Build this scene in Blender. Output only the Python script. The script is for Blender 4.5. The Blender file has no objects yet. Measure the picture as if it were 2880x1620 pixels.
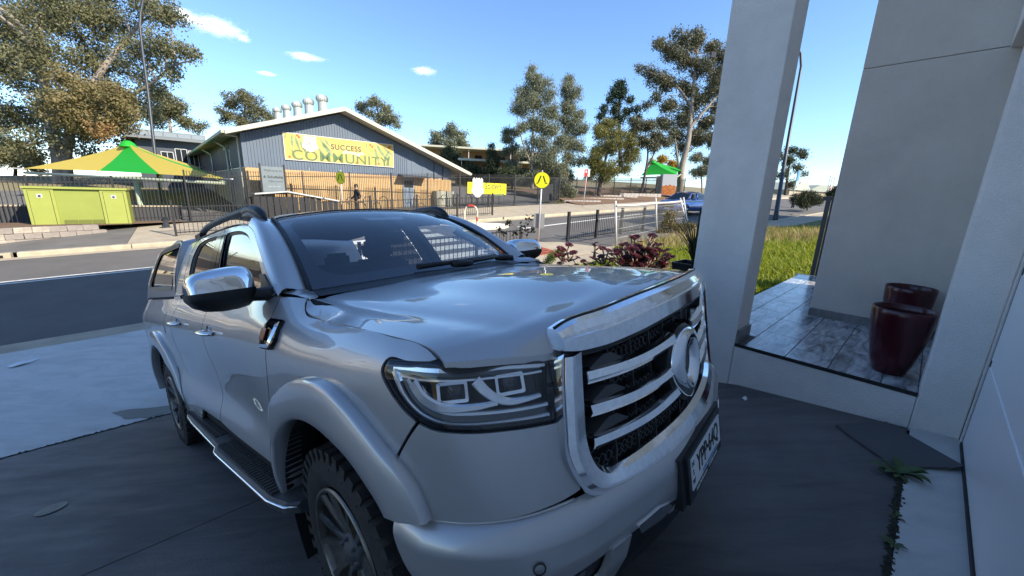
import bpy, bmesh, math, random
import numpy as np
from mathutils import Vector, Matrix, Euler
from mathutils.geometry import delaunay_2d_cdt
random.seed(7); RNG=np.random.default_rng(7)
scn=bpy.context.scene; COL=scn.collection
# ---------------------------------------------------------------- camera
# world: metres, Z up, origin at the photographer's eye, +Y the level viewing direction
cam=bpy.data.cameras.new('camera'); cam.sensor_width=36; cam.lens=13.525; cam.clip_start=.05; cam.clip_end=3000
camo=bpy.data.objects.new('camera',cam); COL.objects.link(camo)
camo.matrix_world=Matrix(((0.99946716,-0.03264026,0,0),(0.00772418,0.23651957,-0.97159602,0),(0.03171314,0.97107832,0.23664566,0),(0,0,0,1)))
scn.camera=camo
# ---------------------------------------------------------------- sky, sun, exposure
SUN=Vector((.752,-.346,.561)).normalized()
SUN_EL=math.asin(SUN.z); SUN_AZ=math.atan2(SUN.x,SUN.y)
w=bpy.data.worlds.new('World'); scn.world=w; w.use_nodes=True
nt=w.node_tree; bg=nt.nodes['Background']
sky=nt.nodes.new('ShaderNodeTexSky'); sky.sky_type='NISHITA'; sky.sun_disc=False
sky.sun_elevation=SUN_EL; sky.sun_rotation=SUN_AZ; sky.altitude=300; sky.air_density=1.0; sky.dust_density=.1; sky.ozone_density=6.0
nt.links.new(sky.outputs[0],bg.inputs[0]); bg.inputs[1].default_value=.1
sl=bpy.data.lights.new('sun','SUN'); sl.energy=3.2; sl.angle=math.radians(.53); sl.color=(1,.91,.76)
so=bpy.data.objects.new('sun',sl); COL.objects.link(so); so.rotation_euler=SUN.to_track_quat('Z','Y').to_euler()
scn.view_settings.view_transform='Standard'; scn.view_settings.look='None'; scn.view_settings.gamma=1; scn.view_settings.use_curve_mapping=False
scn.view_settings.exposure=1.5
scn.render.resolution_x=1024; scn.render.resolution_y=576
try:
    scn.cycles.max_bounces=8; scn.cycles.transparent_max_bounces=16; scn.cycles.glossy_bounces=5; scn.cycles.caustics_reflective=False; scn.cycles.caustics_refractive=False
except Exception: pass

# ---------------------------------------------------------------- helpers
def unit(v):
    v=np.asarray(v,float); n=np.linalg.norm(v); return v/n if n>0 else v
MATS={}
def ground_mat(name,base,dark,light,streak=(1.,1.,1.),rot=0.,rough=.6,patch=.5,grit=.5,stain=.25,tyre=0.):
    """weathered concrete: broad patches, directional wipe marks, stains, aggregate grit"""
    m=bpy.data.materials.new(name); m.use_nodes=True; n=m.node_tree.nodes; l=m.node_tree.links; b=n['Principled BSDF']; tc=n.new('ShaderNodeTexCoord')
    def noise(sc,det,mp_scale=(1,1,1),rot_=0.,rg=.6,dist=0.):
        mp=n.new('ShaderNodeMapping'); mp.inputs['Scale'].default_value=mp_scale; mp.inputs['Rotation'].default_value=(0,0,rot_); l.new(tc.outputs['Object'],mp.inputs[0]); t=n.new('ShaderNodeTexNoise'); t.inputs['Scale'].default_value=sc; t.inputs['Detail'].default_value=det; t.inputs['Roughness'].default_value=rg; t.inputs['Distortion'].default_value=dist; l.new(mp.outputs[0],t.inputs['Vector']); return t.outputs[0]
    def rng(v,a,b_,c=0.,d=1.): r=n.new('ShaderNodeMapRange'); r.inputs[1].default_value=a; r.inputs[2].default_value=b_; r.inputs[3].default_value=c; r.inputs[4].default_value=d; l.new(v,r.inputs[0]); return r.outputs[0]
    def mix(f,a,c): x=n.new('ShaderNodeMix'); x.data_type='RGBA'; l.new(f,x.inputs['Factor']); (l.new(a,x.inputs['A']) if not isinstance(a,tuple) else setattr(x.inputs['A'],'default_value',(*a,1))); (l.new(c,x.inputs['B']) if not isinstance(c,tuple) else setattr(x.inputs['B'],'default_value',(*c,1))); return x.outputs['Result']
    c=mix(rng(noise(.9,8,dist=.4),.35,.65,0,patch),base,light); c=mix(rng(noise(1.6,9,streak,rot,.7,.6),.42,.68,0,patch),c,dark); c=mix(rng(noise(.55,6,(1,1,1),.7,.55,1.2),.60,.72,0,stain),c,tuple(x*.55 for x in dark)); g=noise(170,3); c=mix(rng(g,.52,.75,0,grit),c,light); c=mix(rng(noise(260,2),.60,.75,0,grit),c,tuple(x*.5 for x in dark))
    l.new(c,b.inputs['Base Color']); b.inputs['Roughness'].default_value=rough; l.new(rng(noise(1.3,7,streak,rot),.3,.7,rough-.10,rough+.18),b.inputs['Roughness'])
    bp=n.new('ShaderNodeBump'); bp.inputs['Strength'].default_value=.35; bp.inputs['Distance'].default_value=.006; l.new(noise(120,6),bp.inputs['Height']); l.new(bp.outputs[0],b.inputs['Normal']); MATS[name]=m; return m
def mat(name,col,rough=.6,metal=0.,var=0.,scale=6.,bump=0.,bscale=60.,spec=.5,coat=0.,col2=None,detail=6,emit=None,stretch=(1,1,1),coatr=.03):
    """procedural principled material; var / col2 mix a noise variation into the base colour, bump adds fine relief"""
    if name in MATS: return MATS[name]
    m=bpy.data.materials.new(name); m.use_nodes=True; n=m.node_tree.nodes; l=m.node_tree.links; b=n['Principled BSDF']
    c=(*col,1); b.inputs['Base Color'].default_value=c; b.inputs['Roughness'].default_value=rough; b.inputs['Metallic'].default_value=metal
    b.inputs['Specular IOR Level'].default_value=spec
    if coat: b.inputs['Coat Weight'].default_value=coat; b.inputs['Coat Roughness'].default_value=coatr
    if var or bump:
        tc=n.new('ShaderNodeTexCoord'); mp=n.new('ShaderNodeMapping'); l.new(tc.outputs['Object'],mp.inputs[0]); mp.inputs['Scale'].default_value=stretch
    if var:
        t=n.new('ShaderNodeTexNoise'); t.inputs['Scale'].default_value=scale; t.inputs['Detail'].default_value=detail; t.inputs['Roughness'].default_value=.65; l.new(mp.outputs[0],t.inputs['Vector'])
        r=n.new('ShaderNodeMapRange'); r.inputs[1].default_value=.3; r.inputs[2].default_value=.7; l.new(t.outputs[0],r.inputs[0])
        mx=n.new('ShaderNodeMix'); mx.data_type='RGBA'; l.new(r.outputs[0],mx.inputs['Factor'])
        c2=col2 if col2 else tuple(x*(1-var) for x in col); c1=col if col2 else tuple(min(1,x*(1+var)) for x in col)
        mx.inputs['A'].default_value=(*c1,1); mx.inputs['B'].default_value=(*c2,1); l.new(mx.outputs['Result'],b.inputs['Base Color'])
    if bump:
        t2=n.new('ShaderNodeTexNoise'); t2.inputs['Scale'].default_value=bscale; t2.inputs['Detail'].default_value=5; l.new(mp.outputs[0],t2.inputs['Vector'])
        bp=n.new('ShaderNodeBump'); bp.inputs['Strength'].default_value=bump; bp.inputs['Distance'].default_value=.02; l.new(t2.outputs[0],bp.inputs['Height']); l.new(bp.outputs[0],b.inputs['Normal'])
    MATS[name]=m; return m
def glass_mat(name,tint,f0=.05,rough=0.):
    """thin pane: tinted see-through sheet with a Fresnel (Schlick) mirror coat, the same from both sides"""
    m=bpy.data.materials.new(name); m.use_nodes=True; n=m.node_tree.nodes; l=m.node_tree.links; n.clear()
    o=n.new('ShaderNodeOutputMaterial'); t=n.new('ShaderNodeBsdfTransparent'); t.inputs[0].default_value=(*tint,1)
    g=n.new('ShaderNodeBsdfGlossy'); g.inputs['Roughness'].default_value=rough; g.inputs[0].default_value=(1,1,1,1)
    ge=n.new('ShaderNodeNewGeometry'); d=n.new('ShaderNodeVectorMath'); d.operation='DOT_PRODUCT'; l.new(ge.outputs['Incoming'],d.inputs[0]); l.new(ge.outputs['Normal'],d.inputs[1])
    def M(op,a,b=None):
        q=n.new('ShaderNodeMath'); q.operation=op
        for i,v in ((0,a),(1,b)):
            if v is None: continue
            if isinstance(v,(int,float)): q.inputs[i].default_value=v
            else: l.new(v,q.inputs[i])
        return q.outputs[0]
    f=M('ADD',M('MULTIPLY',M('POWER',M('SUBTRACT',1.,M('MINIMUM',M('ABSOLUTE',d.outputs['Value']),1.)),5.),1-f0),f0)
    x=n.new('ShaderNodeMixShader'); l.new(f,x.inputs[0]); l.new(t.outputs[0],x.inputs[1]); l.new(g.outputs[0],x.inputs[2]); l.new(x.outputs[0],o.inputs[0]); return m

class MB:
    """mesh collector: every add_* puts geometry into one mesh"""
    def __init__(s): s.v=[]; s.f=[]; s.smooth=[]
    def add(s,verts,faces,smooth=False):
        o=len(s.v); s.v.extend([tuple(map(float,p)) for p in verts]); s.f.extend([tuple(i+o for i in f) for f in faces]); s.smooth.extend([smooth]*len(faces)); return s
    def box(s,c,d,rz=0.,M=None):
        hx,hy,hz=d[0]/2,d[1]/2,d[2]/2; cz,sz=math.cos(rz),math.sin(rz); P=[]
        for x,y,z in ((-1,-1,-1),(1,-1,-1),(1,1,-1),(-1,1,-1),(-1,-1,1),(1,-1,1),(1,1,1),(-1,1,1)):
            q=Vector((x*hx,y*hy,z*hz))
            if M is not None: q=M@q
            P.append((c[0]+q.x*cz-q.y*sz,c[1]+q.x*sz+q.y*cz,c[2]+q.z))
        return s.add(P,[(0,3,2,1),(4,5,6,7),(0,1,5,4),(1,2,6,5),(2,3,7,6),(3,0,4,7)])
    def tube(s,path,r,n=8,cap=True,smooth=True,flat=1.):
        P=[np.asarray(p,float) for p in path]; R=list(r) if hasattr(r,'__len__') else [r]*len(P)
        V=[];F=[]; up=np.array([0,0,1.]); prev=None
        for i,p in enumerate(P):
            t=unit(P[min(i+1,len(P)-1)]-P[max(i-1,0)])
            if prev is None:
                a=np.cross(t,up); 
                if np.linalg.norm(a)<1e-3: a=np.cross(t,[1,0,0.])
            else: a=prev-t*(prev@t)
            a=unit(a); b=np.cross(t,a); prev=a
            for k in range(n):
                w=2*math.pi*k/n; V.append(p+R[i]*(math.cos(w)*a+flat*math.sin(w)*b))
        for i in range(len(P)-1):
            for k in range(n): F.append((i*n+k,i*n+(k+1)%n,(i+1)*n+(k+1)%n,(i+1)*n+k))
        s.add(V,F,smooth)
        if cap:
            o=len(s.v)-len(V); s.f.append(tuple(o+k for k in range(n-1,-1,-1))); s.f.append(tuple(o+(len(P)-1)*n+k for k in range(n))); s.smooth+= [False,False]
        return s
    def lathe(s,prof,c=(0,0,0),axis='Z',n=24,smooth=True,closed=False):
        V=[];F=[]
        for (r,h) in prof:
            for k in range(n):
                w=2*math.pi*k/n; a,b=r*math.cos(w),r*math.sin(w)
                q={'Z':(a,b,h),'Y':(a,h,b),'X':(h,a,b)}[axis]; V.append((c[0]+q[0],c[1]+q[1],c[2]+q[2]))
        m=len(prof)
        for i in range(m if closed else m-1):
            j=(i+1)%m
            for k in range(n): F.append((i*n+k,i*n+(k+1)%n,j*n+(k+1)%n,j*n+k))
        return s.add(V,F,smooth)
    def prism(s,poly,fn,h0,h1):
        """poly 2D, fn(x,y,h)->3D point; extruded from h0 to h1 with caps"""
        n=len(poly); V=[fn(x,y,h0) for x,y in poly]+[fn(x,y,h1) for x,y in poly]
        F=[tuple(range(n-1,-1,-1)),tuple(range(n,2*n))]+[(i,(i+1)%n,n+(i+1)%n,n+i) for i in range(n)]
        return s.add(V,F)
    def grid(s,P,smooth=True,flip=False):
        P=np.asarray(P,float); a,b=P.shape[:2]; F=[]
        for i in range(a-1):
            for j in range(b-1):
                q=(i*b+j,(i+1)*b+j,(i+1)*b+j+1,i*b+j+1); F.append(q[::-1] if flip else q)
        return s.add(P.reshape(-1,3),F,smooth)
    def mirror(s):
        n=len(s.v); s.v+= [(x,-y,z) for x,y,z in s.v]; s.f+= [tuple(i+n for i in f[::-1]) for f in s.f]; s.smooth+=s.smooth; return s
    def flipy(s):
        s.v=[(x,-y,z) for x,y,z in s.v]; s.f=[f[::-1] for f in s.f]; return s
    def mesh(s,name,m=None):
        me=bpy.data.meshes.new(name); me.from_pydata(s.v,[],s.f); me.polygons.foreach_set('use_smooth',s.smooth); me.update()
        if m: me.materials.append(m)
        return me
    def build(s,name,m,parent=None,loc=(0,0,0),fix=False):
        me=s.mesh(name,m)
        if fix:
            b=bmesh.new(); b.from_mesh(me); bmesh.ops.recalc_face_normals(b,faces=b.faces); b.to_mesh(me); b.free()
        return link(name,me,parent,loc)
def link(name,me,parent=None,loc=(0,0,0),rot=None):
    o=bpy.data.objects.new(name,me); COL.objects.link(o)
    if parent is not None: o.parent=parent
    o.location=loc
    if rot is not None: o.rotation_euler=rot
    return o
def tag(o,label=None,cat=None,group=None,kind=None):
    if label: o['label']=label
    if cat: o['category']=cat
    if group: o['group']=group
    if kind: o['kind']=kind
    return o
def thing(name,label,cat,loc=(0,0,0),rz=0.,group=None,rot=None):
    o=bpy.data.objects.new(name,None); o.empty_display_size=.2; COL.objects.link(o); o.location=loc
    o.rotation_euler=rot if rot is not None else (0,0,rz)
    return tag(o,label,cat,group)
def mesh_np(name,V,F,m,parent=None,loc=(0,0,0),smooth=False,mats=None,midx=None):
    V=np.asarray(V,np.float32); F=np.asarray(F,np.int32); k=F.shape[1]
    me=bpy.data.meshes.new(name); me.vertices.add(len(V)); me.vertices.foreach_set('co',V.ravel())
    me.loops.add(F.size); me.loops.foreach_set('vertex_index',F.ravel()); me.polygons.add(len(F))
    me.polygons.foreach_set('loop_start',np.arange(0,F.size,k,dtype=np.int32))
    try: me.polygons.foreach_set('loop_total',np.full(len(F),k,np.int32))
    except Exception: pass
    if smooth: me.polygons.foreach_set('use_smooth',np.ones(len(F),bool))
    for mm in (mats or [m]): me.materials.append(mm)
    if midx is not None: me.polygons.foreach_set('material_index',np.asarray(midx,np.int32))
    me.update(calc_edges=True); me.validate()
    return link(name,me,parent,loc)
def text_mesh(txt,size,font=None,extrude=.002,align='CENTER',shear=0.,spacing=1.,bold=0.):
    c=bpy.data.curves.new('lettering','FONT'); c.body=txt; c.size=size; c.extrude=extrude; c.align_x=align; c.align_y='CENTER'; c.shear=shear; c.space_character=spacing; c.offset=bold
    o=bpy.data.objects.new('lettering',c); COL.objects.link(o); dg=bpy.context.evaluated_depsgraph_get(); dg.update()
    me=bpy.data.meshes.new_from_object(o.evaluated_get(dg)); bpy.data.objects.remove(o); bpy.data.curves.remove(c); return me
def text_obj(name,txt,size,m,parent,M,sx=1.,**k):
    me=text_mesh(txt,size,**k); me.materials.clear(); me.materials.append(m); o=link(name,me,parent); o.matrix_local=M@Matrix.Diagonal((sx,1,1,1)); return o
def fit_text(name,txt,w,h,m,parent,M,**k):
    """lettering stretched to a given width and height"""
    me=text_mesh(txt,1.,**k); V=np.empty(len(me.vertices)*3); me.vertices.foreach_get('co',V); V=V.reshape(-1,3); lo,hi=V.min(0),V.max(0); V[:,0]=(V[:,0]-(lo[0]+hi[0])/2)*w/(hi[0]-lo[0]); V[:,1]=(V[:,1]-(lo[1]+hi[1])/2)*h/(hi[1]-lo[1]); me.vertices.foreach_set('co',V.ravel()); me.update(); me.materials.clear(); me.materials.append(m); o=link(name,me,parent); o.matrix_local=M; return o
def hermite(xk,yk,x):
    xk=np.asarray(xk,float);yk=np.asarray(yk,float);x=np.clip(np.asarray(x,float),xk[0],xk[-1])
    h=np.diff(xk); s=np.diff(yk,axis=0)/h.reshape((-1,)+(1,)*(yk.ndim-1))
    m=np.empty_like(yk); m[0]=s[0]; m[-1]=s[-1]
    if len(xk)>2:
        w_=(h[1:]/(h[:-1]+h[1:])).reshape((-1,)+(1,)*(yk.ndim-1)); m[1:-1]=s[:-1]*w_+s[1:]*(1-w_)
    i=np.clip(np.searchsorted(xk,x,side='right')-1,0,len(xk)-2)
    t=((x-xk[i])/h[i]); sh=t.shape+(1,)*(yk.ndim-1); t=t.reshape(sh); H=h[i].reshape(sh)
    t2=t*t;t3=t2*t
    return (2*t3-3*t2+1)*yk[i]+(t3-2*t2+t)*H*m[i]+(-2*t3+3*t2)*yk[i+1]+(t3-t2)*H*m[i+1]
def poly_resample(P,n):
    P=np.asarray(P,float); d=np.concatenate([[0],np.cumsum(np.linalg.norm(np.diff(P,axis=0),axis=1))]); 
    keep=np.concatenate([[True],np.diff(d)>1e-9]); return hermite(d[keep],P[keep],np.linspace(0,d[-1],n))
def inside(px,py,poly):
    c=np.zeros(len(px),bool); n=len(poly); j=n-1
    for i in range(n):
        xi,yi=poly[i];xj,yj=poly[j]
        m=((yi>py)!=(yj>py))&(px<(xj-xi)*(py-yi)/(yj-yi+1e-12)+xi); c^=m; j=i
    return c
def chain(*segs):
    """outline from smooth segments: every argument is a list of points, run through smoothly; corners where they meet"""
    out=[]
    for sg in segs:
        sg=np.asarray(sg,float)
        if len(sg)>2: sg=poly_resample(sg,max(3,int(np.linalg.norm(np.diff(sg,axis=0),axis=1).sum()/.012)))
        if out and np.linalg.norm(sg[0]-out[-1])<1e-6: sg=sg[1:]
        out+= [tuple(p) for p in sg]
    if np.linalg.norm(np.array(out[0])-out[-1])<1e-6: out.pop()
    return out
def panel(name,surf,outline,m,parent=None,res=.03,fold=.014,both=False,gap=.0,er=.02,flip=False):
    """sheet cut out of a parametric surface along an outline in (u,v), its rim folded inwards"""
    P=np.asarray(outline,float)
    A=.5*np.sum(P[:,0]*np.roll(P[:,1],-1)-np.roll(P[:,0],-1)*P[:,1])
    if A<0: P=P[::-1]
    B=[]
    for i in range(len(P)):
        a,b=P[i],P[(i+1)%len(P)]; k=max(1,int(np.linalg.norm(b-a)/er))
        for t in range(k): B.append(a+(b-a)*t/k)
    B=np.array(B); nb=len(B)
    lo,hi=B.min(0),B.max(0); gx,gy=np.meshgrid(np.arange(lo[0]+res/2,hi[0],res),np.arange(lo[1]+res/2,hi[1],res)); g=np.stack([gx.ravel(),gy.ravel()],1)
    g=g[inside(g[:,0],g[:,1],B)]
    if len(g):
        dmin=np.min(np.linalg.norm(g[:,None,:]-B[None,:,:],axis=2),axis=1); g=g[dmin>res*.45]
    allp=np.concatenate([B,g]) if len(g) else B
    vs,_,fs,ov,_,_=delaunay_2d_cdt([Vector(p) for p in allp],[(i,(i+1)%nb) for i in range(nb)],[list(range(nb))],1,1e-7)
    uv=np.array([tuple(v) for v in vs]); e=2e-3
    Q=surf(uv[:,0],uv[:,1]); du=surf(uv[:,0]+e,uv[:,1])-surf(uv[:,0]-e,uv[:,1]); dv=surf(uv[:,0],uv[:,1]+e)-surf(uv[:,0],uv[:,1]-e)
    N=np.cross(du,dv); N/=np.maximum(np.linalg.norm(N,axis=1),1e-12)[:,None]
    if flip: N=-N
    F=[tuple(f) for f in fs]
    # orient faces along N
    if F:
        F=[f if np.cross(Q[f[1]]-Q[f[0]],Q[f[2]]-Q[f[0]])@N[f[0]]>0 else f[::-1] for f in F]
    V=[tuple(q) for q in Q]; NRM=[tuple(x) for x in N]; sm=[True]*len(F)
    if fold:
        key={}
        for i,os_ in enumerate(ov):
            for o in os_:
                if o<nb: key[o]=i
        ring=[key[i] for i in range(nb) if i in key]; base=len(V); c=Q[ring].mean(0)
        for k,i in enumerate(ring):
            V.append(tuple(Q[i])); 
        b2=len(V)
        for k,i in enumerate(ring): V.append(tuple(Q[i]-N[i]*fold))
        n=len(ring)
        RF=[(base+k,b2+k,b2+(k+1)%n,base+(k+1)%n) for k in range(n)]
        # outward test
        q=RF[0]; nn=np.cross(np.array(V[q[1]])-V[q[0]],np.array(V[q[3]])-V[q[0]]); 
        mid=Q[ring[0]]
        if nn@(mid-Q[uv_near(uv,B.mean(0))])<0: RF=[f[::-1] for f in RF]
        for k in range(n):
            f=RF[k]; a=np.cross(np.array(V[f[1]])-V[f[0]],np.array(V[f[2]])-V[f[0]]); NRM.append(tuple(unit(a)))
        NRM+=NRM[-n:]; F+=RF; sm+=[True]*n
    me=bpy.data.meshes.new(name); me.from_pydata(V,[],F); me.polygons.foreach_set('use_smooth',sm); me.update()
    me.normals_split_custom_set_from_vertices(NRM); me.materials.append(m)
    return link(name,me,parent)
def uv_near(uv,p): return int(np.argmin(np.linalg.norm(uv-p,axis=1)))
def mirror_copy(o,name=None):
    """mirror image of a part across the vehicle's centre plane (its own mesh)"""
    src=o.data; V=np.empty(len(src.vertices)*3); src.vertices.foreach_get('co',V); V=V.reshape(-1,3).copy(); V[:,1]*=-1
    F=[tuple(p.vertices)[::-1] for p in src.polygons]; me=bpy.data.meshes.new(src.name); me.from_pydata([tuple(v) for v in V],[],F)
    me.polygons.foreach_set('use_smooth',[p.use_smooth for p in src.polygons]); me.update()
    for m_ in src.materials: me.materials.append(m_)
    if src.has_custom_normals:
        N=np.zeros((len(V),3))
        for lp in src.loops: N[lp.vertex_index]=tuple(src.corner_normals[lp.index].vector)
        N[:,1]*=-1; me.normals_split_custom_set_from_vertices([tuple(x) for x in N])
    c=link(name or o.name.split('.')[0],me,o.parent); return c

# ================================================================ ground, road, driveway
U2=np.array([.77676,.62981]); N2=np.array([-.62981,.77676])      # along the street / across it, away from the house
H1=np.array([.7312,.6822]); H2=np.array([-.6822,.7312])          # house axes: along the front / towards the street
GA_,GB_,GZ=.045,.07,-3.296
def fs(s): 
    s=np.asarray(s,float); return np.where(s>55,55+12*(1-np.exp(-(s-55)/12.)),np.where(s<-60,-60-20*(1-np.exp((s+60)/20.)),s))
def zr(s,t): return GZ+GA_*fs(s)+GB_*np.minimum(np.asarray(t,float),60+0*np.asarray(t,float))
def lawnz(s,t): return zr(s,9.5)+.10+.085*(9.5-np.maximum(t,-6))
def ST(s,t,dz=0.):
    q=s*U2+t*N2; return np.array([q[0],q[1],float(zr(s,t))+dz])
def HP(a,b,z): q=a*H1+b*H2; return np.array([q[0],q[1],z])
A_U=math.atan2(U2[1],U2[0]); A_H=math.atan2(H1[1],H1[0])
M_ASPH=mat('asphalt',(.118,.110,.100),rough=.92,var=.16,scale=.8,bump=.5,bscale=260,detail=9,stretch=(1,1,1))
M_ASPH2=mat('old_asphalt',(.135,.125,.112),rough=.92,var=.2,scale=1.3,bump=.4,bscale=180)
M_CONC=mat('concrete',(.37,.31,.225),rough=.88,var=.18,scale=2.2,bump=.25,bscale=140,detail=9)
M_SLAB=ground_mat('footpath_slab',(.52,.50,.46),(.36,.345,.32),(.62,.60,.56),(1.,3.,1.),.75,rough=.82,patch=.6,grit=.3,stain=.35)
M_KERB=mat('kerb_concrete',(.42,.36,.255),rough=.9,var=.22,scale=3.,bump=.3,bscale=120)
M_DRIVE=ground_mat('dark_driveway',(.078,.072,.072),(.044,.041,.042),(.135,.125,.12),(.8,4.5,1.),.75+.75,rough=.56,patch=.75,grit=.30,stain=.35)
M_WHITEP=mat('road_paint',(.72,.70,.64),rough=.8,var=.25,scale=9,bump=.2,bscale=200)
M_SOIL=mat('mulch',(.19,.115,.065),rough=1,var=.4,scale=7,bump=.7,bscale=60,col2=(.11,.065,.04))
M_DIRT=mat('dry_ground',(.26,.20,.12),rough=1,var=.3,scale=2.,bump=.5,bscale=60,col2=(.16,.15,.06))
M_LAWN=mat('grass_ground',(.10,.13,.025),rough=1,var=.4,scale=5,bump=.6,bscale=50)
M_GAP=mat('joint_dark',(.012,.012,.012),rough=1)
def stsheet(name,s0,s1,t0,t1,dz,m,ds=2.,zf=zr,kind='structure',nt=2):
    ss=np.linspace(s0,s1,max(2,int(abs(s1-s0)/ds)+1)); tt=np.linspace(t0,t1,nt); P=[[(*(s*U2+t*N2),float(zf(s,t))+dz) for t in tt] for s in ss]
    mb=MB(); mb.grid(P,False)
    if mb.v:
        a,b,c=[np.array(mb.v[i]) for i in mb.f[0][:3]]
        if np.cross(b-a,c-a)[2]<0: mb.f=[f[::-1] for f in mb.f]
    return tag(mb.build(name,m),kind=kind)
# far terrain sheet reaching the horizon
sv=np.concatenate([-np.geomspace(900,64,14),np.arange(-60,70,4.),np.geomspace(72,900,14)]); tv=np.concatenate([-np.geomspace(900,24,12),np.arange(-20,62,3.),np.geomspace(66,900,12)])
P=[]
for s in sv:
    row=[]
    for t in tv:
        z=float(lawnz(s,max(t,-6))) if t<9.5 else float(zr(s,t))
        if 9<t<23: z-=.22
        if t<=9.5: z-=.25+ (1.2 if -26<s<7.0 else 0)
        row.append((*(s*U2+t*N2),z-.06))
    P.append(row)
mb=MB(); mb.grid(P,True); 
a,b,c=[np.array(mb.v[i]) for i in mb.f[0][:3]]
if np.cross(b-a,c-a)[2]<0: mb.f=[f[::-1] for f in mb.f]
tag(mb.build('ground',M_DIRT),kind='structure')
stsheet('road',-90,120,9.93,17.66,0.,M_ASPH,ds=3.)
# centre lines and edge marks
def strip(s0,t0,s1,t1,w,name='road_marking',dz=.004,m=None,n=None):
    n=n or max(2,int(abs(s1-s0)/2)+1); P=[]; d=np.array([s1-s0,t1-t0]); d/=np.linalg.norm(d); q=np.array([-d[1],d[0]])*w/2
    for k in range(n):
        s,t=s0+(s1-s0)*k/(n-1),t0+(t1-t0)*k/(n-1); P.append([tuple(ST(s-q[0],t-q[1],dz)),tuple(ST(s+q[0],t+q[1],dz))])
    mb=MB(); mb.grid(P,False); a,b,c=[np.array(mb.v[i]) for i in mb.f[0][:3]]
    if np.cross(b-a,c-a)[2]<0: mb.f=[f[::-1] for f in mb.f]
    return tag(mb.build(name,m or M_WHITEP),kind='structure')
strip(-60,14.44,2.2,14.44,.09); strip(-60,14.66,2.2,14.66,.09)
strip(12.6,15.0,27,16.2,.16); strip(12.9,15.05,12.9,15.6,.1,n=2)
strip(8.9,12.15,12.4,10.75,.09); strip(8.9,12.6,9.4,14.4,.09)
# zebra crossing on a raised table
stsheet('crossing_table',2.9,8.9,9.95,17.6,.012,M_ASPH2,ds=1.)
for k in range(6):
    t=10.45+k*1.22; strip(3.4,t,8.3,t,.62,dz=.018,n=4)
# near gutter and kerb
stsheet('gutter',-60,7.2,9.52,9.93,.012,M_CONC,ds=2)
stsheet('gutter',12.2,90,9.52,9.93,.012,M_CONC,ds=2)
def kerb_run(s0,s1,t0,t1,h,step=2.4,name='kerb',m=None,side=1):
    n=max(1,int(round(abs(s1-s0)/step))); mb=None
    for k in range(n):
        a=s0+(s1-s0)*k/n; b=s0+(s1-s0)*(k+1)/n; a2=a+.012; b2=b-.012; mb=MB(); w_=t1-t0; r=.03
        sec=[(t0,-.05),(t0,h-r),(t0+r*.4,h-r*.25),(t0+r,h),(t1-r,h),(t1-r*.4,h-r*.25),(t1,h-r),(t1,-.05)]
        P=[[tuple(ST(s,t,dz)) for t,dz in sec] for s in (a2,b2)]; mb.grid(P,False); mb.add(P[0],[tuple(range(8))]); mb.add(P[1],[tuple(range(8))])
        tag(mb.build(name,m or M_KERB,fix=True),kind='structure')
kerb_run(12.4,60,9.34,9.52,.13)
kerb_run(-46,-4.4,17.66,17.86,.14); kerb_run(-4.3,3.,17.66,17.86,.14); kerb_run(8.7,60,17.66,17.86,.14)
# far drain opening under the kerb at the left
mb=MB(); P=[ST(-5.9,17.645,.02),ST(-4.55,17.645,.02),ST(-4.55,17.645,.095),ST(-5.9,17.645,.095)]; mb.add(P,[(0,1,2,3)]); tag(mb.build('drain_opening',M_GAP),kind='structure')
stsheet('gutter',-60,60,17.30,17.66,.010,M_CONC,ds=2)
# far footpath in bays
for k in range(28):
    s0=-38+k*3.; m_=M_CONC if not(s0<-3.) else M_ASPH2
    stsheet('footpath',s0+.006,s0+2.994,17.86,22.2 if s0>-2 else 22.0,.118,m_,ds=3)
stsheet('footpath_base',-60,70,17.86,22.4,.09,M_GAP,ds=3)
# school yard behind the fence
stsheet('school_yard',-60,25,22.4,40,.125,M_ASPH2,ds=3,nt=4)
# near footpath beside the crossing, kerb build-out with tactile paving
stsheet('footpath',6.2,60,7.0,9.34,.10,M_CONC,ds=2,zf=lambda s,t: zr(s,9.4))
bo=[(6.9,9.3),(8.3,11.3),(9.2,11.95),(10.4,11.9),(11.6,11.2),(12.6,9.3)]
mb=MB(); mb.prism(bo,lambda s,t,h:tuple(ST(s,t,h)),-.05,.125); tag(mb.build('kerb_build_out',M_CONC,fix=True),kind='structure')
M_TACT=mat('tactile_paver',(.44,.13,.08),rough=.85,var=.25,scale=12); M_TACT2=mat('tactile_paver_yellow',(.60,.34,.10),rough=.85,var=.2,scale=12)
mb1,mb2=MB(),MB()
tp=thing('tactile_paving','red and yellow ribbed pavers at the crossing ramp','paving',tuple(ST(9.0,10.9,.125)),0)
def local(o,P): return tuple(np.array(P)-np.array(o.location))
bx=MB(); bx.box((0,0,.006),(.285,.285,.012)); me1=bx.mesh('paver',M_TACT); 
for k in range(5):
    bx.box((-.12+k*.06,0,.016),(.025,.26,.01))
me1=bx.mesh('paver',M_TACT); me2=me1.copy(); me2.materials.clear(); me2.materials.append(M_TACT2)
for i in range(7):
    for j in range(6):
        s,t=8.25+i*.3,10.0+j*.3; link('paver',me2 if (j>=4) else me1,tp,local(tp,ST(s,t,.126)),(0,0,A_U))
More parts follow.
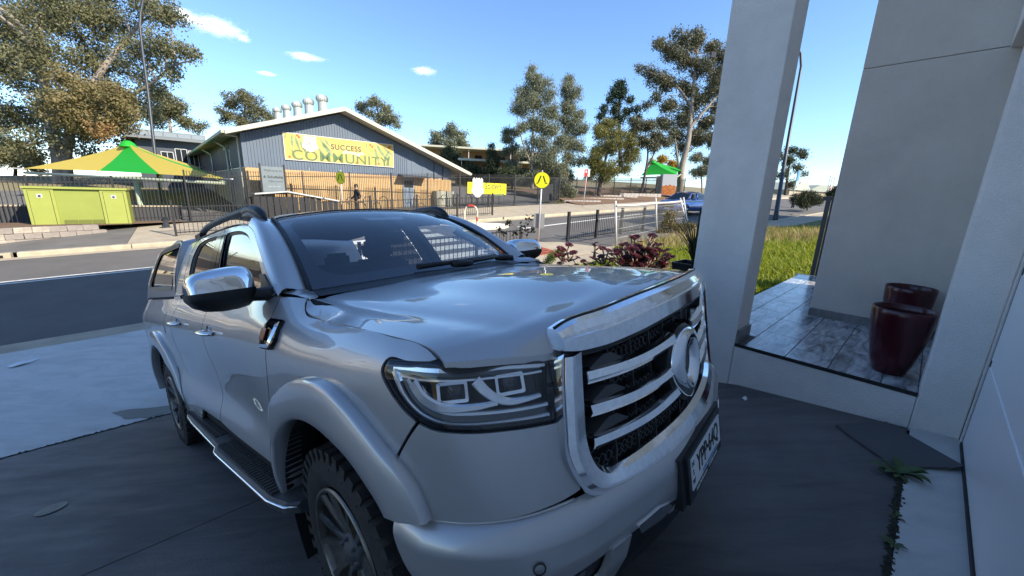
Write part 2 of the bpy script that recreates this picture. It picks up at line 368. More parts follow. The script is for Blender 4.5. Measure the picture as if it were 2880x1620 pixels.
# driveway: profile towards the street
DZ=[(-.42,-1.436),(1.02,-1.585),(1.17,-1.645),(1.6,-1.742),(4.36,-2.315),(5.45,-2.541)]
def dz(b): return float(np.interp(b,[p[0] for p in DZ],[p[1] for p in DZ]))
def drivepanel(a0,a1,b0,b1,name,m,off=0.,nb=14,na=2):
    P=[[tuple(HP(a,b,dz(b)+off)) for a in np.linspace(a0,a1,na)] for b in np.linspace(b0,b1,nb)]; mb=MB(); mb.grid(P,True)
    a,b,c=[np.array(mb.v[i]) for i in mb.f[0][:3]]
    if np.cross(b-a,c-a)[2]<0: mb.f=[f[::-1] for f in mb.f]
    return tag(mb.build(name,m),kind='structure')
drivepanel(-14,3.7,-.42,5.5,'driveway_base',M_GAP,-.02)
drivepanel(-14,3.60,-.145,2.565,'driveway_panel',M_DRIVE); drivepanel(-14,3.60,2.573,5.43,'driveway_panel',M_DRIVE)
drivepanel(-14,3.60,-.40,-.158,'garage_apron',M_SLAB,.006,nb=4)
# footpath slab between the driveway and the gutter
P=[]
for a in np.linspace(-13,6.,24):
    row=[]; p0=HP(a,5.465,-2.541)
    s,t=p0[:2]@U2,p0[:2]@N2
    for k in np.linspace(0,1,8):
        tt=t+(9.52-t)*k; z=(1-k)*(-2.541)+k*(float(zr(s,9.52))+.012)
        if a>-3 or True: z=z
        row.append((*(s*U2+tt*N2),z))
    P.append(row)
mb=MB(); mb.grid(P,True); a,b,c=[np.array(mb.v[i]) for i in mb.f[0][:3]]
if np.cross(b-a,c-a)[2]<0: mb.f=[f[::-1] for f in mb.f]
tag(mb.build('footpath_slab',M_SLAB),kind='structure')
# damp patch and grit in the joint, small things on the ground
M_DAMP=mat('damp_concrete',(.13,.135,.12),rough=.45,var=.2,scale=5)
def slabz(x,y):
    b=np.array([x,y])@H2; a=np.array([x,y])@H1; p0=a*H1+5.465*H2; s,t0=p0@U2,p0@N2; k=((np.array([x,y])@N2)-t0)/(9.52-t0); return (1-k)*(-2.541)+k*(float(zr(s,9.52))+.012)
pa=[(-.65,5.90),(-.50,5.86),(-.33,5.75),(-.1,5.66),(.3,5.62),(.6,5.60),(.6,5.50),(.0,5.49),(-.20,5.50),(-.37,5.50),(-.42,5.56),(-.52,5.60),(-.56,5.72)]
pa=[tuple(p) for p in poly_resample(pa+[pa[0]],40)[:-1]]
mb=MB(); V=[]
for a,b in pa: 
    q=a*H1+b*H2; V.append((q[0],q[1],slabz(*q)+.006))
mb.add(V,[tuple(range(len(V)))]); tag(mb.build('damp_patch',M_DAMP),kind='structure')
# lawn base of the empty block on the right
P=[[(*(s*U2+t*N2),float(lawnz(s,t))) for t in np.linspace(-6,6.99,10)] for s in np.linspace(6.2,40,24)]; mb=MB(); mb.grid(P,True); a,b,c=[np.array(mb.v[i]) for i in mb.f[0][:3]]
if np.cross(b-a,c-a)[2]<0: mb.f=[f[::-1] for f in mb.f]
tag(mb.build('lawn_ground',M_LAWN),kind='structure')

# unseen pale ground at the left, added to bounce sunlight into the shade
stsheet('bounce_ground',-45,-9.5,-14,9.45,-.02,M_CONC,ds=3,zf=lambda s,t: zr(s,9.4)+.03*(9.4-np.maximum(t,-2)),nt=8)

# ================================================================ the white house: porch, garage, pots
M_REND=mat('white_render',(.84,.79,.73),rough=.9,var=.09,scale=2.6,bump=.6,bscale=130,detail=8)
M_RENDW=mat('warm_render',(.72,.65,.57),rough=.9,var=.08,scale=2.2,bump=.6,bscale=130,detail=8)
M_TILEDARK=mat('skirting_stone',(.20,.195,.19),rough=.35,var=.4,scale=7,stretch=(1,1,.25))
M_GARAGE=mat('garage_door_paint',(.82,.82,.82),rough=.32,var=.02,scale=2)
M_STRIP=mat('black_rubber',(.012,.012,.012),rough=.6)
house=thing('house','white rendered house with porch column, garage door and tiled landing on the right','house',tuple(HP(3.606,0,-1.45)),A_H)
HL_=np.array(house.location)
def hb(mb,a0,a1,b0,b1,z0,z1):
    # box in house axes, local frame of the house empty (x along H1, y along H2)
    mb.box(((a0+a1)/2-3.606-0*0,(b0+b1)/2-0,(z0+z1)/2+1.45),(a1-a0,b1-b0,z1-z0)); return mb
TZ=-1.211
def hpart(name,m,*boxes,bevel=0.):
    mb=MB()
    for q in boxes: hb(mb,*q)
    o=mb.build(name,m,house)
    if bevel:
        md=o.modifiers.new('bevel','BEVEL'); md.width=bevel; md.segments=2
    return o
# column at the front corner of the porch
hpart('column',M_REND,(3.606,3.938,.982,1.428,-2.2,5.2),bevel=.008)
# plinth under the porch, towards the driveway; pier beside the garage; wall behind
hpart('plinth',M_REND,(3.608,3.80,-.146,.980,-2.2,TZ-.022),bevel=.006)
hpart('pier',M_REND,(3.606,3.86,-.375,-.148,-2.2,5.2),bevel=.008)
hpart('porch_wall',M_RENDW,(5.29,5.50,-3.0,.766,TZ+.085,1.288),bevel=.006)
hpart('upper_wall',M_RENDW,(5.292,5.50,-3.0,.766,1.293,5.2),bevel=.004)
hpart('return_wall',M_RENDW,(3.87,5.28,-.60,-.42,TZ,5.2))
hpart('porch_beam',M_REND,(3.87,5.28,-.62,-.135,1.27,1.9),bevel=.006)
# skirting tiles
def tiles(name,n,f,m):
    for k in range(n): f(k)
for k in range(2):
    b0=.766-k*.62; hpart('skirting_tile',M_TILEDARK,(5.268,5.289,b0-.614,b0,TZ,TZ+.083))
hpart('skirting_tile',M_TILEDARK,(3.612,3.936,.962,.981,TZ,TZ+.12)); hpart('skirting_tile',M_TILEDARK,(3.939,3.956,.985,1.42,TZ,TZ+.12))
for k in range(3): hpart('skirting_tile',M_TILEDARK,(3.868+.47*k,3.868+.47*k+.464,-.419,-.404,TZ,TZ+.12))
# marble-look floor tiles
def marble():
    m=bpy.data.materials.new('grey_marble_tile'); m.use_nodes=True; n=m.node_tree.nodes; l=m.node_tree.links; b=n['Principled BSDF']
    tc=n.new('ShaderNodeTexCoord'); oi=n.new('ShaderNodeObjectInfo'); ad=n.new('ShaderNodeVectorMath'); ad.operation='ADD'; mu=n.new('ShaderNodeVectorMath'); mu.operation='SCALE'; mu.inputs['Scale'].default_value=37.
    cx=n.new('ShaderNodeCombineXYZ'); l.new(oi.outputs['Random'],cx.inputs[0]); l.new(oi.outputs['Random'],cx.inputs[1]); l.new(cx.outputs[0],mu.inputs[0]); l.new(tc.outputs['Object'],ad.inputs[0]); l.new(mu.outputs[0],ad.inputs[1])
    mp=n.new('ShaderNodeMapping'); mp.inputs['Rotation'].default_value=(0,0,.5); mp.inputs['Scale'].default_value=(1.4,6.5,1); l.new(ad.outputs[0],mp.inputs[0])
    t=n.new('ShaderNodeTexNoise'); t.inputs['Scale'].default_value=2.2; t.inputs['Detail'].default_value=9; t.inputs['Roughness'].default_value=.62; t.inputs['Distortion'].default_value=.9; l.new(mp.outputs[0],t.inputs['Vector'])
    r=n.new('ShaderNodeValToRGB'); r.color_ramp.elements[0].position=.33; r.color_ramp.elements[0].color=(.09,.09,.097,1); r.color_ramp.elements[1].position=.68; r.color_ramp.elements[1].color=(.60,.59,.58,1); e=r.color_ramp.elements.new(.5); e.color=(.33,.33,.335,1); l.new(t.outputs[0],r.inputs[0]); l.new(r.outputs[0],b.inputs['Base Color'])
    b.inputs['Roughness'].default_value=.22; return m
M_MARB=marble()
M_GROUT=mat('tile_grout',(.10,.10,.10),rough=.9)
hpart('porch_slab',M_GROUT,(3.80,8.25,-.42,1.44,-2.2,TZ-.004),(3.612,3.80,-.146,.98,TZ-.021,TZ-.004))
tw,tl=.300,.600
tm={}
bx=[1.21,.91,.61,.337,.037,-.263]
rows=[1.44,1.212,.912,.612,.337,.04,-.146,-.42]
for j in range(len(rows)-1):
    b1,b0=rows[j],rows[j+1]; off=.3*(j%2); a=3.612 if b1<=.983 else 3.95
    if b1>.99 and b0<.99: a=3.95
    if b1<=-.14: a=3.872
    edges=[a]+[x for x in np.arange(3.612+off,8.3,.6) if x>a+.08 and x<8.15]+[8.25]
    for a0,a1 in zip(edges[:-1],edges[1:]):
        if a0>5.27 and b1<.78: continue
        mb=MB(); mb.box((0,0,0),(a1-a0-.007,b1-b0-.007,.008)); me=mb.mesh('floor_tile',M_MARB)
        link('floor_tile',me,house,((a0+a1)/2-3.606,(b0+b1)/2,TZ+1.45))
mb=MB(); hb(mb,3.604,3.611,-.146,.98,TZ-.022,TZ+.006); mb.build('tile_edge_trim',M_STRIP,house)
mb=MB(); hb(mb,8.252,8.30,.0,1.50,TZ-.30,TZ+.006); mb.build('step_nosing',M_REND,house)
# garage door wall
hpart('garage_jamb',M_REND,(3.54,3.604,-.44,-.377,-1.9,5.2))
hpart('door_seal',M_STRIP,(3.50,3.538,-.43,-.383,-1.43,1.4))
gd=hpart('garage_door',M_GARAGE,(-1.6,3.498,-.47,-.385,-1.415,1.35))
for k in range(5): hpart('garage_door_rib',M_GARAGE,(-1.58,3.49,-.392,-.380,-1.40+.55*k,-1.395+.55*k+.50))
hpart('bottom_seal',M_STRIP,(-1.6,3.50,-.40,-.372,-1.427,-1.402))
hpart('garage_lintel',M_REND,(-3.6,3.54,-.60,-.381,1.36,2.4)); hpart('garage_side_wall',M_REND,(-3.6,-1.62,-.60,-.381,-1.6,1.355))
# body of the house behind (two upper storeys, roof edge that throws the long shadow)
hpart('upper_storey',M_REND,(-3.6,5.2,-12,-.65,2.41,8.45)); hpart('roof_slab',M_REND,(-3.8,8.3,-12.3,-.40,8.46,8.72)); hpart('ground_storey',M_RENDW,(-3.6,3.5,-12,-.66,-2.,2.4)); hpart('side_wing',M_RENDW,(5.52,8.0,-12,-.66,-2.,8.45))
# dirty streaks at the foot of the plinth are part of the render noise; open mat and weeds lie in the corner
M_MAT=mat('grey_mat',(.10,.098,.10),rough=.95,var=.1,scale=40,bump=.5,bscale=500)
def onapron(a,b,h=0.): return HP(a,b,dz(b)+h)
mp_=[(3.304,.191),(3.575,-.04),(3.449,-.158),(3.173,-.379),(3.117,-.341),(3.002,-.17),(2.951,-.12),(3.183,.094)]
mb=MB(); k=len(mp_); top=[onapron(a,b,.016+(.02 if i in(3,4) else 0)) for i,(a,b) in enumerate(mp_)]; bot=[p-np.array([0,0,.010]) for p in top]
mb.add(top+bot,[tuple(range(k))]+[tuple(range(2*k-1,k-1,-1))]+[(i,k+i,k+(i+1)%k,(i+1)%k) for i in range(k)])
tag(mb.build('floor_mat',M_MAT,fix=True),'flat grey rubber mat lying askew in the corner by the garage door','mat')
# maroon pots on the landing
M_POT=mat('maroon_glaze',(.055,.006,.010),rough=.22,var=.25,scale=5)
M_POTIN=mat('pot_inside',(.02,.012,.012),rough=.8)
def pot(a,b,lab):
    t=thing('plant_pot',lab,'pot',tuple(HP(a,b,TZ+.005)),0,'maroon pots on the landing')
    mb=MB(); mb.lathe([(.0,.0),(.088,.0),(.098,.012),(.122,.10),(.150,.24),(.168,.36),(.174,.45),(.175,.488),(.170,.494),(.164,.488),(.162,.44)],n=48); mb.build('pot_body',M_POT,t)
    mb=MB(); mb.lathe([(.162,.44),(.150,.30),(.140,.20),(.0,.18)],n=48); mb.build('pot_inside',M_POTIN,t)
pot(3.925,.025,'empty tall maroon pot standing at the front edge of the tiled landing')
pot(5.06,.03,'empty tall maroon pot standing behind the other against the porch wall')
# weeds in the joint of the apron
M_WEED=mat('weed_green',(.05,.085,.02),rough=.6,var=.3,scale=20)
def weed(a,b,r,n,lab,seed,col=M_WEED):
    rnd=random.Random(seed); o0=onapron(a,b,.003); t=thing('weed',lab,'weed',tuple(o0),0,'weeds in the driveway joints')
    mb=MB()
    for k in range(n):
        th=2*math.pi*k/n+rnd.uniform(-.3,.3); L=r*rnd.uniform(.6,1.1); w=L*.16; d=np.array([math.cos(th),math.sin(th),0]); q=np.array([-d[1],d[0],0]); lift=rnd.uniform(.15,.5)*L; P=[]
        for f,ww in ((0,.25),(.3,.8),(.6,1.),(.85,.6),(1,.05)): c=d*L*f+np.array([0,0,lift*math.sin(f*2.2)]); P+= [c-q*w*ww,c+q*w*ww]
        mb.add(P,[(2*i,2*i+1,2*i+3,2*i+2) for i in range(4)])
    mb.build('leaves',col,t)
weed(2.90,-.135,.13,16,'largest green weed sprouting beside the grey mat',1); weed(2.45,-.150,.04,7,'small weed in the apron joint below the mat',2); weed(2.22,-.152,.05,7,'small weed at the near end of the apron joint',3)
M_GRIT=mat('joint_moss',(.045,.045,.03),rough=1,var=.5,scale=60,bump=.8,bscale=200)
def moss(b,a0,a1,n,seed,zo=.0,w=.02,zf=None):
    rnd=np.random.default_rng(seed); V=[];F=[]
    for k in range(n):
        a=rnd.uniform(a0,a1); bb=b+rnd.normal(0,w*.4); r=rnd.uniform(.003,.011); o=len(V); c=onapron(a,bb,zo)
        for j in range(5): V.append(c+np.array([r*1.4*math.cos(j*1.2566),r*1.4*math.sin(j*1.2566),0]))
        V.append(c+np.array([0,0,r*1.2])); F+= [(o+j,o+(j+1)%5,o+5) for j in range(5)]
    tag(mesh_np('joint_moss',V,F,M_GRIT),kind='stuff')
moss(-.15,1.5,2.9,420,3,.002); moss(5.447,-6,1.2,1500,4,.0,.03)
# valve cover, litter, oil marks on the concrete
M_COVER=mat('valve_cover',(.22,.20,.16),rough=.7,var=.3,scale=14)
mb=MB(); c0=(-.775,3.667); V=[]
for j in range(24): V.append(onapron(c0[0]+.075*math.cos(j*math.pi/12),c0[1]+.075*math.sin(j*math.pi/12),.006))
mb.add(V,[tuple(range(24))]); tag(mb.build('valve_cover',M_COVER),'round pale metal valve cover set in the dark driveway','valve cover')
M_LIT=mat('paper_litter',(.70,.71,.72),rough=.8)
def litter(pts,z,lab,nm='litter'):
    mb=MB(); c=np.mean(pts,axis=0); V=[tuple(HP(a,b,z+.008+.018*((i*7)%3)/2)) for i,(a,b) in enumerate(pts)]+[tuple(HP(c[0],c[1],z+.035))]; n=len(pts); mb.add(V,[(i,(i+1)%n,n) for i in range(n)]); tag(mb.build(nm,M_LIT,fix=True),lab,'litter')
litter([(-1.86,8.72),(-1.80,8.62),(-1.70,8.66),(-1.63,8.74),(-1.56,8.86),(-1.68,8.80),(-1.78,8.84)],slabz(*(HP(-1.7,8.75,0)[:2])),'crumpled scrap of white paper on the footpath slab at the left')
litter([(3.30,.75),(3.33,.745),(3.35,.765),(3.335,.785),(3.31,.775)],dz(.76),'tiny white leaf scrap on the dark driveway near the porch')

# ================================================================ the silver ute
# truck frame: X forward from front axle, Y left, Z up from the ground under the wheels
TRUCK_M=Matrix(((0.75790934,0.63451596,-0.15153525,0.07515153),(-0.62022433,0.77287167,0.13413112,1.74953028),(0.20222564,-0.00767338,0.97930889,-1.66212305),(0,0,0,1)))
PLAN=np.array([(.932,0),(.922,-.2),(.897,-.38),(.864,-.53),(.818,-.66),(.735,-.785),(.62,-.87),(.48,-.912),(.3,-.928),(.0,-.935),(-.4,-.935),(-.9,-.932),(-1.42,-.93),(-1.9,-.93),(-2.4,-.93),(-2.9,-.93),(-3.4,-.925),(-3.9,-.915),(-4.2,-.90),(-4.33,-.84),(-4.36,-.7)])
PU=np.array([0,.2,.3822,.5373,.6805,.8344,.9773,1.1234,1.3041,1.6043,2.0043,2.5043,3.0243,3.5043,4.0043,4.5043,5.0043,5.5044,5.8048,5.9479,6.091])
PV=np.array([.28,.40,.52,.64,.76,.88,1.0,1.08,1.15,1.21,1.27,1.34])
def _p(d,z=None):
    return np.stack([np.array(d,float),PV.copy() if z is None else np.array(z,float)],1)
_front=_p([.14,.09,.04,.01,.0,.005,.03,.05,.075,.12,.19,.27])
_corn =_p([.10,.06,.03,.01,.0,.0,.01,.022,.04,.085,.14,.2])
_corn2=_p([.08,.05,.02,.0,.0,.0,.0,.005,.02,.065,.12,.19],[.28,.40,.52,.64,.76,.88,1.0,1.08,1.15,1.195,1.215,1.23])
_fend =_p([.03,.01,.0,.0,.0,.0,.0,.0,.018,.065,.125,.20],[.28,.40,.52,.64,.76,.88,1.0,1.08,1.15,1.205,1.23,1.245])
_cowl =_p([.03,.01,.0,.0,.008,.005,.0,.0,.008,.03,.075,.125],[.28,.40,.52,.64,.76,.88,1.0,1.08,1.15,1.215,1.275,1.335])
_door =_p([.05,.02,.0,.005,.036,.03,.01,.0,.0,.02,.055,.105])
_bed  =_p([.05,.03,.02,.01,.01,.01,.0,.0,.0,.02,.05,.08])
PROF=np.array([_front]*4+[_corn,_corn,_corn2,_corn2]+[_fend,_fend]+[_cowl]+[_door]*4+[_bed]*6)

def shell(u,v,off=0.):
    u=np.atleast_1d(np.asarray(u,float)); v=np.atleast_1d(np.asarray(v,float))
    c=hermite(PU,PLAN,u); e=1e-3; tn=hermite(PU,PLAN,u+e)-hermite(PU,PLAN,u-e); tn/=np.maximum(np.linalg.norm(tn,axis=1),1e-9)[:,None]
    nrm=np.stack([-tn[:,1],tn[:,0]],1); pr=hermite(PU,PROF,u); n=len(u)
    # profile lookup, vectorised over points
    i=np.clip(np.searchsorted(PV,np.clip(v,PV[0],PV[-1]),side='right')-1,0,len(PV)-2); h=np.diff(PV); s=np.diff(pr,axis=1)/h[None,:,None]
    m=np.empty_like(pr); m[:,0]=s[:,0]; m[:,-1]=s[:,-1]; w_=(h[1:]/(h[:-1]+h[1:]))[None,:,None]; m[:,1:-1]=s[:,:-1]*w_+s[:,1:]*(1-w_)
    a=np.arange(n); H=h[i]; t=((np.clip(v,PV[0],PV[-1])-PV[i])/H)[:,None]; H=H[:,None]; t2=t*t;t3=t2*t
    d=(2*t3-3*t2+1)*pr[a,i]+(t3-2*t2+t)*H*m[a,i]+(-2*t3+3*t2)*pr[a,i+1]+(t3-t2)*H*m[a,i+1]
    q=c-nrm*(d[:,:1]-off); return np.column_stack([q,d[:,1]])
def shell_off(off): return lambda u,v: shell(u,v,off)
def X2U(x): return float(np.interp(-x,-PLAN[6:19,0],PU[6:19]))
M_PAINT=mat('silver_paint',(.47,.465,.46),rough=.42,metal=.62,coat=1.0,coatr=.012)
M_CHROME=mat('chrome',(.83,.84,.85),rough=.035,metal=1.)
M_DCHROME=mat('dusty_chrome',(.90,.90,.90),rough=.10,metal=1.,var=.10,scale=55,detail=8)
M_BLACK=mat('black_plastic',(.012,.012,.013),rough=.45,var=.3,scale=30,bump=.15,bscale=400)
M_GLOSSB=mat('gloss_black',(.006,.006,.007),rough=.06)
M_RUB=mat('tyre_rubber',(.016,.015,.014),rough=.8,var=.5,scale=14,col2=(.034,.03,.026),bump=.3,bscale=120)
M_RIM=mat('bronze_rim',(.16,.145,.125),rough=.32,metal=.8,var=.25,scale=20)
M_DARK=mat('underbody_black',(.006,.006,.006),rough=.9)
M_GREYP=mat('grey_plastic',(.055,.056,.058),rough=.5,bump=.2,bscale=300)
M_STEP=mat('step_rubber',(.045,.042,.040),rough=.7)
M_SEAT=mat('black_leather',(.02,.02,.022),rough=.5,bump=.1,bscale=200)
M_LINER=mat('headliner',(.20,.20,.20),rough=.9)
G_WIND=glass_mat('windscreen_glass',(.74,.78,.80),.13)
G_SIDE=glass_mat('side_glass',(.60,.63,.63),.16)
G_TINT=glass_mat('tinted_glass',(.05,.05,.055),.10)
G_LENS=glass_mat('lamp_lens',(.93,.94,.95),.05)

truck=thing('pickup_truck','silver dual-cab ute with canopy and chrome grille parked in the shaded driveway','ute')
truck.matrix_world=TRUCK_M
def tpart(name,mb,m,parent=None,fix=False): return mb.build(name,m,parent or truck,fix=fix)

# --- inner black body that shows in the panel gaps
S_IN=shell_off(-.016)
mb=MB()
for ua,ub,va,vb in ((.15,1.30,.47,1.14),(1.55,4.05,.52,1.33),(4.0,5.95,.62,1.33)):
    us=np.arange(ua,ub+.03,.06); vs=np.linspace(va,vb,14)
    uu,vv=np.meshgrid(us,vs,indexing='ij')
    if ua==1.55 or ua==4.0 or ua==.15:
        X=shell(uu.ravel(),vv.ravel(),-.03); P=X.reshape(len(us),len(vs),3)
        sel=MB(); o=len(mb.v); mb.v+= [tuple(p) for p in X]
        for i in range(len(us)-1):
            for j in range(len(vs)-1):
                c=(P[i,j]+P[i+1,j+1])/2
                if (c[0]-.02)**2+(c[2]-.41)**2<.55**2 or (c[0]+3.23)**2+(c[2]-.41)**2<.55**2: continue
                if c[0]>.55 and abs(c[1])<.72 and c[2]>.7: continue
                k=len(vs); mb.f.append((o+i*k+j,o+(i+1)*k+j,o+(i+1)*k+j+1,o+i*k+j+1)); mb.smooth.append(True)
mb.mirror(); tpart('inner_body',mb,M_DARK)

# --- hood: rows run from the cowl to the nose, columns from the centre to the cut line
HR=np.array([
 [(-.27,0,1.318),(-.275,-.22,1.317),(-.29,-.42,1.309),(-.305,-.68,1.294),(-.29,-.74,1.294),(-.254,-.789,1.296)],
 [(-.20,0,1.3165),(-.20,-.22,1.3145),(-.205,-.42,1.304),(-.215,-.678,1.286),(-.212,-.75,1.279),(-.206,-.820,1.263)],
 [(-.10,0,1.314),(-.10,-.22,1.311),(-.10,-.42,1.297),(-.10,-.672,1.275),(-.09,-.755,1.258),(-.07,-.828,1.234)],
 [(.12,0,1.304),(.12,-.22,1.300),(.12,-.42,1.276),(.12,-.658,1.254),(.12,-.755,1.238),(.14,-.838,1.222)],
 [(.36,0,1.290),(.36,-.22,1.286),(.36,-.42,1.257),(.36,-.638,1.232),(.36,-.75,1.220),(.38,-.846,1.206)],
 [(.58,0,1.271),(.575,-.22,1.267),(.565,-.42,1.238),(.55,-.625,1.214),(.53,-.74,1.205),(.505,-.845,1.194)],
 [(.735,0,1.250),(.725,-.22,1.246),(.705,-.42,1.221),(.67,-.615,1.202),(.62,-.735,1.193),(.57,-.844,1.181)],
 [(.835,0,1.232),(.825,-.22,1.227),(.80,-.42,1.210),(.757,-.607,1.192),(.683,-.735,1.176),(.595,-.845,1.170)],
 [(.885,0,1.205),(.875,-.22,1.20),(.845,-.42,1.186),(.79,-.612,1.168),(.715,-.737,1.156),(.608,-.846,1.160)],
 [(.90,0,1.15),(.89,-.22,1.148),(.862,-.42,1.14),(.806,-.625,1.131),(.733,-.742,1.143),(.622,-.848,1.150)]])
KH=np.array([0,.07,.18,.42,.68,.90,1.07,1.19,1.255,1.31]); KL=np.array([0,.22,.43,.64,.76,.86])
_r=HR[:,3]; HR=np.concatenate([HR[:,:3],(_r+.16*(HR[:,2]-_r)+np.array([0,0,.0015]))[:,None],_r[:,None],(_r+.25*(HR[:,4]-_r)+np.array([0,0,-.0035]))[:,None],HR[:,4:]],1); KL=np.array([0,.22,.43,.61,.64,.668,.76,.86])
def hood_s(u,v):
    u=np.atleast_1d(u);v=np.atleast_1d(v); R=hermite(KH,HR,u)
    return np.array([hermite(KL,R[k],v[k:k+1])[0] for k in range(len(u))])
def hood_grid(k0,k1,l0,l1,nu,nv):
    a=np.linspace(k0,k1,nu); b=np.linspace(l0,l1,nv); uu,vv=np.meshgrid(a,b,indexing='ij'); return hood_s(uu.ravel(),vv.ravel()).reshape(nu,nv,3)
def sheet(name,P,m,parent=None,mirror_=True,up=True):
    """single smooth sheet from a grid of points (columns start on the centre line), mirrored into a full panel"""
    P=np.asarray(P,float); a,b,_=P.shape
    if mirror_:
        Q=P[:,1:].copy(); Q[:,:,1]*=-1; P=np.concatenate([Q[:,::-1],P],1); b=P.shape[1]
    mb=MB(); mb.grid(P,True)
    n=np.cross(P[1,b//2]-P[0,b//2],P[0,b//2+1]-P[0,b//2])
    if (n[2]<0)==up: mb.f=[f[::-1] for f in mb.f]
    # folded rim
    rim=[(0,j) for j in range(b)]+[(i,b-1) for i in range(1,a)]+[(a-1,j) for j in range(b-2,-1,-1)]+[(i,0) for i in range(a-2,0,-1)]
    R=np.array([P[i] for i,j in rim for P_ in (P[i][j],)][0:0]) if 0 else np.array([P[i,j] for i,j in rim]); D=R.copy(); D[:,2]-=.018
    o=len(mb.v); mb.v+= [tuple(p) for p in R]+[tuple(p) for p in D]; k=len(rim)
    for i in range(k): mb.f.append((o+i,o+(i+1)%k,o+k+(i+1)%k,o+k+i)); mb.smooth.append(False)
    return mb.build(name,m,parent or truck)
sheet('hood',hood_grid(0,1.31,0,.855,60,40),M_PAINT)

# --- windscreen
WB=np.array([(-.285,0,1.327),(-.30,-.22,1.327),(-.335,-.45,1.325),(-.39,-.62,1.322),(-.435,-.70,1.320)])
WT=np.array([(-.985,0,1.764),(-.985,-.2,1.760),(-.99,-.40,1.744),(-1.015,-.53,1.728),(-1.045,-.585,1.718)])
KW=np.array([0,.22,.45,.62,.70])/.70
def wind_s(u,v):
    u=np.atleast_1d(np.asarray(u,float));v=np.atleast_1d(np.asarray(v,float)); a=hermite(KW,WB,np.abs(u)); b=hermite(KW,WT,np.abs(u)); t=v[:,None]
    p=a*(1-t)+b*t; bulge=.045*4*t*(1-t); p=p+bulge*np.array([.55,0,.83]); p[:,1]*=np.where(u<0,1,-1); return p
ol=chain([(-1,.0),(0,0),(1,0)],[(1,0),(1,1)],[(1,1),(0,1),(-1,1)])
def wind_m(u,v): return wind_s(u/.66,v/.8)
def scl(P,a,b): return [(p[0]*a,p[1]*b) for p in P]
panel('windscreen',wind_m,scl([(-.985,.015),(-.5,.015),(0,.015),(.5,.015),(.985,.015),(.985,.985),(.5,.985),(0,.985),(-.5,.985),(-.985,.985)],.66,.8),G_WIND,truck,res=.05,fold=0)
# black ceramic border under the glass: one ring
def ring_panel(name,surf,outer,inner,m,parent,off=0.):
    outer=np.array(outer);inner=np.array(inner); n=max(len(outer),len(inner)); 
    mb=MB(); A=surf(outer[:,0],outer[:,1]); B=surf(inner[:,0],inner[:,1]); V=list(A)+list(B); k=len(A)
    mb.add(V,[(i,(i+1)%k,k+(i+1)%k,k+i) for i in range(k)],True); return mb.build(name,m,parent)
def rrect(x0,x1,y0,y1,r,n=6,rr=None):
    P=[]
    R=rr or [r]*4
    for (cx,cy,a0),q in zip(((x1,y1,0),(x0,y1,90),(x0,y0,180),(x1,y0,270)),R):
        sx=-1 if a0 in(0,270) else 1; sy=-1 if a0 in(0,90) else 1
        for i in range(n+1):
            w_=math.radians(a0+90*i/n); P.append((cx+sx*q+q*math.cos(w_),cy+sy*q+q*math.sin(w_)))
    return P
def dens(P,k=6):
    P=np.array(P); out=[]
    for i in range(len(P)):
        for t in range(k): out.append(P[i]+(P[(i+1)%len(P)]-P[i])*t/k)
    return np.array(out)
def wsub(u,v): q=wind_m(u,v); return q-np.array([.006,0,.009])
inner=dens(rrect(-.60,.60,.085,.755,.12,8),4); 
outer=np.array([(np.sign(p[0])*.65 if abs(p[0])/.60>abs((p[1]-.42)/.335) else p[0]*1.0, p[1]) for p in inner]); 
outer=[]
for p in inner:
    d=np.array([p[0],p[1]-.42]); k=min(.652/max(abs(d[0]),1e-6),.395/max(abs(d[1]),1e-6)); outer.append((d[0]*k,d[1]*k+.4+.0))
ring_panel('windscreen_border',wsub,outer,inner,M_GLOSSB,truck)
# sensor housing + rear-view mirror inside
q=wind_s([0.02],[.9])[0]
mb=MB(); mb.add(*(lambda P:(P,[(0,1,2,3)]))([wind_s([a],[b])[0]-np.array([.012,0,.016]) for a,b in((-.28,.985),(.30,.985),(.20,.80),(-.18,.80))])); tpart('sensor_cover',mb,M_GLOSSB)
mb=MB(); mb.box((-1.02,.08,1.575),(.05,.27,.085),M=Matrix.Rotation(.25,3,'Y')); mb.tube([(-1.0,.06,1.62),(-.96,.03,1.70)],.012,6); tpart('interior_mirror',mb,M_BLACK)

# --- roof, from windscreen header to the tailgate end of the cab
def roof_row(x,zc,ye,ze,xe):
    return [(x,0,zc),(x,-.2,zc-.003),(x-.003,-.40,zc-.018),(x*.75+xe*.25,-.53,zc-.036),(x*.3+xe*.7,-.60,ze+.012),(xe,ye,ze)]
RR=np.array([[(-.985,0,1.768),(-.985,-.2,1.764),(-.99,-.40,1.748),(-1.015,-.53,1.732),(-1.05,-.60,1.719),(-1.09,-.668,1.697)],
 roof_row(-1.10,1.788,-.672,1.715,-1.16),roof_row(-1.35,1.806,-.676,1.733,-1.38),roof_row(-1.8,1.815,-.678,1.748,-1.8),roof_row(-2.3,1.808,-.672,1.750,-2.3),roof_row(-2.62,1.79,-.665,1.742,-2.62)])
KR=np.array([0,.12,.37,.82,1.32,1.64]); KRL=np.array([0,.2,.4,.54,.62,.69])
a=np.linspace(0,1.64,30); P=hermite(KR,RR,a); P=np.array([hermite(KRL,r,np.linspace(0,.69,16)) for r in P]); sheet('roof',P,M_PAINT)

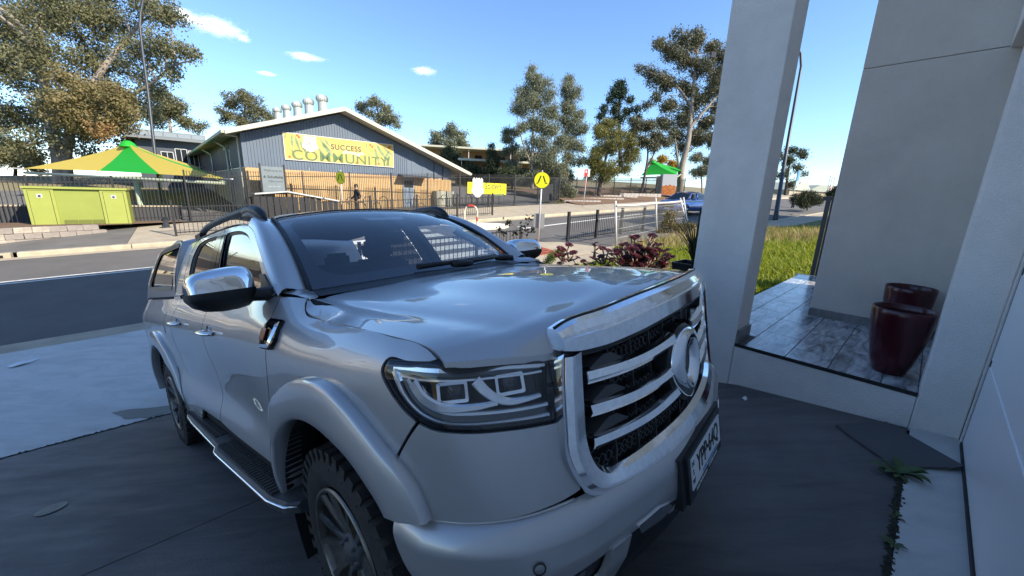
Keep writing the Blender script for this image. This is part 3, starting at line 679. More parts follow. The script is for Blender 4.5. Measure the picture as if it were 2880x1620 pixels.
# --- cab side (greenhouse) surface in (x,z)
def side_s(u,v,off=0.):
    u=np.atleast_1d(np.asarray(u,float));v=np.atleast_1d(np.asarray(v,float))
    y=-(.834-.37*(v-1.34))-.016*np.sin(np.clip((v-1.33)/.42,0,1)*math.pi)-off
    return np.column_stack([-u,y,v])           # u = -x
def side_off(o): return lambda u,v: side_s(u,v,o)
ROOFL=[(1.06,1.697),(1.22,1.722),(1.587,1.745),(2.0,1.75),(2.313,1.752),(2.62,1.742)]
FR_OUT=[(.44,1.342),(.53,1.398),(.79,1.574),(.914,1.645),(1.06,1.696)]
win_f=[(.588,1.345),(.656,1.430),(.752,1.504),(.894,1.58),(1.016,1.635),(1.159,1.669),(1.318,1.687),(1.475,1.695)]
gf=chain(win_f,[(1.475,1.695),(1.345,1.345)],[(1.345,1.345),(.588,1.345)])
gr=chain([(1.715,1.703),(1.9,1.711),(2.16,1.708),(2.235,1.695),(2.285,1.625)],[(2.285,1.625),(2.255,1.52),(2.20,1.345)],[(2.20,1.345),(1.60,1.345)],[(1.60,1.345),(1.715,1.703)])
panel('front_side_window',side_off(-.016),gf,G_SIDE,truck,res=.06,fold=0,flip=True)
panel('rear_side_window',side_off(-.016),gr,G_TINT,truck,res=.06,fold=0,flip=True)
def frame_panel(name,surf,outer,inner_list,m,fold=.012,res=.03,flip=False):
    """panel with window openings"""
    B=[dens_len(outer,.02)]+[dens_len(i,.02) for i in inner_list]; pts=[];edges=[]
    for b in B:
        o=len(pts); k=len(b); pts+= [tuple(p) for p in b]; edges+=[(o+i,o+(i+1)%k) for i in range(k)]
    nb=len(pts); P=np.array(pts); lo,hi=B[0].min(0),B[0].max(0)
    gx,gy=np.meshgrid(np.arange(lo[0]+res/2,hi[0],res),np.arange(lo[1]+res/2,hi[1],res)); g=np.stack([gx.ravel(),gy.ravel()],1); ok=inside(g[:,0],g[:,1],B[0])
    for b in B[1:]: ok&=~inside(g[:,0],g[:,1],b)
    g=g[ok]; dm=np.min(np.linalg.norm(g[:,None]-P[None],axis=2),axis=1) if len(g) else []
    if len(g): g=g[dm>res*.45]
    allp=np.concatenate([P,g]) if len(g) else P
    vs,_,fs,ov,_,_=delaunay_2d_cdt([Vector(p) for p in allp],edges,[],1,1e-7)
    uv=np.array([tuple(v) for v in vs]); ce=np.array([uv[list(f)].mean(0) for f in fs]); ok=inside(ce[:,0],ce[:,1],B[0])
    for b in B[1:]: ok&=~inside(ce[:,0],ce[:,1],b)
    F=[tuple(f) for f,k in zip(fs,ok) if k]; Q=surf(uv[:,0],uv[:,1]); e=2e-3
    N=np.cross(surf(uv[:,0]+e,uv[:,1])-surf(uv[:,0]-e,uv[:,1]),surf(uv[:,0],uv[:,1]+e)-surf(uv[:,0],uv[:,1]-e)); N/=np.linalg.norm(N,axis=1)[:,None]
    if flip: N=-N
    F=[f if np.cross(Q[f[1]]-Q[f[0]],Q[f[2]]-Q[f[0]])@N[f[0]]>0 else f[::-1] for f in F]
    V=[tuple(q) for q in Q]; NR=[tuple(n) for n in N]; sm=[True]*len(F); key={}
    for i,o_ in enumerate(ov):
        for o in o_:
            if o<nb: key[o]=i
    o=0
    for b in B:
        ring=[key[o+i] for i in range(len(b)) if o+i in key]; o+=len(b); n=len(ring); s0=len(V)
        for i in ring: V.append(tuple(Q[i]))
        for i in ring: V.append(tuple(Q[i]-N[i]*fold))
        for k in range(n): F.append((s0+k,s0+(k+1)%n,s0+n+(k+1)%n,s0+n+k)); sm.append(False)
        for rep in range(2):
            for k in range(n):
                t=unit(np.array(V[s0+(k+1)%n])-np.array(V[s0+k])); NR.append(tuple(unit(np.cross(t,N[ring[k]]))))
    me=bpy.data.meshes.new(name); me.from_pydata(V,[],F); me.polygons.foreach_set('use_smooth',sm); me.update(); me.normals_split_custom_set_from_vertices(NR); me.materials.append(m)
    return link(name,me,truck)
def dens_len(P,l):
    P=np.asarray(P,float); out=[]
    for i in range(len(P)):
        a,b=P[i],P[(i+1)%len(P)]; k=max(1,int(np.linalg.norm(b-a)/l))
        for t in range(k): out.append(a+(b-a)*t/k)
    return np.array(out)
def grow(P,d):
    P=np.asarray(P,float); c=P.mean(0); A=.5*np.sum(P[:,0]*np.roll(P[:,1],-1)-np.roll(P[:,0],-1)*P[:,1]); n=len(P); out=[]
    for i in range(n):
        t=unit(P[(i+1)%n]-P[i-1]); nn=np.array([t[1],-t[0]])*(1 if A>0 else -1); out.append(P[i]+nn*d)
    return np.array(out)
# glass run seals (black)
for nm,g in (('window_seal',gf),('window_seal',gr)):
    a=grow(g,.012); b=grow(g,-.010); mb=MB(); A=side_off(-.004)(a[:,0],a[:,1]); B=side_off(-.014)(b[:,0],b[:,1]); k=len(a)
    mb.add(list(A)+list(B),[(i,(i+1)%k,k+(i+1)%k,k+i) for i in range(k)],True); tpart(nm,mb,M_BLACK)
# door frames in paint round the glass, black middle pillar between
fd=chain(FR_OUT,[(1.06,1.696),(1.22,1.716),(1.565,1.735)],[(1.565,1.735),(1.47,1.345)],[(1.47,1.345),(1.465,1.328)],[(1.465,1.328),(.44,1.328)],[(.44,1.328),(.44,1.342)])
fd_f=frame_panel('front_door_frame',side_off(.0),fd,[grow(gf,.010)],M_PAINT,flip=True)
rd=chain([(1.575,1.736),(2.0,1.741),(2.28,1.742),(2.36,1.728),(2.405,1.66)],[(2.405,1.66),(2.40,1.52),(2.395,1.328)],[(2.395,1.328),(1.475,1.328)],[(1.475,1.328),(1.48,1.345)],[(1.48,1.345),(1.575,1.736)])
rd_f=frame_panel('rear_door_frame',side_off(.0),rd,[grow(gr,.010)],M_PAINT,flip=True)
panel('middle_pillar',side_off(.004),[(1.50,1.70),(1.556,1.702),(1.462,1.335),(1.365,1.335)],M_GLOSSB,truck,fold=.006,flip=True)
panel('middle_pillar',side_off(.004),[(1.566,1.703),(1.70,1.706),(1.588,1.335),(1.472,1.335)],M_GLOSSB,truck,fold=.006,flip=True)
cp=chain([(2.42,1.66),(2.375,1.735),(2.30,1.748)],[(2.30,1.748),(2.66,1.742)],[(2.66,1.742),(2.70,1.328)],[(2.70,1.328),(2.41,1.328)],[(2.41,1.328),(2.42,1.66)])
panel('rear_cab_pillar',side_off(.0),cp,M_PAINT,truck,flip=True)
panel('mirror_triangle',side_off(.006),[(.445,1.34),(.585,1.34),(.655,1.425),(.60,1.425)],M_BLACK,truck,fold=.006,flip=True)
# A pillar and roof side rail: strip from the windscreen edge / roof edge to the door frame
AP=[]
wsE=wind_s(np.full(24,-1.0),np.linspace(-.005,1,24))
fo=poly_resample([(.405,1.325),(.42,1.334),(.44,1.346),(.53,1.402),(.79,1.578),(.914,1.649),(1.06,1.700)],24); fo=side_s(fo[:,0],fo[:,1],.001)
g=[]
for i in range(24):
    a_,b_=wsE[i]+np.array([0,-.006,.004]),fo[i]; mid=(a_+b_)/2+np.array([.012,-.030,.030]); g.append(hermite([0,.5,1],np.array([a_,mid,b_]),np.linspace(0,1,7)))
rt=hermite(KR,RR,np.linspace(0.0,1.64,20))[:,5]; ro=poly_resample([(1.065,1.700)]+[(a_,b_+.003) for a_,b_ in ROOFL[1:]],20); ro=side_s(ro[:,0],ro[:,1],.001)
mb=MB(); mb.grid(np.array(g),True,flip=False)
g2=[]
for i in range(20):
    a_,b_=rt[i],ro[i]; mid=(a_+b_)/2+np.array([0,-.008,.006]); g2.append(hermite([0,.5,1],np.array([a_,mid,b_]),np.linspace(0,1,5)))
mb.grid(np.array(g2),True); apl=tpart('front_pillar',mb,M_PAINT,fix=True)
mb=MB(); mb.tube([tuple(p+np.array([.004,-.004,.010])) for p in wind_s(np.full(16,-1.0),np.linspace(-.02,1.0,16))],.011,6); mb.tube([tuple(p+np.array([.004,.004,.010])) for p in wind_s(np.full(16,1.0),np.linspace(-.02,1.0,16))],.011,6)
mb.tube([tuple(p+np.array([-.01,0,.004])) for p in wind_s(np.linspace(-1,1,24),np.full(24,1.0))],.009,6); tpart('windscreen_seal',mb,M_BLACK)
# cowl and wipers
cw=[]
for u_ in np.linspace(-1,1,30):
    a_=wind_s([u_],[.02])[0]; b_=a_+np.array([.10,0,-.03]); cw.append([a_+np.array([-.01,0,-.003]),a_+np.array([.04,0,-.016]),b_])
mb=MB(); mb.grid(np.array(cw),True); tpart('cowl',mb,M_BLACK,fix=True)
def wiper(pts,r=.011):
    mb=MB(); P=[np.array(p,float) for p in pts]; mb.tube(P,[r*1.5,r*1.2,r,r*.8,r*.6][:len(P)],6); return mb
for uu_,vv_,rr_ in (((-.30,.0,.30,.62),(.030,.030,.034,.045),.011),((.02,.25,.50,.80),(.018,.018,.022,.032),.013)):
    pts=[wind_s([a_],[b_])[0]+np.array([.020,0,.024]) for a_,b_ in zip(uu_,vv_)]
    w1=wiper(pts,rr_); tpart('wiper',w1,M_BLACK)
for u_ in (.12,.74):
    mb=MB(); q=wind_s([u_],[.02])[0]+np.array([.035,0,.016]); mb.tube([q+np.array([.02,.05,-.005]),q,q-np.array([0,.09,-.002])],[.014,.022,.013],8); tpart('wiper_pivot',mb,M_BLACK)
# panel closing the corner between hood, windscreen base and fender
A_=poly_resample(shell([1.858,1.862,1.90,1.96,2.02],[1.326,1.334,1.339,1.339,1.334]),14); B_=poly_resample([(-.262,-.775,1.296),(-.285,-.745,1.297),(-.33,-.712,1.301),(-.39,-.695,1.310),(-.44,-.694,1.330)],14); mb=MB()
mb.grid(np.array([[A_[i]*(1-t)+B_[i]*t+np.array([0,0,.010*4*t*(1-t)]) for t in np.linspace(0,1,6)] for i in range(14)]),True); o=tpart('fender_corner',mb,M_PAINT,fix=True); mirror_copy(o)

# --- outer panels cut from the body shell
R_F=.545
HL=[(1.147,1.149),(1.152,1.128),(1.133,1.093),(1.108,1.063),(1.078,1.034),(1.042,1.010),(1.008,.996),(.948,.986),(.893,.980),(.817,.975),(.689,.965)]
HLT=[(.658,1.112),(.72,1.122),(.792,1.130),(.952,1.135),(.968,1.147),(1.066,1.149),(1.147,1.149)]
hl_out=chain(HL,[(.689,.965),(.664,1.06),(.658,1.112)],HLT)
hl_g=grow(np.array(hl_out),.007)
def near_rim(lo,hi): return [tuple(p) for p in hl_g if lo(p) and hi(p)]
FO=[(-.50,.44),(-.505,.60),(-.465,.76),(-.40,.87),(-.31,.945),(-.213,.992),(-.116,1.032),(-.002,1.064),(.076,1.076),(.145,1.077),(.217,1.064),(.281,1.034),(.337,1.0),(.392,.963),(.44,.925),(.482,.893),(.515,.855),(.540,.807),(.556,.752)]
FI=[(-.475,.43),(-.45,.54),(-.40,.66),(-.325,.765),(-.23,.842),(-.13,.896),(-.05,.922),(.02,.932),(.085,.932),(.159,.922),(.219,.906),(.278,.884),(.329,.853),(.375,.816),(.408,.785),(.43,.752)]
fo_uv=[(X2U(x),z) for x,z in FO]; fi_uv=[(X2U(x),z) for x,z in FI]
gapBF=[(1.045,1.004),(1.071,.978),(1.159,.869)]   # fender / bumper joint
# fender
f_top=[(1.859,1.328),(1.831,1.299),(1.786,1.2725),(1.668,1.2595),(1.388,1.2335),(1.192,1.2205),(1.048,1.199),(1.000,1.176),(.980,1.160)]
lip=[(1.0,1.156),(1.066,1.157),(1.150,1.157),(1.162,1.130),(1.141,1.088),(1.114,1.057),(1.083,1.027),(1.052,1.006)]
a_=poly_resample(fo_uv,60); arch=[tuple(p) for p in a_[::-1] if .87<p[1] or p[0]>1.9]
arch=[tuple(p) for p in a_[::-1]]; k0=min(range(60),key=lambda i:abs(arch[i][0]-1.150)+abs(arch[i][1]-.880)); arch=arch[k0:]
fend=chain([(1.862,1.338)]+f_top,[f_top[-1],lip[0]],lip,[lip[-1],(1.077,.978),(1.164,.872)],[(1.164,.872),arch[0]],arch,[arch[-1],(2.10,.56)],[(2.10,.56),(2.075,.70),(2.06,.86),(2.0,.985),(1.966,1.115),(1.976,1.216),(2.0,1.262),(2.02,1.318)],[(2.02,1.318),(1.862,1.338)])
fender=panel('front_fender',shell,fend,M_PAINT,truck,res=.03,flip=True)
# doors
fdoor=[(2.028,1.325),(2.007,1.262),(1.984,1.216),(1.973,1.115),(2.008,.988),(2.068,.862),(2.083,.70),(2.098,.60)]
fdoor=chain(fdoor,[(2.098,.60),(2.95,.605),(3.016,.61)],[(3.016,.61),(3.018,.72),(3.024,.95),(3.022,1.15),(3.05,1.325)],[(3.05,1.325),(2.028,1.325)])
door_f=panel('front_door',shell,fdoor,M_PAINT,truck,flip=True)
rdoor=chain([(3.059,1.325),(3.031,1.15),(3.033,.95),(3.026,.72),(3.024,.61)],[(3.024,.61),(3.50,.60)],[(3.50,.60),(3.66,.615),(3.75,.67),(3.86,.73),(4.0,.79),(4.045,.90),(4.03,1.06),(4.010,1.17),(3.99,1.325)],[(3.99,1.325),(3.059,1.325)])
door_r=panel('rear_door',shell,rdoor,M_PAINT,truck,flip=True)
RA=(X2U(-3.23),.41)
def arc(r,a0,a1,n=26): return [(RA[0]+r*math.cos(math.radians(a)),RA[1]+r*math.sin(math.radians(a))) for a in np.linspace(a0,a1,n)]
oarc=arc(.655,168,20)
bed=chain([(4.000,1.328),(4.018,1.17),(4.038,1.06),(4.053,.90),(4.008,.785)],[(4.008,.785),oarc[4]],oarc[4:],[oarc[-1],(5.93,.66)],[(5.93,.66),(5.95,1.0),(5.94,1.328)],[(5.94,1.328),(4.0,1.328)])
bed_p=panel('bed_side',shell,bed,M_PAINT,truck,flip=True)
low=chain([(3.50,.592),(3.665,.607),(3.758,.662),(3.865,.722),(4.006,.778)],[(4.006,.778),(4.30,.80)],[(4.30,.80),(4.34,.50),(4.34,.40)],[(4.34,.40),(3.60,.50)],[(3.60,.50),(3.50,.592)])
panel('lower_quarter',shell_off(-.006),low,M_PAINT,truck,flip=True)
fuel=rrect(4.29,4.66,1.07,1.235,.03,5)
panel('fuel_flap',shell_off(.003),fuel,M_PAINT,truck,flip=True,fold=.006,er=.015)
# upper bumper cover beside the grille
bt=[(.694,.957),(.817,.967),(.893,.972),(.948,.978),(1.010,.988),(1.043,1.001)]
ends=[tuple(p) for p in a_ if p[1]<.86 and p[0]<1.2]
bump=chain([(.636,1.0),(.640,.957)],[(.640,.957),(.694,.957)],bt,[bt[-1],(1.066,.977),(1.152,.872)],[(1.152,.872),ends[0]],ends,[ends[-1],(1.052,.745)],[(1.052,.745),(.96,.747),(.878,.747),(.775,.750),(.70,.754),(.625,.765)],[(.625,.765),(.648,.833),(.655,.913),(.636,1.0)])
bumper_u=panel('upper_bumper',shell,bump,M_PAINT,truck,flip=True)
# lower bumper: its own bulged profile
LBV=np.array([.745,.738,.722,.700,.688,.60,.52,.44]); LBO=np.array([-.02,.0,.018,.036,.040,.034,.016,-.02])
def lowb(u,v):
    off=np.interp(-np.asarray(v,float),-LBV,LBO); v=np.asarray(v,float); u=np.asarray(u,float)
    dz=-.045*np.clip(1-u/.55,0,1)**1.2
    P=shell(u,np.full_like(u,.76)); e=1e-3; c=hermite(PU,PLAN,u); tn=hermite(PU,PLAN,u+e)-hermite(PU,PLAN,u-e); tn/=np.linalg.norm(tn,axis=1)[:,None]; nn=np.stack([-tn[:,1],tn[:,0]],1)
    fade=np.clip((1.32-u)/.25,0.,1); return np.column_stack([P[:,0]+nn[:,0]*off*fade,P[:,1]+nn[:,1]*off*fade,v+dz])
rear_edge=[(1.175,.742),(1.165,.66),(1.10,.55),(1.04,.46)]
lb=chain([(0,.738),(1.175,.742)],rear_edge,[(1.04,.46),(.93,.50),(.80,.545),(.66,.575),(.50,.585),(.34,.585)],[(.34,.585),(.28,.53)],[(.28,.53),(0,.53)],[(0,.53),(0,.738)])
lo=panel('lower_bumper',lowb,lb,M_PAINT,truck,flip=True,fold=.01,res=.025)
mirror_copy(lo)
for o in (fender,door_f,door_r,bed_p,bumper_u,fd_f,rd_f,apl): mirror_copy(o)
# thin bright lip on the bumper joint
mb=MB(); us=np.linspace(.66,1.185,30); P=lowb(us,np.full(30,.741)); mb.tube([p+np.array([.004,0,0]) for p in P],.005,6); mb.mirror(); tpart('bumper_lip',mb,M_PAINT)
# dark lower intake, fog lamp pocket, silver wing, skid plate
def lowb_o(o): return lambda u,v: lowb(u,v)+np.column_stack([np.full(len(np.atleast_1d(u)),o*.8),-np.full(len(np.atleast_1d(u)),o*.6),np.zeros(len(np.atleast_1d(u)))])
o=panel('lower_intake',lowb_o(-.03),[(0,.56),(.30,.56),(.36,.60),(.52,.60),(.62,.59),(.62,.40),(0,.40)],M_BLACK,truck,flip=True,fold=0); mirror_copy(o)
o=panel('intake_trim',lowb_o(.004),[(.22,.565),(.36,.60),(.47,.597),(.45,.56),(.33,.545)],M_DCHROME,truck,flip=True,fold=.02); mirror_copy(o)
fogp=[(.58,.578),(.66,.572),(.80,.541),(.93,.497),(.86,.46),(.70,.47),(.60,.50)]
o=panel('fog_lamp_pocket',lowb_o(-.022),fogp,M_BLACK,truck,flip=True,fold=0); mirror_copy(o)
o=panel('fog_lamp',lowb_o(-.012),[(.66,.55),(.78,.525),(.84,.50),(.76,.485),(.67,.50)],M_DCHROME,truck,flip=True,fold=.01); mirror_copy(o)
o=panel('bumper_wing',lowb_o(.006),[(.50,.587),(.575,.582),(.60,.49),(.72,.44),(.55,.42),(.52,.50)],M_PAINT,truck,flip=True,fold=.02); mirror_copy(o)
mb=MB(); sp=lowb([.79],[.632])[0]; 
for r_,m_,nm in ((.013,M_BLACK,'parking_sensor'),):
    b=MB(); P=[sp+np.array([0.003,-.003,0])+.015*(math.cos(a)*np.array([.62,.78,0])*1+math.sin(a)*np.array([0,0,1])) for a in np.linspace(0,2*math.pi,17)]; b.tube(P,.0022,5,cap=False); tpart(nm,b,M_BLACK)

# --- wheel arch flares
def flare(name,outer,inner,offo,offi,side=1,shade=M_PAINT,n=70):
    """swept moulding: foot on the body, ledge, sloping face, rolled inner lip"""
    O=poly_resample(outer,n); I=poly_resample(inner,n); oo=np.interp(np.linspace(0,1,n),*offo); oi=np.interp(np.linspace(0,1,n),*offi); S=[]
    def pt(xz,off): return shell([X2U(xz[0])],[xz[1]],off)[0]
    for i in range(n):
        o,q=O[i],I[i]; m1=o+(q-o)*.10; m2=o+(q-o)*.55; m3=o+(q-o)*.93
        f=pt(o,-.004); l0=pt(o,oo[i]*.75); l1=pt(m1,oo[i]); c=pt(m2,oo[i]*.45+oi[i]*.55+.006); e=pt(m3,oi[i]); e2=pt(q,oi[i]-.006); r=pt(q,oi[i]-.055); r2=r+np.array([0,.05,0])
        S.append([f,l0,l1,(l1*.5+c*.5)+0,c,(c+e)/2,e,e2,r,r2])
    mb=MB(); mb.grid(np.array(S),True)
    for k in (0,n-1):
        mb.add(S[k],[tuple(range(len(S[k])))])
    return tpart(name,mb,shade,fix=True)
ff=flare('wheel_flare',FO,FI,([0,.18,.35,1],[.0,.022,.034,.034]),([0,.12,.3,1],[-.005,.02,.046,.046]))
mirror_copy(ff)
def arcx(r,a0,a1,n,cx=-3.23,cz=.41,rx=1.): return [(cx+rx*r*math.cos(math.radians(a)),cz+r*math.sin(math.radians(a))) for a in np.linspace(a0,a1,n)]
rf=flare('wheel_flare',arcx(.655,175,-2,30),arcx(.53,176,-1,30),([0,.2,.8,1],[.03,.034,.026,-.02]),([0,.2,.72,1],[.04,.05,.035,-.025]))
mirror_copy(rf)
# wheel wells
for cx in (0.02,-3.23):
    mb=MB(); V=[]
    for yy in (-.93,-.45):
        V.append([(cx+.585*math.cos(a),yy if yy>-.9 else -.885,.41+.585*math.sin(a)) for a in np.linspace(-.5,math.pi+.5,30)])
    mb.grid(np.array(V),True); mb.add([V[1][i] for i in range(30)],[tuple(range(30))]); mb.mirror(); tpart('wheel_well',mb,M_DARK)
    mb=MB()
    A=poly_resample(FI,40) if cx>0 else np.array(arcx(.53,176,-1,40)); 
    L=[[shell([X2U(x)],[z],-.012)[0] for x,z in A],[(x,-.80,z) for x,z in A]]
    mb.grid(np.array(L),True); mb.mirror(); tpart('arch_liner',mb,M_BLACK)

# --- wheels
def wheel(cx,cy,steer=0.):
    """tyre with lugs, split-spoke rim; wheel part at the hub, outer face towards -Y"""
    R,W=.388,.265; hub=bpy.data.objects.new('wheel',None)
    prof=[(.245,-W/2+.012),(.275,-W/2-.002),(.318,-W/2-.006),(.352,-W/2+.004),(.374,-W/2+.022),(.381,-W/2+.05),(.382,0)]
    prof=prof+[(r,-h) for r,h in prof[::-1][1:]]; mb=MB(); mb.lathe(prof,axis='Y',n=56); return mb
def make_wheel():
    R,W=.388,.265; mb=wheel(0,0); 
    lug=MB()
    for k in range(40):
        a=2*math.pi*k/40; 
        for row,(y0,wd,ln,sk) in enumerate(((-.108,.05,.036,.0),(-.045,.046,.04,.5),(.018,.046,.04,-.5),(.082,.05,.036,.0))):
            aa=a+(row%2)*math.pi/40; M=Matrix.Rotation(-aa,3,'Y')@Matrix.Rotation(sk*.6,3,'X'); r=.384
            lug.box((r*math.cos(aa),y0,r*math.sin(aa)),(.016,wd,ln),M=M)
        aa=a; M=Matrix.Rotation(-aa,3,'Y'); 
        for sy in (-1,1):
            r=.362; lug.box((r*math.cos(aa),sy*(W/2-.006),r*math.sin(aa)),(.036,.012,.026),M=M)
            if k%2==0:
                r=.318; lug.box((r*math.cos(aa),sy*(W/2+.001),r*math.sin(aa)),(.03,.006,.006),M=M)
    tyre=mb.mesh('tyre',M_RUB); lugs=lug.mesh('tread',M_RUB)
    rim=MB(); y=-W/2; rim.lathe([(.247,y+.004),(.243,y-.006),(.232,y-.004),(.226,y+.02),(.222,y+.16),(.10,y+.17)],axis='Y',n=48)
    rimm=rim.mesh('rim',M_RIM)
    back=MB(); back.lathe([(.0,y+.10),(.224,y+.10)],axis='Y',n=32); backm=back.mesh('brake_shadow',M_DARK)  # black disc standing in for the shade behind the spokes
    sp=MB()
    for k in range(6):
        a=2*math.pi*k/6+.26
        for s in (-1,1):
            a1=a+s*.10; a2=a+s*.235; r0,r1=.055,.232; wd=.028
            p0=np.array([r0*math.cos(a1),r0*math.sin(a1)]); p1=np.array([r1*math.cos(a2),r1*math.sin(a2)]); t=unit(p1-p0); n=np.array([-t[1],t[0]])
            V=[]
            for p,w_,yy in ((p0,wd*.9,y+.030),(p0*.5+p1*.5,wd*.62,y+.012),(p1,wd*.85,y+.0)):
                for sd,dy in ((-1,.012),(-.72,0),(.72,0),(1,.012),(1,.045),(-1,.045)):
                    q=p+n*sd*w_/1.6; V.append((q[0],yy+dy,q[1]))
            F=[]
            for i in range(2):
                for j in range(6): F.append((i*6+j,i*6+(j+1)%6,(i+1)*6+(j+1)%6,(i+1)*6+j))
            sp.add(V,F)
    spm=sp.mesh('spokes',M_RIM)
    b=bmesh.new(); b.from_mesh(spm); bmesh.ops.recalc_face_normals(b,faces=b.faces); b.to_mesh(spm); b.free()
    cap=MB(); cap.lathe([(0,y+.006),(.034,y+.008),(.040,y+.016),(.066,y+.024),(.072,y+.06)],axis='Y',n=24)
    for k in range(6):
        a=2*math.pi*k/6; cap.lathe([(0,y+.010),(.009,y+.010),(.009,y+.04)],c=(.054*math.cos(a),0,.054*math.sin(a)),axis='Y',n=8)
    capm=cap.mesh('hub_cap',M_GREYP)
    return tyre,lugs,rimm,backm,spm,capm
WM=make_wheel()
for cx,cy,rz in ((0,-.775,-.05),(-3.23,-.775,0),(0,.775,math.pi),(-3.23,.775,math.pi)):
    t=link('wheel',WM[0],truck,(cx,cy,.388),(0,.3 if cx==0 else 0,rz))
    for me,nm in zip(WM[1:],('tread','rim','brake_shade_disc','spokes','hub_cap')): link(nm,me,t)

# --- running board
mb=MB(); 
def board_sec(x,yo,z=.458): return [(x,-.80,z-.01),(x,-.83,z+.004),(x,yo+.012,z+.002),(x,yo,z-.008),(x,yo+.004,z-.045),(x,yo+.04,z-.06),(x,-.80,z-.05)]
st=[(-.34,-.925,.482),(-.38,-.965,.486),(-.50,-.99,.488),(-1.26,-1.002,.490),(-1.32,-1.0,.490),(-1.38,-.980,.492),(-1.50,-.978,.492),(-2.03,-.972,.494),(-2.24,-.962,.494),(-2.40,-.925,.494),(-2.44,-.88,.492)]
mb.grid(np.array([board_sec(*s) for s in st]),False); mb.add(board_sec(*st[0]),[tuple(range(7))]); mb.add(board_sec(*st[-1]),[tuple(range(7))]); rb=tpart('running_board',mb,M_GREYP,fix=True); mirror_copy(rb)
mb=MB(); mb.tube([(x,yo-.003,z-.012) for x,yo,z in st],.0055,6); tpart('step_edge_trim',mb,M_DCHROME)
mb=MB()
for k in range(62):
    x=-.50-k*.030
    if -1.50<x<-1.36: continue
    ye=-.978 if x>-1.36 else -.957
    for c0,c1 in ((-.845,-.885),(-.893,-.925),(-.933,ye+.004)):
        mb.box((x,(c0+c1)/2,.497),(.016,abs(c1-c0),.010))
tpart('step_tread',mb,M_STEP)

# --- door handles, badge, mirror
for u_,v_ in ((2.86,1.152),(3.755,1.172)):
    p=shell([u_],[v_])[0]; b=MB(); 
    P=[p+np.array([.105,-.002,-.004]),p+np.array([.085,-.028,0]),p+np.array([.03,-.040,.003]),p+np.array([-.04,-.040,.003]),p+np.array([-.09,-.028,0]),p+np.array([-.105,-.004,-.003])]
    b.tube(poly_resample(P,14),.017,10,flat=.62); h=tpart('door_handle',b,M_CHROME)
    b=MB(); b.lathe([(.0,.012),(.03,.010),(.046,0),(.05,-.004)],c=p+np.array([-.0,.004,-.012]),axis='Y',n=20); b.flipy(); b.v=[(x,-y,z) for x,y,z in b.v]; b.build('handle_cup',M_CHROME,h,fix=True)
uB,vB=X2U(-.325),1.192
def badge_s(o): return lambda u,v: shell(u,v,o)
bo=chain([(uB-.062,vB+.050),(uB+.035,vB+.050)],[(uB+.035,vB+.050),(uB+.055,vB+.03)],[(uB+.055,vB+.03),(uB+.055,vB-.056)],[(uB+.055,vB-.056),(uB-.04,vB-.056)],[(uB-.04,vB-.056),(uB-.07,vB-.02)],[(uB-.07,vB-.02),(uB-.062,vB+.050)])
bdg=panel('side_vent_badge',badge_s(.016),bo,M_GLOSSB,truck,flip=True,fold=.016)
mb=MB(); A=np.array(grow(bo,-.008)); Bq=np.array(grow(bo,-.024)); sel=[i for i in range(len(A))]
PA=shell(A[:,0],A[:,1],.021); PB=shell(Bq[:,0],Bq[:,1],.026); k=len(A); mb.add(list(PA)+list(PB),[(i,(i+1)%k,k+(i+1)%k,k+i) for i in range(k)],True); mb.build('badge_ring',M_CHROME,bdg,fix=True)
M_RED=mat('dark_red_enamel',(.16,.02,.015),rough=.25)
o=panel('badge_insert',badge_s(.024),rrect(uB+.005,uB+.05,vB-.024,vB+.018,.006,3),M_RED,bdg,flip=True,fold=.004); 
# mirror: superellipsoid cap, black base and arm
def mirror_pt(a,b,c0,dims,e1=.55,e2=.6):
    ca,sa=math.cos(a),math.sin(a); cb,sb=math.cos(b),math.sin(b); f=lambda x,e: math.copysign(abs(x)**e,x)
    return np.array(c0)+np.array([dims[0]*f(cb,e1)*f(ca,e2),dims[1]*f(cb,e1)*f(sa,e2),dims[2]*f(sb,e1)])
def mirror_shape(z0,z1,nm,m,parent,scale=1.,tw=.0):
    c0=(-.56,-.992,1.376); D=(.105*scale,.122*scale,.092*scale); mb=MB(); G=[]
    for b in np.linspace(z0,z1,14):
        row=[]
        for a in np.linspace(0,2*math.pi,41):
            p=mirror_pt(a,b,(0,0,0),D); 
            x,y,z=p; x=x*(1-.35*(z/.09 if z>0 else 0)*.6)-y*.32; y=y; z=z+ .012*(-y/.13)*(0); row.append((c0[0]+x,c0[1]+y,c0[2]+z*(1+.12*(y/.13))))
        G.append(row)
    mb.grid(np.array(G),True); return mb.build(nm,m,parent,fix=True)
mir=mirror_shape(-.02,1.5707,'mirror_cap',M_CHROME,truck)
mirror_copy(mir)
mb=MB(); c0=np.array((-.56,-.992,1.376)); G=[]
for t,(zz,s,sy) in enumerate(((.0,1.01,0),(-.022,1.0,0),(-.030,.97,0.),(-.055,.86,.012),(-.075,.62,.03),(-.083,.30,.045))):
    row=[]
    for a in np.linspace(0,2*math.pi,41):
        p=mirror_pt(a,0,(0,0,0),(.105*s,.125*s,.08)); row.append(c0+np.array([p[0]-p[1]*.32,p[1]+sy*.4,zz]))
    G.append(row)
G.append([np.mean(G[-1],axis=0)]*41); mb.grid(np.array(G),True)
mb.tube([c0+np.array([.0,.05,-.03]),c0+np.array([.02,.12,-.036]),c0+np.array([.055,.175,-.038]),c0+np.array([.075,.20,-.030])],[.030,.032,.038,.05],10,flat=.9)
mbase=mb.build('mirror_base',M_BLACK,truck,fix=True); mirror_copy(mbase)
mb=MB(); 
for k in range(22):
    a=math.pi*1.02+k*.055; p=mirror_pt(a,0,(0,0,0),(.109,.129,.08)); 
    mb.box(c0+np.array([p[0]-p[1]*.32,p[1],-.004]),(.006,.006,.014))
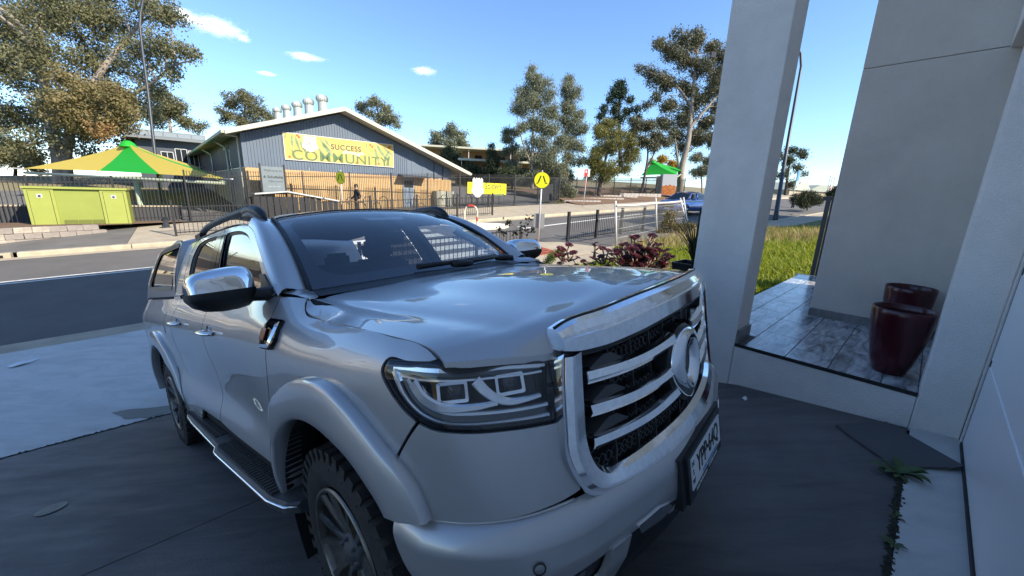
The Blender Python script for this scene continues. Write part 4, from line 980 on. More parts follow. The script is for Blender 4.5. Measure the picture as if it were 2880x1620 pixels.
tpart('indicator_strip',mb,M_GREYP)

# --- headlamps
hl_back=panel('headlamp_housing',shell_off(-.055),grow(np.array(hl_out),-.002),M_GLOSSB,truck,flip=True,fold=0,res=.03)
A=np.array(grow(hl_out,.004)); S0=shell(A[:,0],A[:,1],-.004); S1=shell(A[:,0],A[:,1],-.056); k=len(A); mb=MB(); mb.add(list(S0)+list(S1),[(i,(i+1)%k,k+(i+1)%k,k+i) for i in range(k)],True); mb.build('housing_wall',M_GLOSSB,hl_back,fix=True)
A=np.array(grow(hl_out,.008)); Bq=np.array(grow(hl_out,-.010)); mb=MB(); P0=shell(A[:,0],A[:,1],-.006); P1=shell(Bq[:,0],Bq[:,1],-.002); k=len(A); mb.add(list(P0)+list(P1),[(i,(i+1)%k,k+(i+1)%k,k+i) for i in range(k)],True); mb.build('headlamp_seal',M_GLOSSB,hl_back,fix=True)
lens=panel('headlamp_lens',shell_off(.001),grow(np.array(hl_out),-.004),G_LENS,truck,flip=True,fold=0,res=.03)
def ribbon(name,pts,off,m,parent,w=.012,th=.008,n=40,taper=None):
    """moulding along a line on the shell, bevelled section"""
    P=poly_resample(pts,n); T=np.gradient(P,axis=0); T/=np.linalg.norm(T,axis=1)[:,None]; Nn=np.stack([-T[:,1],T[:,0]],1); G=[]
    for i in range(n):
        ww=w*(taper[0]+(taper[1]-taper[0])*i/(n-1)) if taper else w
        row=[]
        for s,o in ((-.5,-th),(-.5,0),(-.30,.004),(.30,.004),(.5,0),(.5,-th)):
            q=P[i]+Nn[i]*s*ww; row.append(shell([q[0]],[q[1]],off+o)[0])
        G.append(row)
    mb=MB(); mb.grid(np.array(G),False); return mb.build(name,m,parent,fix=True)
M_SATIN=mat('satin_chrome',(.80,.81,.82),rough=.22,metal=.9)
M_DRL=mat('daytime_lamp_bar',(.10,.105,.11),rough=.25,bump=.3,bscale=300)
def H(p): return p
# light guide: two chrome lines with a dark bar between, running over the top, down the outer side and along the bottom
up_a=[(1.118,1.128),(1.05,1.122),(.96,1.116),(.88,1.110),(.80,1.104),(.70,1.100)]
lo_a=[(1.096,1.110),(1.06,1.060),(1.02,1.030),(.97,1.012),(.91,1.004),(.82,.998),(.705,.990)]
ribbon('upper_trim_bar',[(1.12,1.138),(1.05,1.134),(.96,1.128),(.88,1.1215),(.80,1.1165),(.688,1.104)],-.012,M_SATIN,hl_back,w=.017)
ribbon('light_bar',up_a,-.02,M_DRL,hl_back,w=.016)
ribbon('lower_trim_bar',[(1.10,1.116),(1.05,1.110),(.96,1.1035),(.88,1.098),(.80,1.0935),(.70,1.088)],-.014,M_SATIN,hl_back,w=.008)
ribbon('light_bar',lo_a,-.02,M_DRL,hl_back,w=.024)
ribbon('inner_sweep',[(1.074,1.108),(1.045,1.066),(1.006,1.040),(.965,1.026),(.91,1.019),(.82,1.012),(.70,1.006)],-.012,M_SATIN,hl_back,w=.011)
ribbon('outer_sweep',[(1.124,1.125),(1.092,1.066),(1.046,1.024),(.985,1.000),(.91,.989),(.82,.984),(.70,.978)],-.012,M_SATIN,hl_back,w=.012)
ribbon('corner_reflector',[(1.132,1.135),(1.115,1.095)],-.018,M_CHROME,hl_back,w=.045,taper=(.4,1.1))
ribbon('lamp_eyebrow',[(1.055,1.102),(1.032,1.072),(.998,1.050),(.955,1.038),(.90,1.035),(.835,1.036)],-.006,M_SATIN,hl_back,w=.020,taper=(1.7,.6))
ribbon('lamp_eyebrow',[(.885,1.098),(.862,1.068),(.835,1.046),(.80,1.034),(.76,1.032),(.718,1.034)],-.006,M_SATIN,hl_back,w=.018,taper=(1.5,.6))
for (ua,ub,va,vb) in ((.905,1.005,1.048,1.100),(.755,.85,1.046,1.102)):
    cu,cv=(ua+ub)/2-.008,(va+vb)/2; b=MB(); 
    A=dens(rrect(cu-.040,cu+.040,cv-.026,cv+.026,.006,3),1); Bq=dens(rrect(cu-.032,cu+.032,cv-.018,cv+.018,.004,3),1); k=len(A)
    b.add(list(shell(A[:,0],A[:,1],-.010))+list(shell(Bq[:,0],Bq[:,1],-.012))+list(shell(A[:,0],A[:,1],-.04))+list(shell(Bq[:,0],Bq[:,1],-.05)),[(i,(i+1)%k,k+(i+1)%k,k+i) for i in range(k)]+[(i,(i+1)%k,2*k+(i+1)%k,2*k+i) for i in range(k)]+[(k+i,k+(i+1)%k,3*k+(i+1)%k,3*k+i) for i in range(k)])
    fr=b.build('projector_frame',M_CHROME,hl_back,fix=True)
    c=shell([cu],[cv],-.036)[0]; nrm=unit(shell([cu],[cv],.0)[0]-shell([cu],[cv],-.05)[0]); bb=MB(); t1=unit(np.cross(nrm,[0,0,1])); t2=np.cross(nrm,t1); G=[]
    for ph in np.linspace(0,1.45,7):
        G.append([c+.021*(math.cos(ph)*(math.cos(a)*t1+math.sin(a)*t2)+math.sin(ph)*.8*nrm) for a in np.linspace(0,2*math.pi,21)])
    bb.grid(np.array(G),True); pl=bb.build('projector_lens',G_LENS,hl_back,fix=True)
    bb=MB(); bb.add([c-nrm*.012+.03*(math.cos(a)*t1+math.sin(a)*t2) for a in np.linspace(0,2*math.pi,18,endpoint=False)],[tuple(range(18))]); bb.build('projector_bowl',M_GREYP,hl_back)
    # faceted reflector beside the projector
    b=MB(); 
    for i in range(5):
        v0,v1=va+(vb-va)*i/5,va+(vb-va)*(i+1)/5; u1=cu+.044; u2=ub+.028-.012*(4-i)*.6
        P=[shell([u1],[v0+.001],-.042)[0],shell([u1],[v1-.001],-.036)[0],shell([u2],[v1-.001],-.018)[0],shell([u2],[v0+.001],-.026)[0]]; b.add(P,[(0,1,2,3)])
    b.build('reflector',M_CHROME,hl_back)
for nm in ('headlamp_housing',): pass
cpy=mirror_copy(hl_back); 
for ch in list(hl_back.children):
    if ch.data: c=mirror_copy(ch); c.parent=cpy
mirror_copy(lens)

# --- grille: U-shaped chrome surround, three pairs of bars, mesh behind, shield badge
def fx(y): return .932-.25*y*y
def front(y,z,off=0.):
    y=np.asarray(y,float); n=np.array([1.,.5*float(y),0]); n/=np.linalg.norm(n); return np.array([fx(float(y))+n[0]*off,float(y)+n[1]*off,float(z)])
Uo=[(-.647,1.122),(-.655,1.058),(-.664,.942),(-.665,.870),(-.643,.803),(-.610,.749),(-.53,.714),(-.316,.680),(0,.668)]
Ui=[(-.567,1.122),(-.575,.99),(-.578,.888),(-.570,.842),(-.548,.798),(-.511,.768),(-.45,.760),(-.30,.756),(0,.750)]
def band(name,A,B,prof,m,n=60,parent=None,both=True):
    """moulding between two lines in (y,z) on the nose; prof = list of (fraction, offset)"""
    a,b=poly_resample(A,n),poly_resample(B,n); G=[]
    for i in range(n): G.append([front(*(a[i]+(b[i]-a[i])*t),o) for t,o in prof])
    mb=MB(); G=np.array(G)
    for j in range(G.shape[1]-1): mb.grid(G[:,j:j+2],True)
    for k in (0,n-1): mb.add(G[k],[tuple(range(len(G[k])))])
    if both: mb.mirror()
    o=mb.build(name,m,parent or truck,fix=True)
    return o
grille=band('grille_surround',Uo,Ui,[(0,-.05),(0,-.006),(.14,.012),(.34,.020),(.46,.018),(.84,.006),(1,-.012),(1,-.08)],M_DCHROME)
# bevel creases read better unsmoothed at the ridge
band('grille_surround_edge',[(y-.004*(1 if y<-.5 else 0),z-.004) for y,z in Uo],[(y+.008*(1 if y<-.5 else .3),z+.010) for y,z in Uo],[(0,-.014),(.3,.014),(1,.012)],M_CHROME,parent=grille)
for zl,zrr,h in ((1.046,1.024,.046),(.954,.918,.044),(.862,.834,.042)):
    yl=-.562; yr=-.19
    ys=np.linspace(yl,0.0 if False else -.10,30); A=[];Bm=[]
    for y in ys:
        t=(y-yl)/(-.10-yl); zc=zl-.012*math.sin(math.pi*min(1,t*1.0))+ (zrr-zl)*t+.012*t; A.append((y,zc+h/2)); Bm.append((y,zc-h/2))
    band('grille_bar',A,Bm,[(0,-.06),(0,-.018),(.16,.0),(.60,.006),(.92,-.004),(1,-.018),(1,-.06)],M_DCHROME,n=30,parent=grille,both=False)
    o=mirror_copy(grille.children[-1]) if False else None
for ch in [c for c in grille.children if c.name.startswith('grille_bar')]: mirror_copy(ch,'grille_bar')
# angled black fins above each bar near the surround
for zc in (1.076,.985,.897):
    b=MB(); 
    P=[front(-.565,zc-.022,-.01),front(-.49,zc+.012,-.01),front(-.455,zc+.010,-.01),front(-.405,zc-.020,-.01)]; Q=[p-np.array([.07,0,0]) for p in P]; b.add(P+Q,[(0,1,2,3),(4,5,6,7),(0,1,5,4),(1,2,6,5),(2,3,7,6),(3,0,4,7)]); o=b.build('grille_fin',M_GREYP,grille,fix=True); mirror_copy(o)
# backing and mesh
b=MB(); G=[[front(y,z,-.085) for z in (.70,1.13)] for y in np.linspace(-.62,.62,21)]; b.grid(np.array(G),True); b.build('grille_backing',M_DARK,grille)
b=MB()
for k in range(10):
    y=-.54+k*.12; b.box(front(y,.93,-.07),(.03,.008,.36))
for r in range(9):
    for k in range(42):
        y=-.56+k*.027+(r%2)*.0135; z=.765+r*.042
        b.add([front(y,z+.009,-.06),front(y+.012,z,-.06),front(y,z-.009,-.06),front(y-.012,z,-.06),front(y,z+.014,-.06),front(y+.018,z,-.06),front(y,z-.014,-.06),front(y-.018,z,-.06)],[(0,1,5,4),(1,2,6,5),(2,3,7,6),(3,0,4,7)])
b.build('grille_mesh',M_GREYP,grille)
# chrome nose strip under the hood edge
Tt=[(-.636,1.190),(-.61,1.198),(-.462,1.208),(-.317,1.217),(-.12,1.222),(0,1.223)]; Tb=[(-.638,1.137),(-.60,1.126),(-.533,1.118),(-.36,1.118),(-.18,1.126),(0,1.130)]
band('nose_strip',Tt,Tb,[(0,-.05),(0,-.022),(.12,-.006),(.34,.006),(.42,.002),(.48,.012),(.95,.012),(1,-.006),(1,-.06)],M_DCHROME)
mb=MB(); mb.tube([front(y,z+.003,-.024) for y,z in poly_resample(Tt,24)]+[front(-y,z+.003,-.024) for y,z in poly_resample(Tt,24)[::-1]],.003,6); mb.tube([front(y,z-.008,-.01) for y,z in poly_resample(Tb,24)]+[front(-y,z-.008,-.01) for y,z in poly_resample(Tb,24)[::-1]],.008,6); tpart('nose_strip_seal',mb,M_BLACK)
# shield badge: pointed oval ring on a black plinth
def shield(s,n=48,cy=0.,cz=.946):
    P=[]
    for k in range(n):
        a=2*math.pi*k/n; x=math.sin(a); z=math.cos(a); 
        if z<-.2: f=(-z-.2)/.8; x*=1-.42*f*f; z=-.2-(.8+.42)*f
        P.append((cy+x*.138*s,cz+z*.104*s))
    return P
b=MB(); A=shield(1.12); n=len(A); b.add([front(y,z,.0-.06) for y,z in A]+[front(y,z,-.012) for y,z in A]+[front(y,z,-.004) for y,z in shield(1.04)],[(i,(i+1)%n,n+(i+1)%n,n+i) for i in range(n)]+[(n+i,n+(i+1)%n,2*n+(i+1)%n,2*n+i) for i in range(n)]+[tuple(range(2*n,3*n))],False); bp=b.build('emblem_plinth',M_BLACK,grille,fix=True)
b=MB(); A=shield(1.0); Bq=shield(.82,cz=.942); C=[(math.sin(2*math.pi*k/n)*.060,.931+math.cos(2*math.pi*k/n)*.070) for k in range(n)]; C2=[(y*.92,.931+(z-.931)*.92) for y,z in C]
L=[[front(y,z,-.010) for y,z in A],[front(y,z,.010) for y,z in A],[front(y*.5+y2*.5,z*.5+z2*.5,.024) for (y,z),(y2,z2) in zip(Bq,C)],[front(y,z,.012) for y,z in C],[front(y,z,-.010) for y,z in C2]]
G=np.array([l+[l[0]] for l in L]); b.grid(G,True); b.build('emblem',M_CHROME,grille,fix=True)

# --- number plate
PL=bpy.data.objects.new('number_plate',None); 
mb=MB(); mb.box((.968,.0,.590),(.016,.425,.158)); mb.box((.935,-.0,.595),(.06,.50,.17)); holder=tpart('plate_holder',mb,M_BLACK)
M_PLATE=mat('plate_white',(.78,.79,.78),rough=.35); M_INK=mat('plate_ink',(.01,.01,.012),rough=.5); M_BLUE=mat('plate_blue',(.10,.30,.55),rough=.5)
mb=MB(); mb.box((.978,0,.602),(.004,.372,.107)); plate=mb.build('plate',M_PLATE,holder)
def plate_M(y,z,x=.9805): return Matrix.Translation((x,y,z-.010))@Matrix(((0,0,1,0),(1,0,0,0),(0,1,0,0),(0,0,0,1)))
text_obj('plate_number','YPP\u00b764Q',.092,M_INK,plate,plate_M(.012,.619),sx=.82,extrude=.0012,bold=.0012,spacing=1.02)
for k,ch in enumerate('NSW'): text_obj('state_letter',ch,.026,M_INK,plate,plate_M(-.172,.645-.03*k),extrude=.001)
text_obj('plate_footer','NEWS  autocentres.com.au',.018,M_BLUE,plate,plate_M(.03,.569),extrude=.0008)
text_obj('holder_lettering','Auto Performance  \u00b7  07 5556 .com.au',.018,M_PLATE,holder,plate_M(.0,.537,.9765),extrude=.0008)

# --- roof rails, canopy
for s in (-1,1):
    mb=MB(); P=[(-1.02,s*.642,1.722),(-1.10,s*.640,1.775),(-1.22,s*.640,1.802),(-1.5,s*.642,1.818),(-1.9,s*.640,1.828),(-2.3,s*.634,1.822),(-2.45,s*.632,1.795),(-2.52,s*.632,1.745)]
    mb.tube(poly_resample(P,26),[.012]+[.020]*24+[.012],8,flat=1.1); r=tpart('roof_rail',mb,M_GREYP)
    mb=MB(); mb.tube(poly_resample([(-.99,s*.645,1.712),(-1.06,s*.643,1.762),(-1.18,s*.643,1.795),(-1.30,s*.643,1.80)],12),[.010,.020,.027,.030,.031,.031,.031,.030,.029,.028,.026,.022],8); mb.tube([(-.985,s*.645,1.70),(-1.05,s*.645,1.735),(-1.15,s*.645,1.765),(-1.27,s*.645,1.775)],[.014,.030,.034,.026],8); mb.build('rail_foot',M_BLACK,r)
    mb=MB(); mb.box((-2.44,s*.64,1.77),(.16,.045,.07)); mb.build('rail_foot',M_BLACK,r)
def can_side(u,v,off=0.):
    u=np.atleast_1d(np.asarray(u,float));v=np.atleast_1d(np.asarray(v,float)); t=(v-1.345)/.45; y=.832-.13*t+.02*np.sin(np.clip(t,0,1)*math.pi); return np.column_stack([-u,-(y+off),v])
cside=chain([(2.655,1.347),(2.72,1.60),(2.735,1.76)],[(2.735,1.76),(2.80,1.788),(3.3,1.80),(3.80,1.795),(3.93,1.76)],[(3.93,1.76),(4.08,1.60),(4.21,1.44),(4.225,1.347)],[(4.225,1.347),(2.655,1.347)])
cw_=chain([(2.80,1.70),(2.81,1.755),(2.86,1.77)],[(2.86,1.77),(3.70,1.778)],[(3.70,1.778),(3.80,1.76),(3.86,1.70)],[(3.86,1.70),(4.03,1.50)],[(4.03,1.50),(4.02,1.45),(3.94,1.43)],[(3.94,1.43),(2.86,1.415)],[(2.86,1.415),(2.81,1.43),(2.80,1.48)],[(2.80,1.48),(2.80,1.70)])
cs=frame_panel('canopy_side',can_side,cside,[cw_],M_PAINT,fold=.02,flip=True); mirror_copy(cs)
panel('canopy_window',lambda u,v:can_side(u,v,-.014),grow(np.array(cw_),.004),G_TINT,truck,fold=0,res=.08,flip=True)
a2=grow(np.array(cw_),.014); b2=grow(np.array(cw_),-.022); mb=MB(); A=can_side(a2[:,0],a2[:,1],.004); Bq=can_side(b2[:,0],b2[:,1],-.006); k=len(A); mb.add(list(A)+list(Bq),[(i,(i+1)%k,k+(i+1)%k,k+i) for i in range(k)],True); tpart('canopy_window_seal',mb,M_BLACK)
top=[(2.70,1.77),(2.735,1.762),(2.80,1.79),(3.3,1.803),(3.80,1.797),(3.93,1.762),(4.08,1.60),(4.21,1.44),(4.225,1.347)]
fr_=[(2.655,1.347),(2.72,1.60),(2.735,1.76)]
G=[]
prof=[(-u,z) for u,z in fr_]+[(-u,z) for u,z in top[2:]]
for (x,z) in prof:
    e=can_side([-x],[z])[0]; rise=.045 if z>1.72 else 0.; row=[]
    for t in np.linspace(0,1,9): row.append((x+(.10*(1-t*t) if x>-2.75 and z>1.7 else 0)*(-0.0),e[1]*t,z+rise*(1-t**4)))
    G.append(row)
sheet('canopy_top',np.array(G),M_PAINT)
# tail, load bed floor, chassis
mb=MB(); mb.box((-4.345,0,1.0),(.04,1.62,.66)); tpart('tailgate',mb,M_PAINT)
mb=MB(); mb.box((-1.7,0,.50),(4.9,1.1,.18)); mb.box((-1.75,0,.60),(1.9,1.66,.10)); mb.box((-3.6,0,.72),(1.4,1.1,.10)); tpart('chassis',mb,M_DARK)
mb=MB(); mb.box((-3.23,0,.39),(.12,1.3,.12)); mb.box((0,0,.36),(.10,1.3,.10)); tpart('axle',mb,M_DARK)
mb=MB(); mb.box((-4.40,0,.60),(.16,1.6,.16)); tpart('rear_bumper',mb,M_DCHROME)
# engine bay shroud behind the nose so nothing shines through
mb=MB(); mb.box((.35,0,.86),(.80,1.16,.56)); tpart('engine_bay',mb,M_DARK)

# --- cabin
mb=MB(); mb.box((-1.55,0,.62),(2.2,1.5,.06)); mb.box((-.52,0,.86),(.06,1.50,.60)); mb.box((-2.56,0,1.05),(.05,1.5,.80)); tpart('cabin_floor',mb,M_DARK)
G=[]
for y in np.linspace(-.74,.74,17):
    h=.02*math.cos(y*4)+ (.05*math.exp(-((y+.38)/.20)**2)); G.append([(-.36-.13*y*y,y,1.30),(-.52,y,1.315+h*.4),(-.70,y,1.300+h),(-.80,y,1.24+h),(-.82,y,1.05),(-.74,y,.80)])
mb=MB(); mb.grid(np.array(G),True); tpart('dashboard',mb,M_SEAT,fix=True)
mb=MB(); c=np.array([-.98,-.38,1.13]); ax=unit([-.9,0,.42]); t1=np.array([0,1.,0]); t2=np.cross(ax,t1); P=[c+.185*(math.cos(a)*t1+math.sin(a)*t2) for a in np.linspace(0,2*math.pi,33)]; mb.tube(P,.016,8,cap=False)
for a in (0,math.pi,-math.pi/2): mb.tube([c+.03*(math.cos(a)*t1+math.sin(a)*t2),c+.18*(math.cos(a)*t1+math.sin(a)*t2)],.016,6)
mb.tube([c,c+np.array([.22,0,-.06])],.045,8); tpart('steering_wheel',mb,M_BLACK)
def seat(x,y,w_=.50):
    mb=MB(); 
    def pad(c,d,M=None):
        b=bmesh.new(); bmesh.ops.create_cube(b,size=1.); bmesh.ops.scale(b,vec=d,verts=b.verts); bmesh.ops.bevel(b,geom=b.edges[:],offset=min(d)*.38,segments=3,affect='EDGES'); 
        if M is not None: bmesh.ops.transform(b,matrix=M.to_4x4(),verts=b.verts)
        b.verts.index_update(); mb.add([(v.co.x+c[0],v.co.y+c[1],v.co.z+c[2]) for v in b.verts],[tuple(v.index for v in f.verts) for f in b.faces],True); b.free()
    pad((x,y,.87),(.52,w_,.16)); pad((x-.32,y,1.16),(.14,w_,.62),Matrix.Rotation(-.28,3,'Y'))
    if w_<.6: pad((x-.43,y,1.53),(.09,.27,.16),Matrix.Rotation(-.2,3,'Y')); mb.tube([(x-.41,y-.06,1.40),(x-.43,y-.06,1.50)],.008,6); mb.tube([(x-.41,y+.06,1.40),(x-.43,y+.06,1.50)],.008,6)
    return tpart('seat',mb,M_SEAT)
seat(-1.22,-.38); seat(-1.22,.38); seat(-2.0,0,1.3)
for yy in (-.40,0,.40):
    mb=MB(); b=bmesh.new(); bmesh.ops.create_cube(b,size=1.); bmesh.ops.scale(b,vec=(.09,.24,.15),verts=b.verts); bmesh.ops.bevel(b,geom=b.edges[:],offset=.03,segments=2,affect='EDGES'); b.verts.index_update(); mb.add([(v.co.x-2.44,v.co.y+yy,v.co.z+1.49) for v in b.verts],[tuple(v.index for v in f.verts) for f in b.faces],True); b.free(); tpart('headrest',mb,M_SEAT)
P=hermite(KR,RR,np.linspace(.03,1.64,14)); P=np.array([hermite(KRL,r,np.linspace(0,.66,8)) for r in P]); P[:,:,2]-=.035; sheet('headliner',P,M_LINER)
# inner side trims (both sides) below the glass and a passenger grab handle
mb=MB(); G=[[(x,-.77,z) for z in (.7,1.0,1.32)] for x in np.linspace(-.55,-2.5,8)]; mb.grid(np.array(G),True); mb.mirror(); tpart('door_trim',mb,M_SEAT)
o=panel('front_side_window',lambda u,v: side_s(u,v,-.016)*np.array([1,-1,1]),gf,G_SIDE,truck,res=.06,fold=0)
o=panel('rear_side_window',lambda u,v: side_s(u,v,-.016)*np.array([1,-1,1]),gr,G_TINT,truck,res=.06,fold=0)
mb=MB(); mb.tube([tuple(side_s([u_],[v_],-.03)[0]*np.array([1,-1,1])) for u_,v_ in ((.74,1.43),(.80,1.50),(.92,1.565),(1.0,1.60))],.018,8); mb.tube([tuple(side_s([u_],[v_],-.075)[0]*np.array([1,-1,1])) for u_,v_ in ((.76,1.45),(.84,1.50),(.95,1.56),(.99,1.59))],.012,8); tpart('grab_handle',mb,M_BLACK)

# ================================================================ school hall across the road
GD2=np.array([.7336,.6796]); GN2=np.array([-.6796,.7336]); A_G=math.atan2(GD2[1],GD2[0]); GC=(-9.183,22.885,0.633); GOFF=float(np.array(GC[:2])@GN2)
def gp(a,b,z): q=a*GD2+(GOFF+b)*GN2; return np.array([q[0],q[1],z])     # a along the gable, b back from it, z level
def brickmat(name,c1,c2,cm,scale,rot=None):
    m=bpy.data.materials.new(name); m.use_nodes=True; n=m.node_tree.nodes; l=m.node_tree.links; b=n['Principled BSDF']; tc=n.new('ShaderNodeTexCoord'); mp=n.new('ShaderNodeMapping'); l.new(tc.outputs['Object'],mp.inputs[0])
    mp.inputs['Rotation'].default_value=rot or (math.pi/2,0,0); t=n.new('ShaderNodeTexBrick'); t.inputs['Color1'].default_value=(*c1,1); t.inputs['Color2'].default_value=(*c2,1); t.inputs['Mortar'].default_value=(*cm,1); t.inputs['Scale'].default_value=scale; t.inputs['Mortar Size'].default_value=.012; t.inputs['Brick Width'].default_value=.24; t.inputs['Row Height'].default_value=.086; t.inputs['Scale'].default_value=1.
    l.new(mp.outputs[0],t.inputs['Vector']); l.new(t.outputs['Color'],b.inputs['Base Color']); bp=n.new('ShaderNodeBump'); bp.inputs['Strength'].default_value=.5; bp.inputs['Distance'].default_value=.01; l.new(t.outputs['Fac'],bp.inputs['Height']); bp.invert=True; l.new(bp.outputs[0],b.inputs['Normal']); b.inputs['Roughness'].default_value=.9; return m
M_BRICK=brickmat('cream_brick',(.54,.33,.125),(.47,.275,.10),(.46,.37,.24),1.); M_BRICKS=brickmat('cream_brick_shaded',(.40,.25,.14),(.34,.21,.12),(.36,.31,.25),1.,(math.pi/2,0,math.pi/2))  # side brick coloured darker and duller, with the shade of that wall mixed in
M_CLAD=mat('slate_blue_cladding',(.105,.135,.175),rough=.55,var=.08,scale=.6); M_CLADS=mat('shade_darkened_slate',(.045,.055,.072),rough=.6)  # side slate darkened: the wall's shade is in its colour; dark trim shares it
M_ROOFW=mat('pale_green_roof',(.36,.38,.31),rough=.55,var=.1,scale=2); M_FASC=mat('cream_fascia',(.48,.47,.37),rough=.55); M_SOFF=mat('soffit_board',(.42,.40,.36),rough=.8)
M_GALV=mat('galvanised',(.46,.47,.46),rough=.45,metal=.35,var=.15,scale=8); M_FENCE=mat('black_fence_steel',(.014,.014,.016),rough=.5); M_GLASSD=mat('dark_window',(.02,.025,.03),rough=.06); M_WFRAME=mat('white_frame',(.50,.50,.48),rough=.5)
aL,aR,aX=3.53,15.32,12.83                      # left corner, right corner, set-back line
ZB=.865; GZ0=-1.75
def roofz(a): return 4.16-(8.17-a)*.331 if a<8.17 else 4.16-(a-8.17)*.3473
hall=thing('school_hall','school hall with slate blue gable over cream brick and yellow banner','school hall',tuple(gp(aL,0,-1.3)),A_G)
HG=np.array(hall.location)
def gl(a,b,z): return (a-aL,b,z+1.3)             # local coordinates in the hall frame
def gpart(name,m,polys,h0,h1,parent=None,fix=True):
    mb=MB()
    for p in polys: mb.prism(p,lambda x,y,h:gl(x,h,y),h0,h1)
    return mb.build(name,m,parent or hall,fix=fix)
wall=gpart('brick_wall',M_BRICK,[[(aL,GZ0),(aR,GZ0),(aR,ZB),(aL,ZB)]],0,.25)
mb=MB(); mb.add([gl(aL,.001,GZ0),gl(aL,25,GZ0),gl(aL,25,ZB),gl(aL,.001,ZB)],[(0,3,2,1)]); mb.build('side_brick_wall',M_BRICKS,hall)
# soldier course of brick on edge under the cladding: single bricks
me=MB().box((0,0,0),(.098,.012,.20)).mesh('brick',mat('cream_brick_edge',(.55,.34,.17),rough=.9,var=.25,scale=2))
for k in range(int((11.1)/.108)): 
    a=aL+.06+k*.108
    if not(11.5<a<12.9): link('brick',me,hall,gl(a,-.006,ZB-.10))
# corrugated cladding: real ribs, one sheet per bay
def ribsheet(a0,a1,b,zlo,zhi,m,name,pitch=.135,parent=None):
    V=[];F=[]; n=max(1,int(round((a1-a0)/pitch))); p=(a1-a0)/n; xs=[]
    for k in range(n):
        x=a0+k*p; xs+= [(x,0),(x+p*.30,0),(x+p*.40,-.022),(x+p*.72,-.022),(x+p*.82,0)]
    xs.append((a1,0)); mb=MB(); 
    G=[[gl(x,b+d,zlo(x) if callable(zlo) else zlo),gl(x,b+d,zhi(x) if callable(zhi) else zhi)] if True else 0 for x,d in xs]
    G=[[tuple(g[0]),tuple(g[1])] for g in G]; mb.grid(G,False); mb.f=[f[::-1] for f in mb.f]; return mb.build(name,m,parent or hall)
for a0,a1 in ((aL,6.4),(6.405,9.3),(9.305,12.1)):
    ribsheet(a0,a1,-.012,ZB,lambda x:roofz(x)-.22,M_CLAD,'cladding_sheet')
ribsheet(12.105,aX,-.012,ZB-.02,lambda x:roofz(x)-.22,M_CLAD,'cladding_sheet',pitch=.8)
ribsheet(aX+.005,aR,.0,ZB-.03,lambda x:roofz(x)-.22,M_CLAD,'cladding_sheet',pitch=.9)
gpart('corner_trim',M_CLAD,[[(aL-.03,ZB),(aL+.05,ZB),(aL+.05,roofz(aL)-.2),(aL-.03,roofz(aL)-.2)]],-.045,.02)
for a in (13.95,14.62): gpart('cladding_rib',M_CLADS,[[(a,ZB-.05),(a+.06,ZB-.05),(a+.06,roofz(a)-.25),(a,roofz(a)-.25)]],-.06,-.005)
# left side wall of the hall: slate sheets over brick, posts, downpipes
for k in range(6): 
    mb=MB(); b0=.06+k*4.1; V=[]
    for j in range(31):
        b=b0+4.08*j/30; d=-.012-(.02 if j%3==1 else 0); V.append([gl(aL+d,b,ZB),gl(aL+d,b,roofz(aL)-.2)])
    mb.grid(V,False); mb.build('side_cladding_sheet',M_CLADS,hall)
mb=MB(); mb.box(gl(aL-.05,5.3,1.98),(.08,.42,.13)); mb.build('wall_light',M_FASC,hall)
for b,m in ((.30,M_FASC),(4.3,M_WFRAME),(11.4,M_GALV)):
    mb=MB(); mb.tube([gl(2.95,b,roofz(2.95)-.14),gl(aL-.11,b,1.98 if b>1 else 2.25),gl(aL-.11,b,1.6),gl(aL-.11,b,GZ0)],.05,8); mb.build('downpipe',m,hall)
mb=MB(); mb.tube([gl(16.2,.2,1.22),gl(15.5,.2,1.08),gl(15.42,.2,.95),gl(15.42,.2,GZ0)],.045,8); mb.build('downpipe',M_FASC,hall)
# roof: two slopes with fascia and barge boards; front edge .8 m proud of the wall
aE0,aE1,aP=2.82,16.38,8.17
for nm,a0,a1 in (('roof',aE0,aP),('roof',aP,aE1)):
    mb=MB(); n=24; G=[]
    for k in range(n+1):
        a=a0+(a1-a0)*k/n; G.append([gl(a,-.80,roofz(a)),gl(a,25.4,roofz(a))])
    mb.grid(G,False); mb.f=[f[::-1] for f in mb.f]; r=mb.build(nm,M_ROOFW,hall)
    mb=MB(); mb.add([gl(a0,-.79,roofz(a0)-.16),gl(a0,25.4,roofz(a0)-.16),gl(a1,25.4,roofz(a1)-.16),gl(a1,-.79,roofz(a1)-.16)],[(0,1,2,3)]); mb.build('soffit',M_SOFF,hall)
    mb=MB(); mb.prism([(a0,roofz(a0)-.17),(a1,roofz(a1)-.17),(a1,roofz(a1)+.035),(a0,roofz(a0)+.035)],lambda x,y,h:gl(x,h,y),-.84,-.80); mb.build('barge_board',M_FASC,hall,fix=True)
mb=MB(); mb.box(gl(aE0-.07,12.3,roofz(aE0)-.07),(.14,26.2,.13)); mb.build('gutter',M_ROOFW,hall)
mb=MB(); mb.box(gl(aE1+.06,12.3,roofz(aE1)-.07),(.14,26.2,.13)); mb.build('gutter',M_FASC,hall)
# door with hood, cabinet
mb=MB(); mb.box(gl(12.12,.0,-.35),(.78,.07,2.2)); d=mb.build('door',mat('pale_blue_door',(.24,.30,.37),rough=.5),hall)
mb=MB(); mb.box(gl(12.12,-.045,.42),(.62,.02,.42)); mb.build('door_glass',M_GLASSD,d)
mb=MB(); mb.prism([(11.42,.93),(13.30,.90),(13.30,.96),(11.42,.99)],lambda x,y,h:gl(x,h,y-(.10 if h<-.3 else 0)),-.65,-.02); mb.build('door_hood',M_CLADS,hall,fix=True)
mb=MB(); mb.box(gl(14.55,-.25,-.62),(1.35,.48,1.35)); mb.build('meter_cabinet',M_FASC,hall)
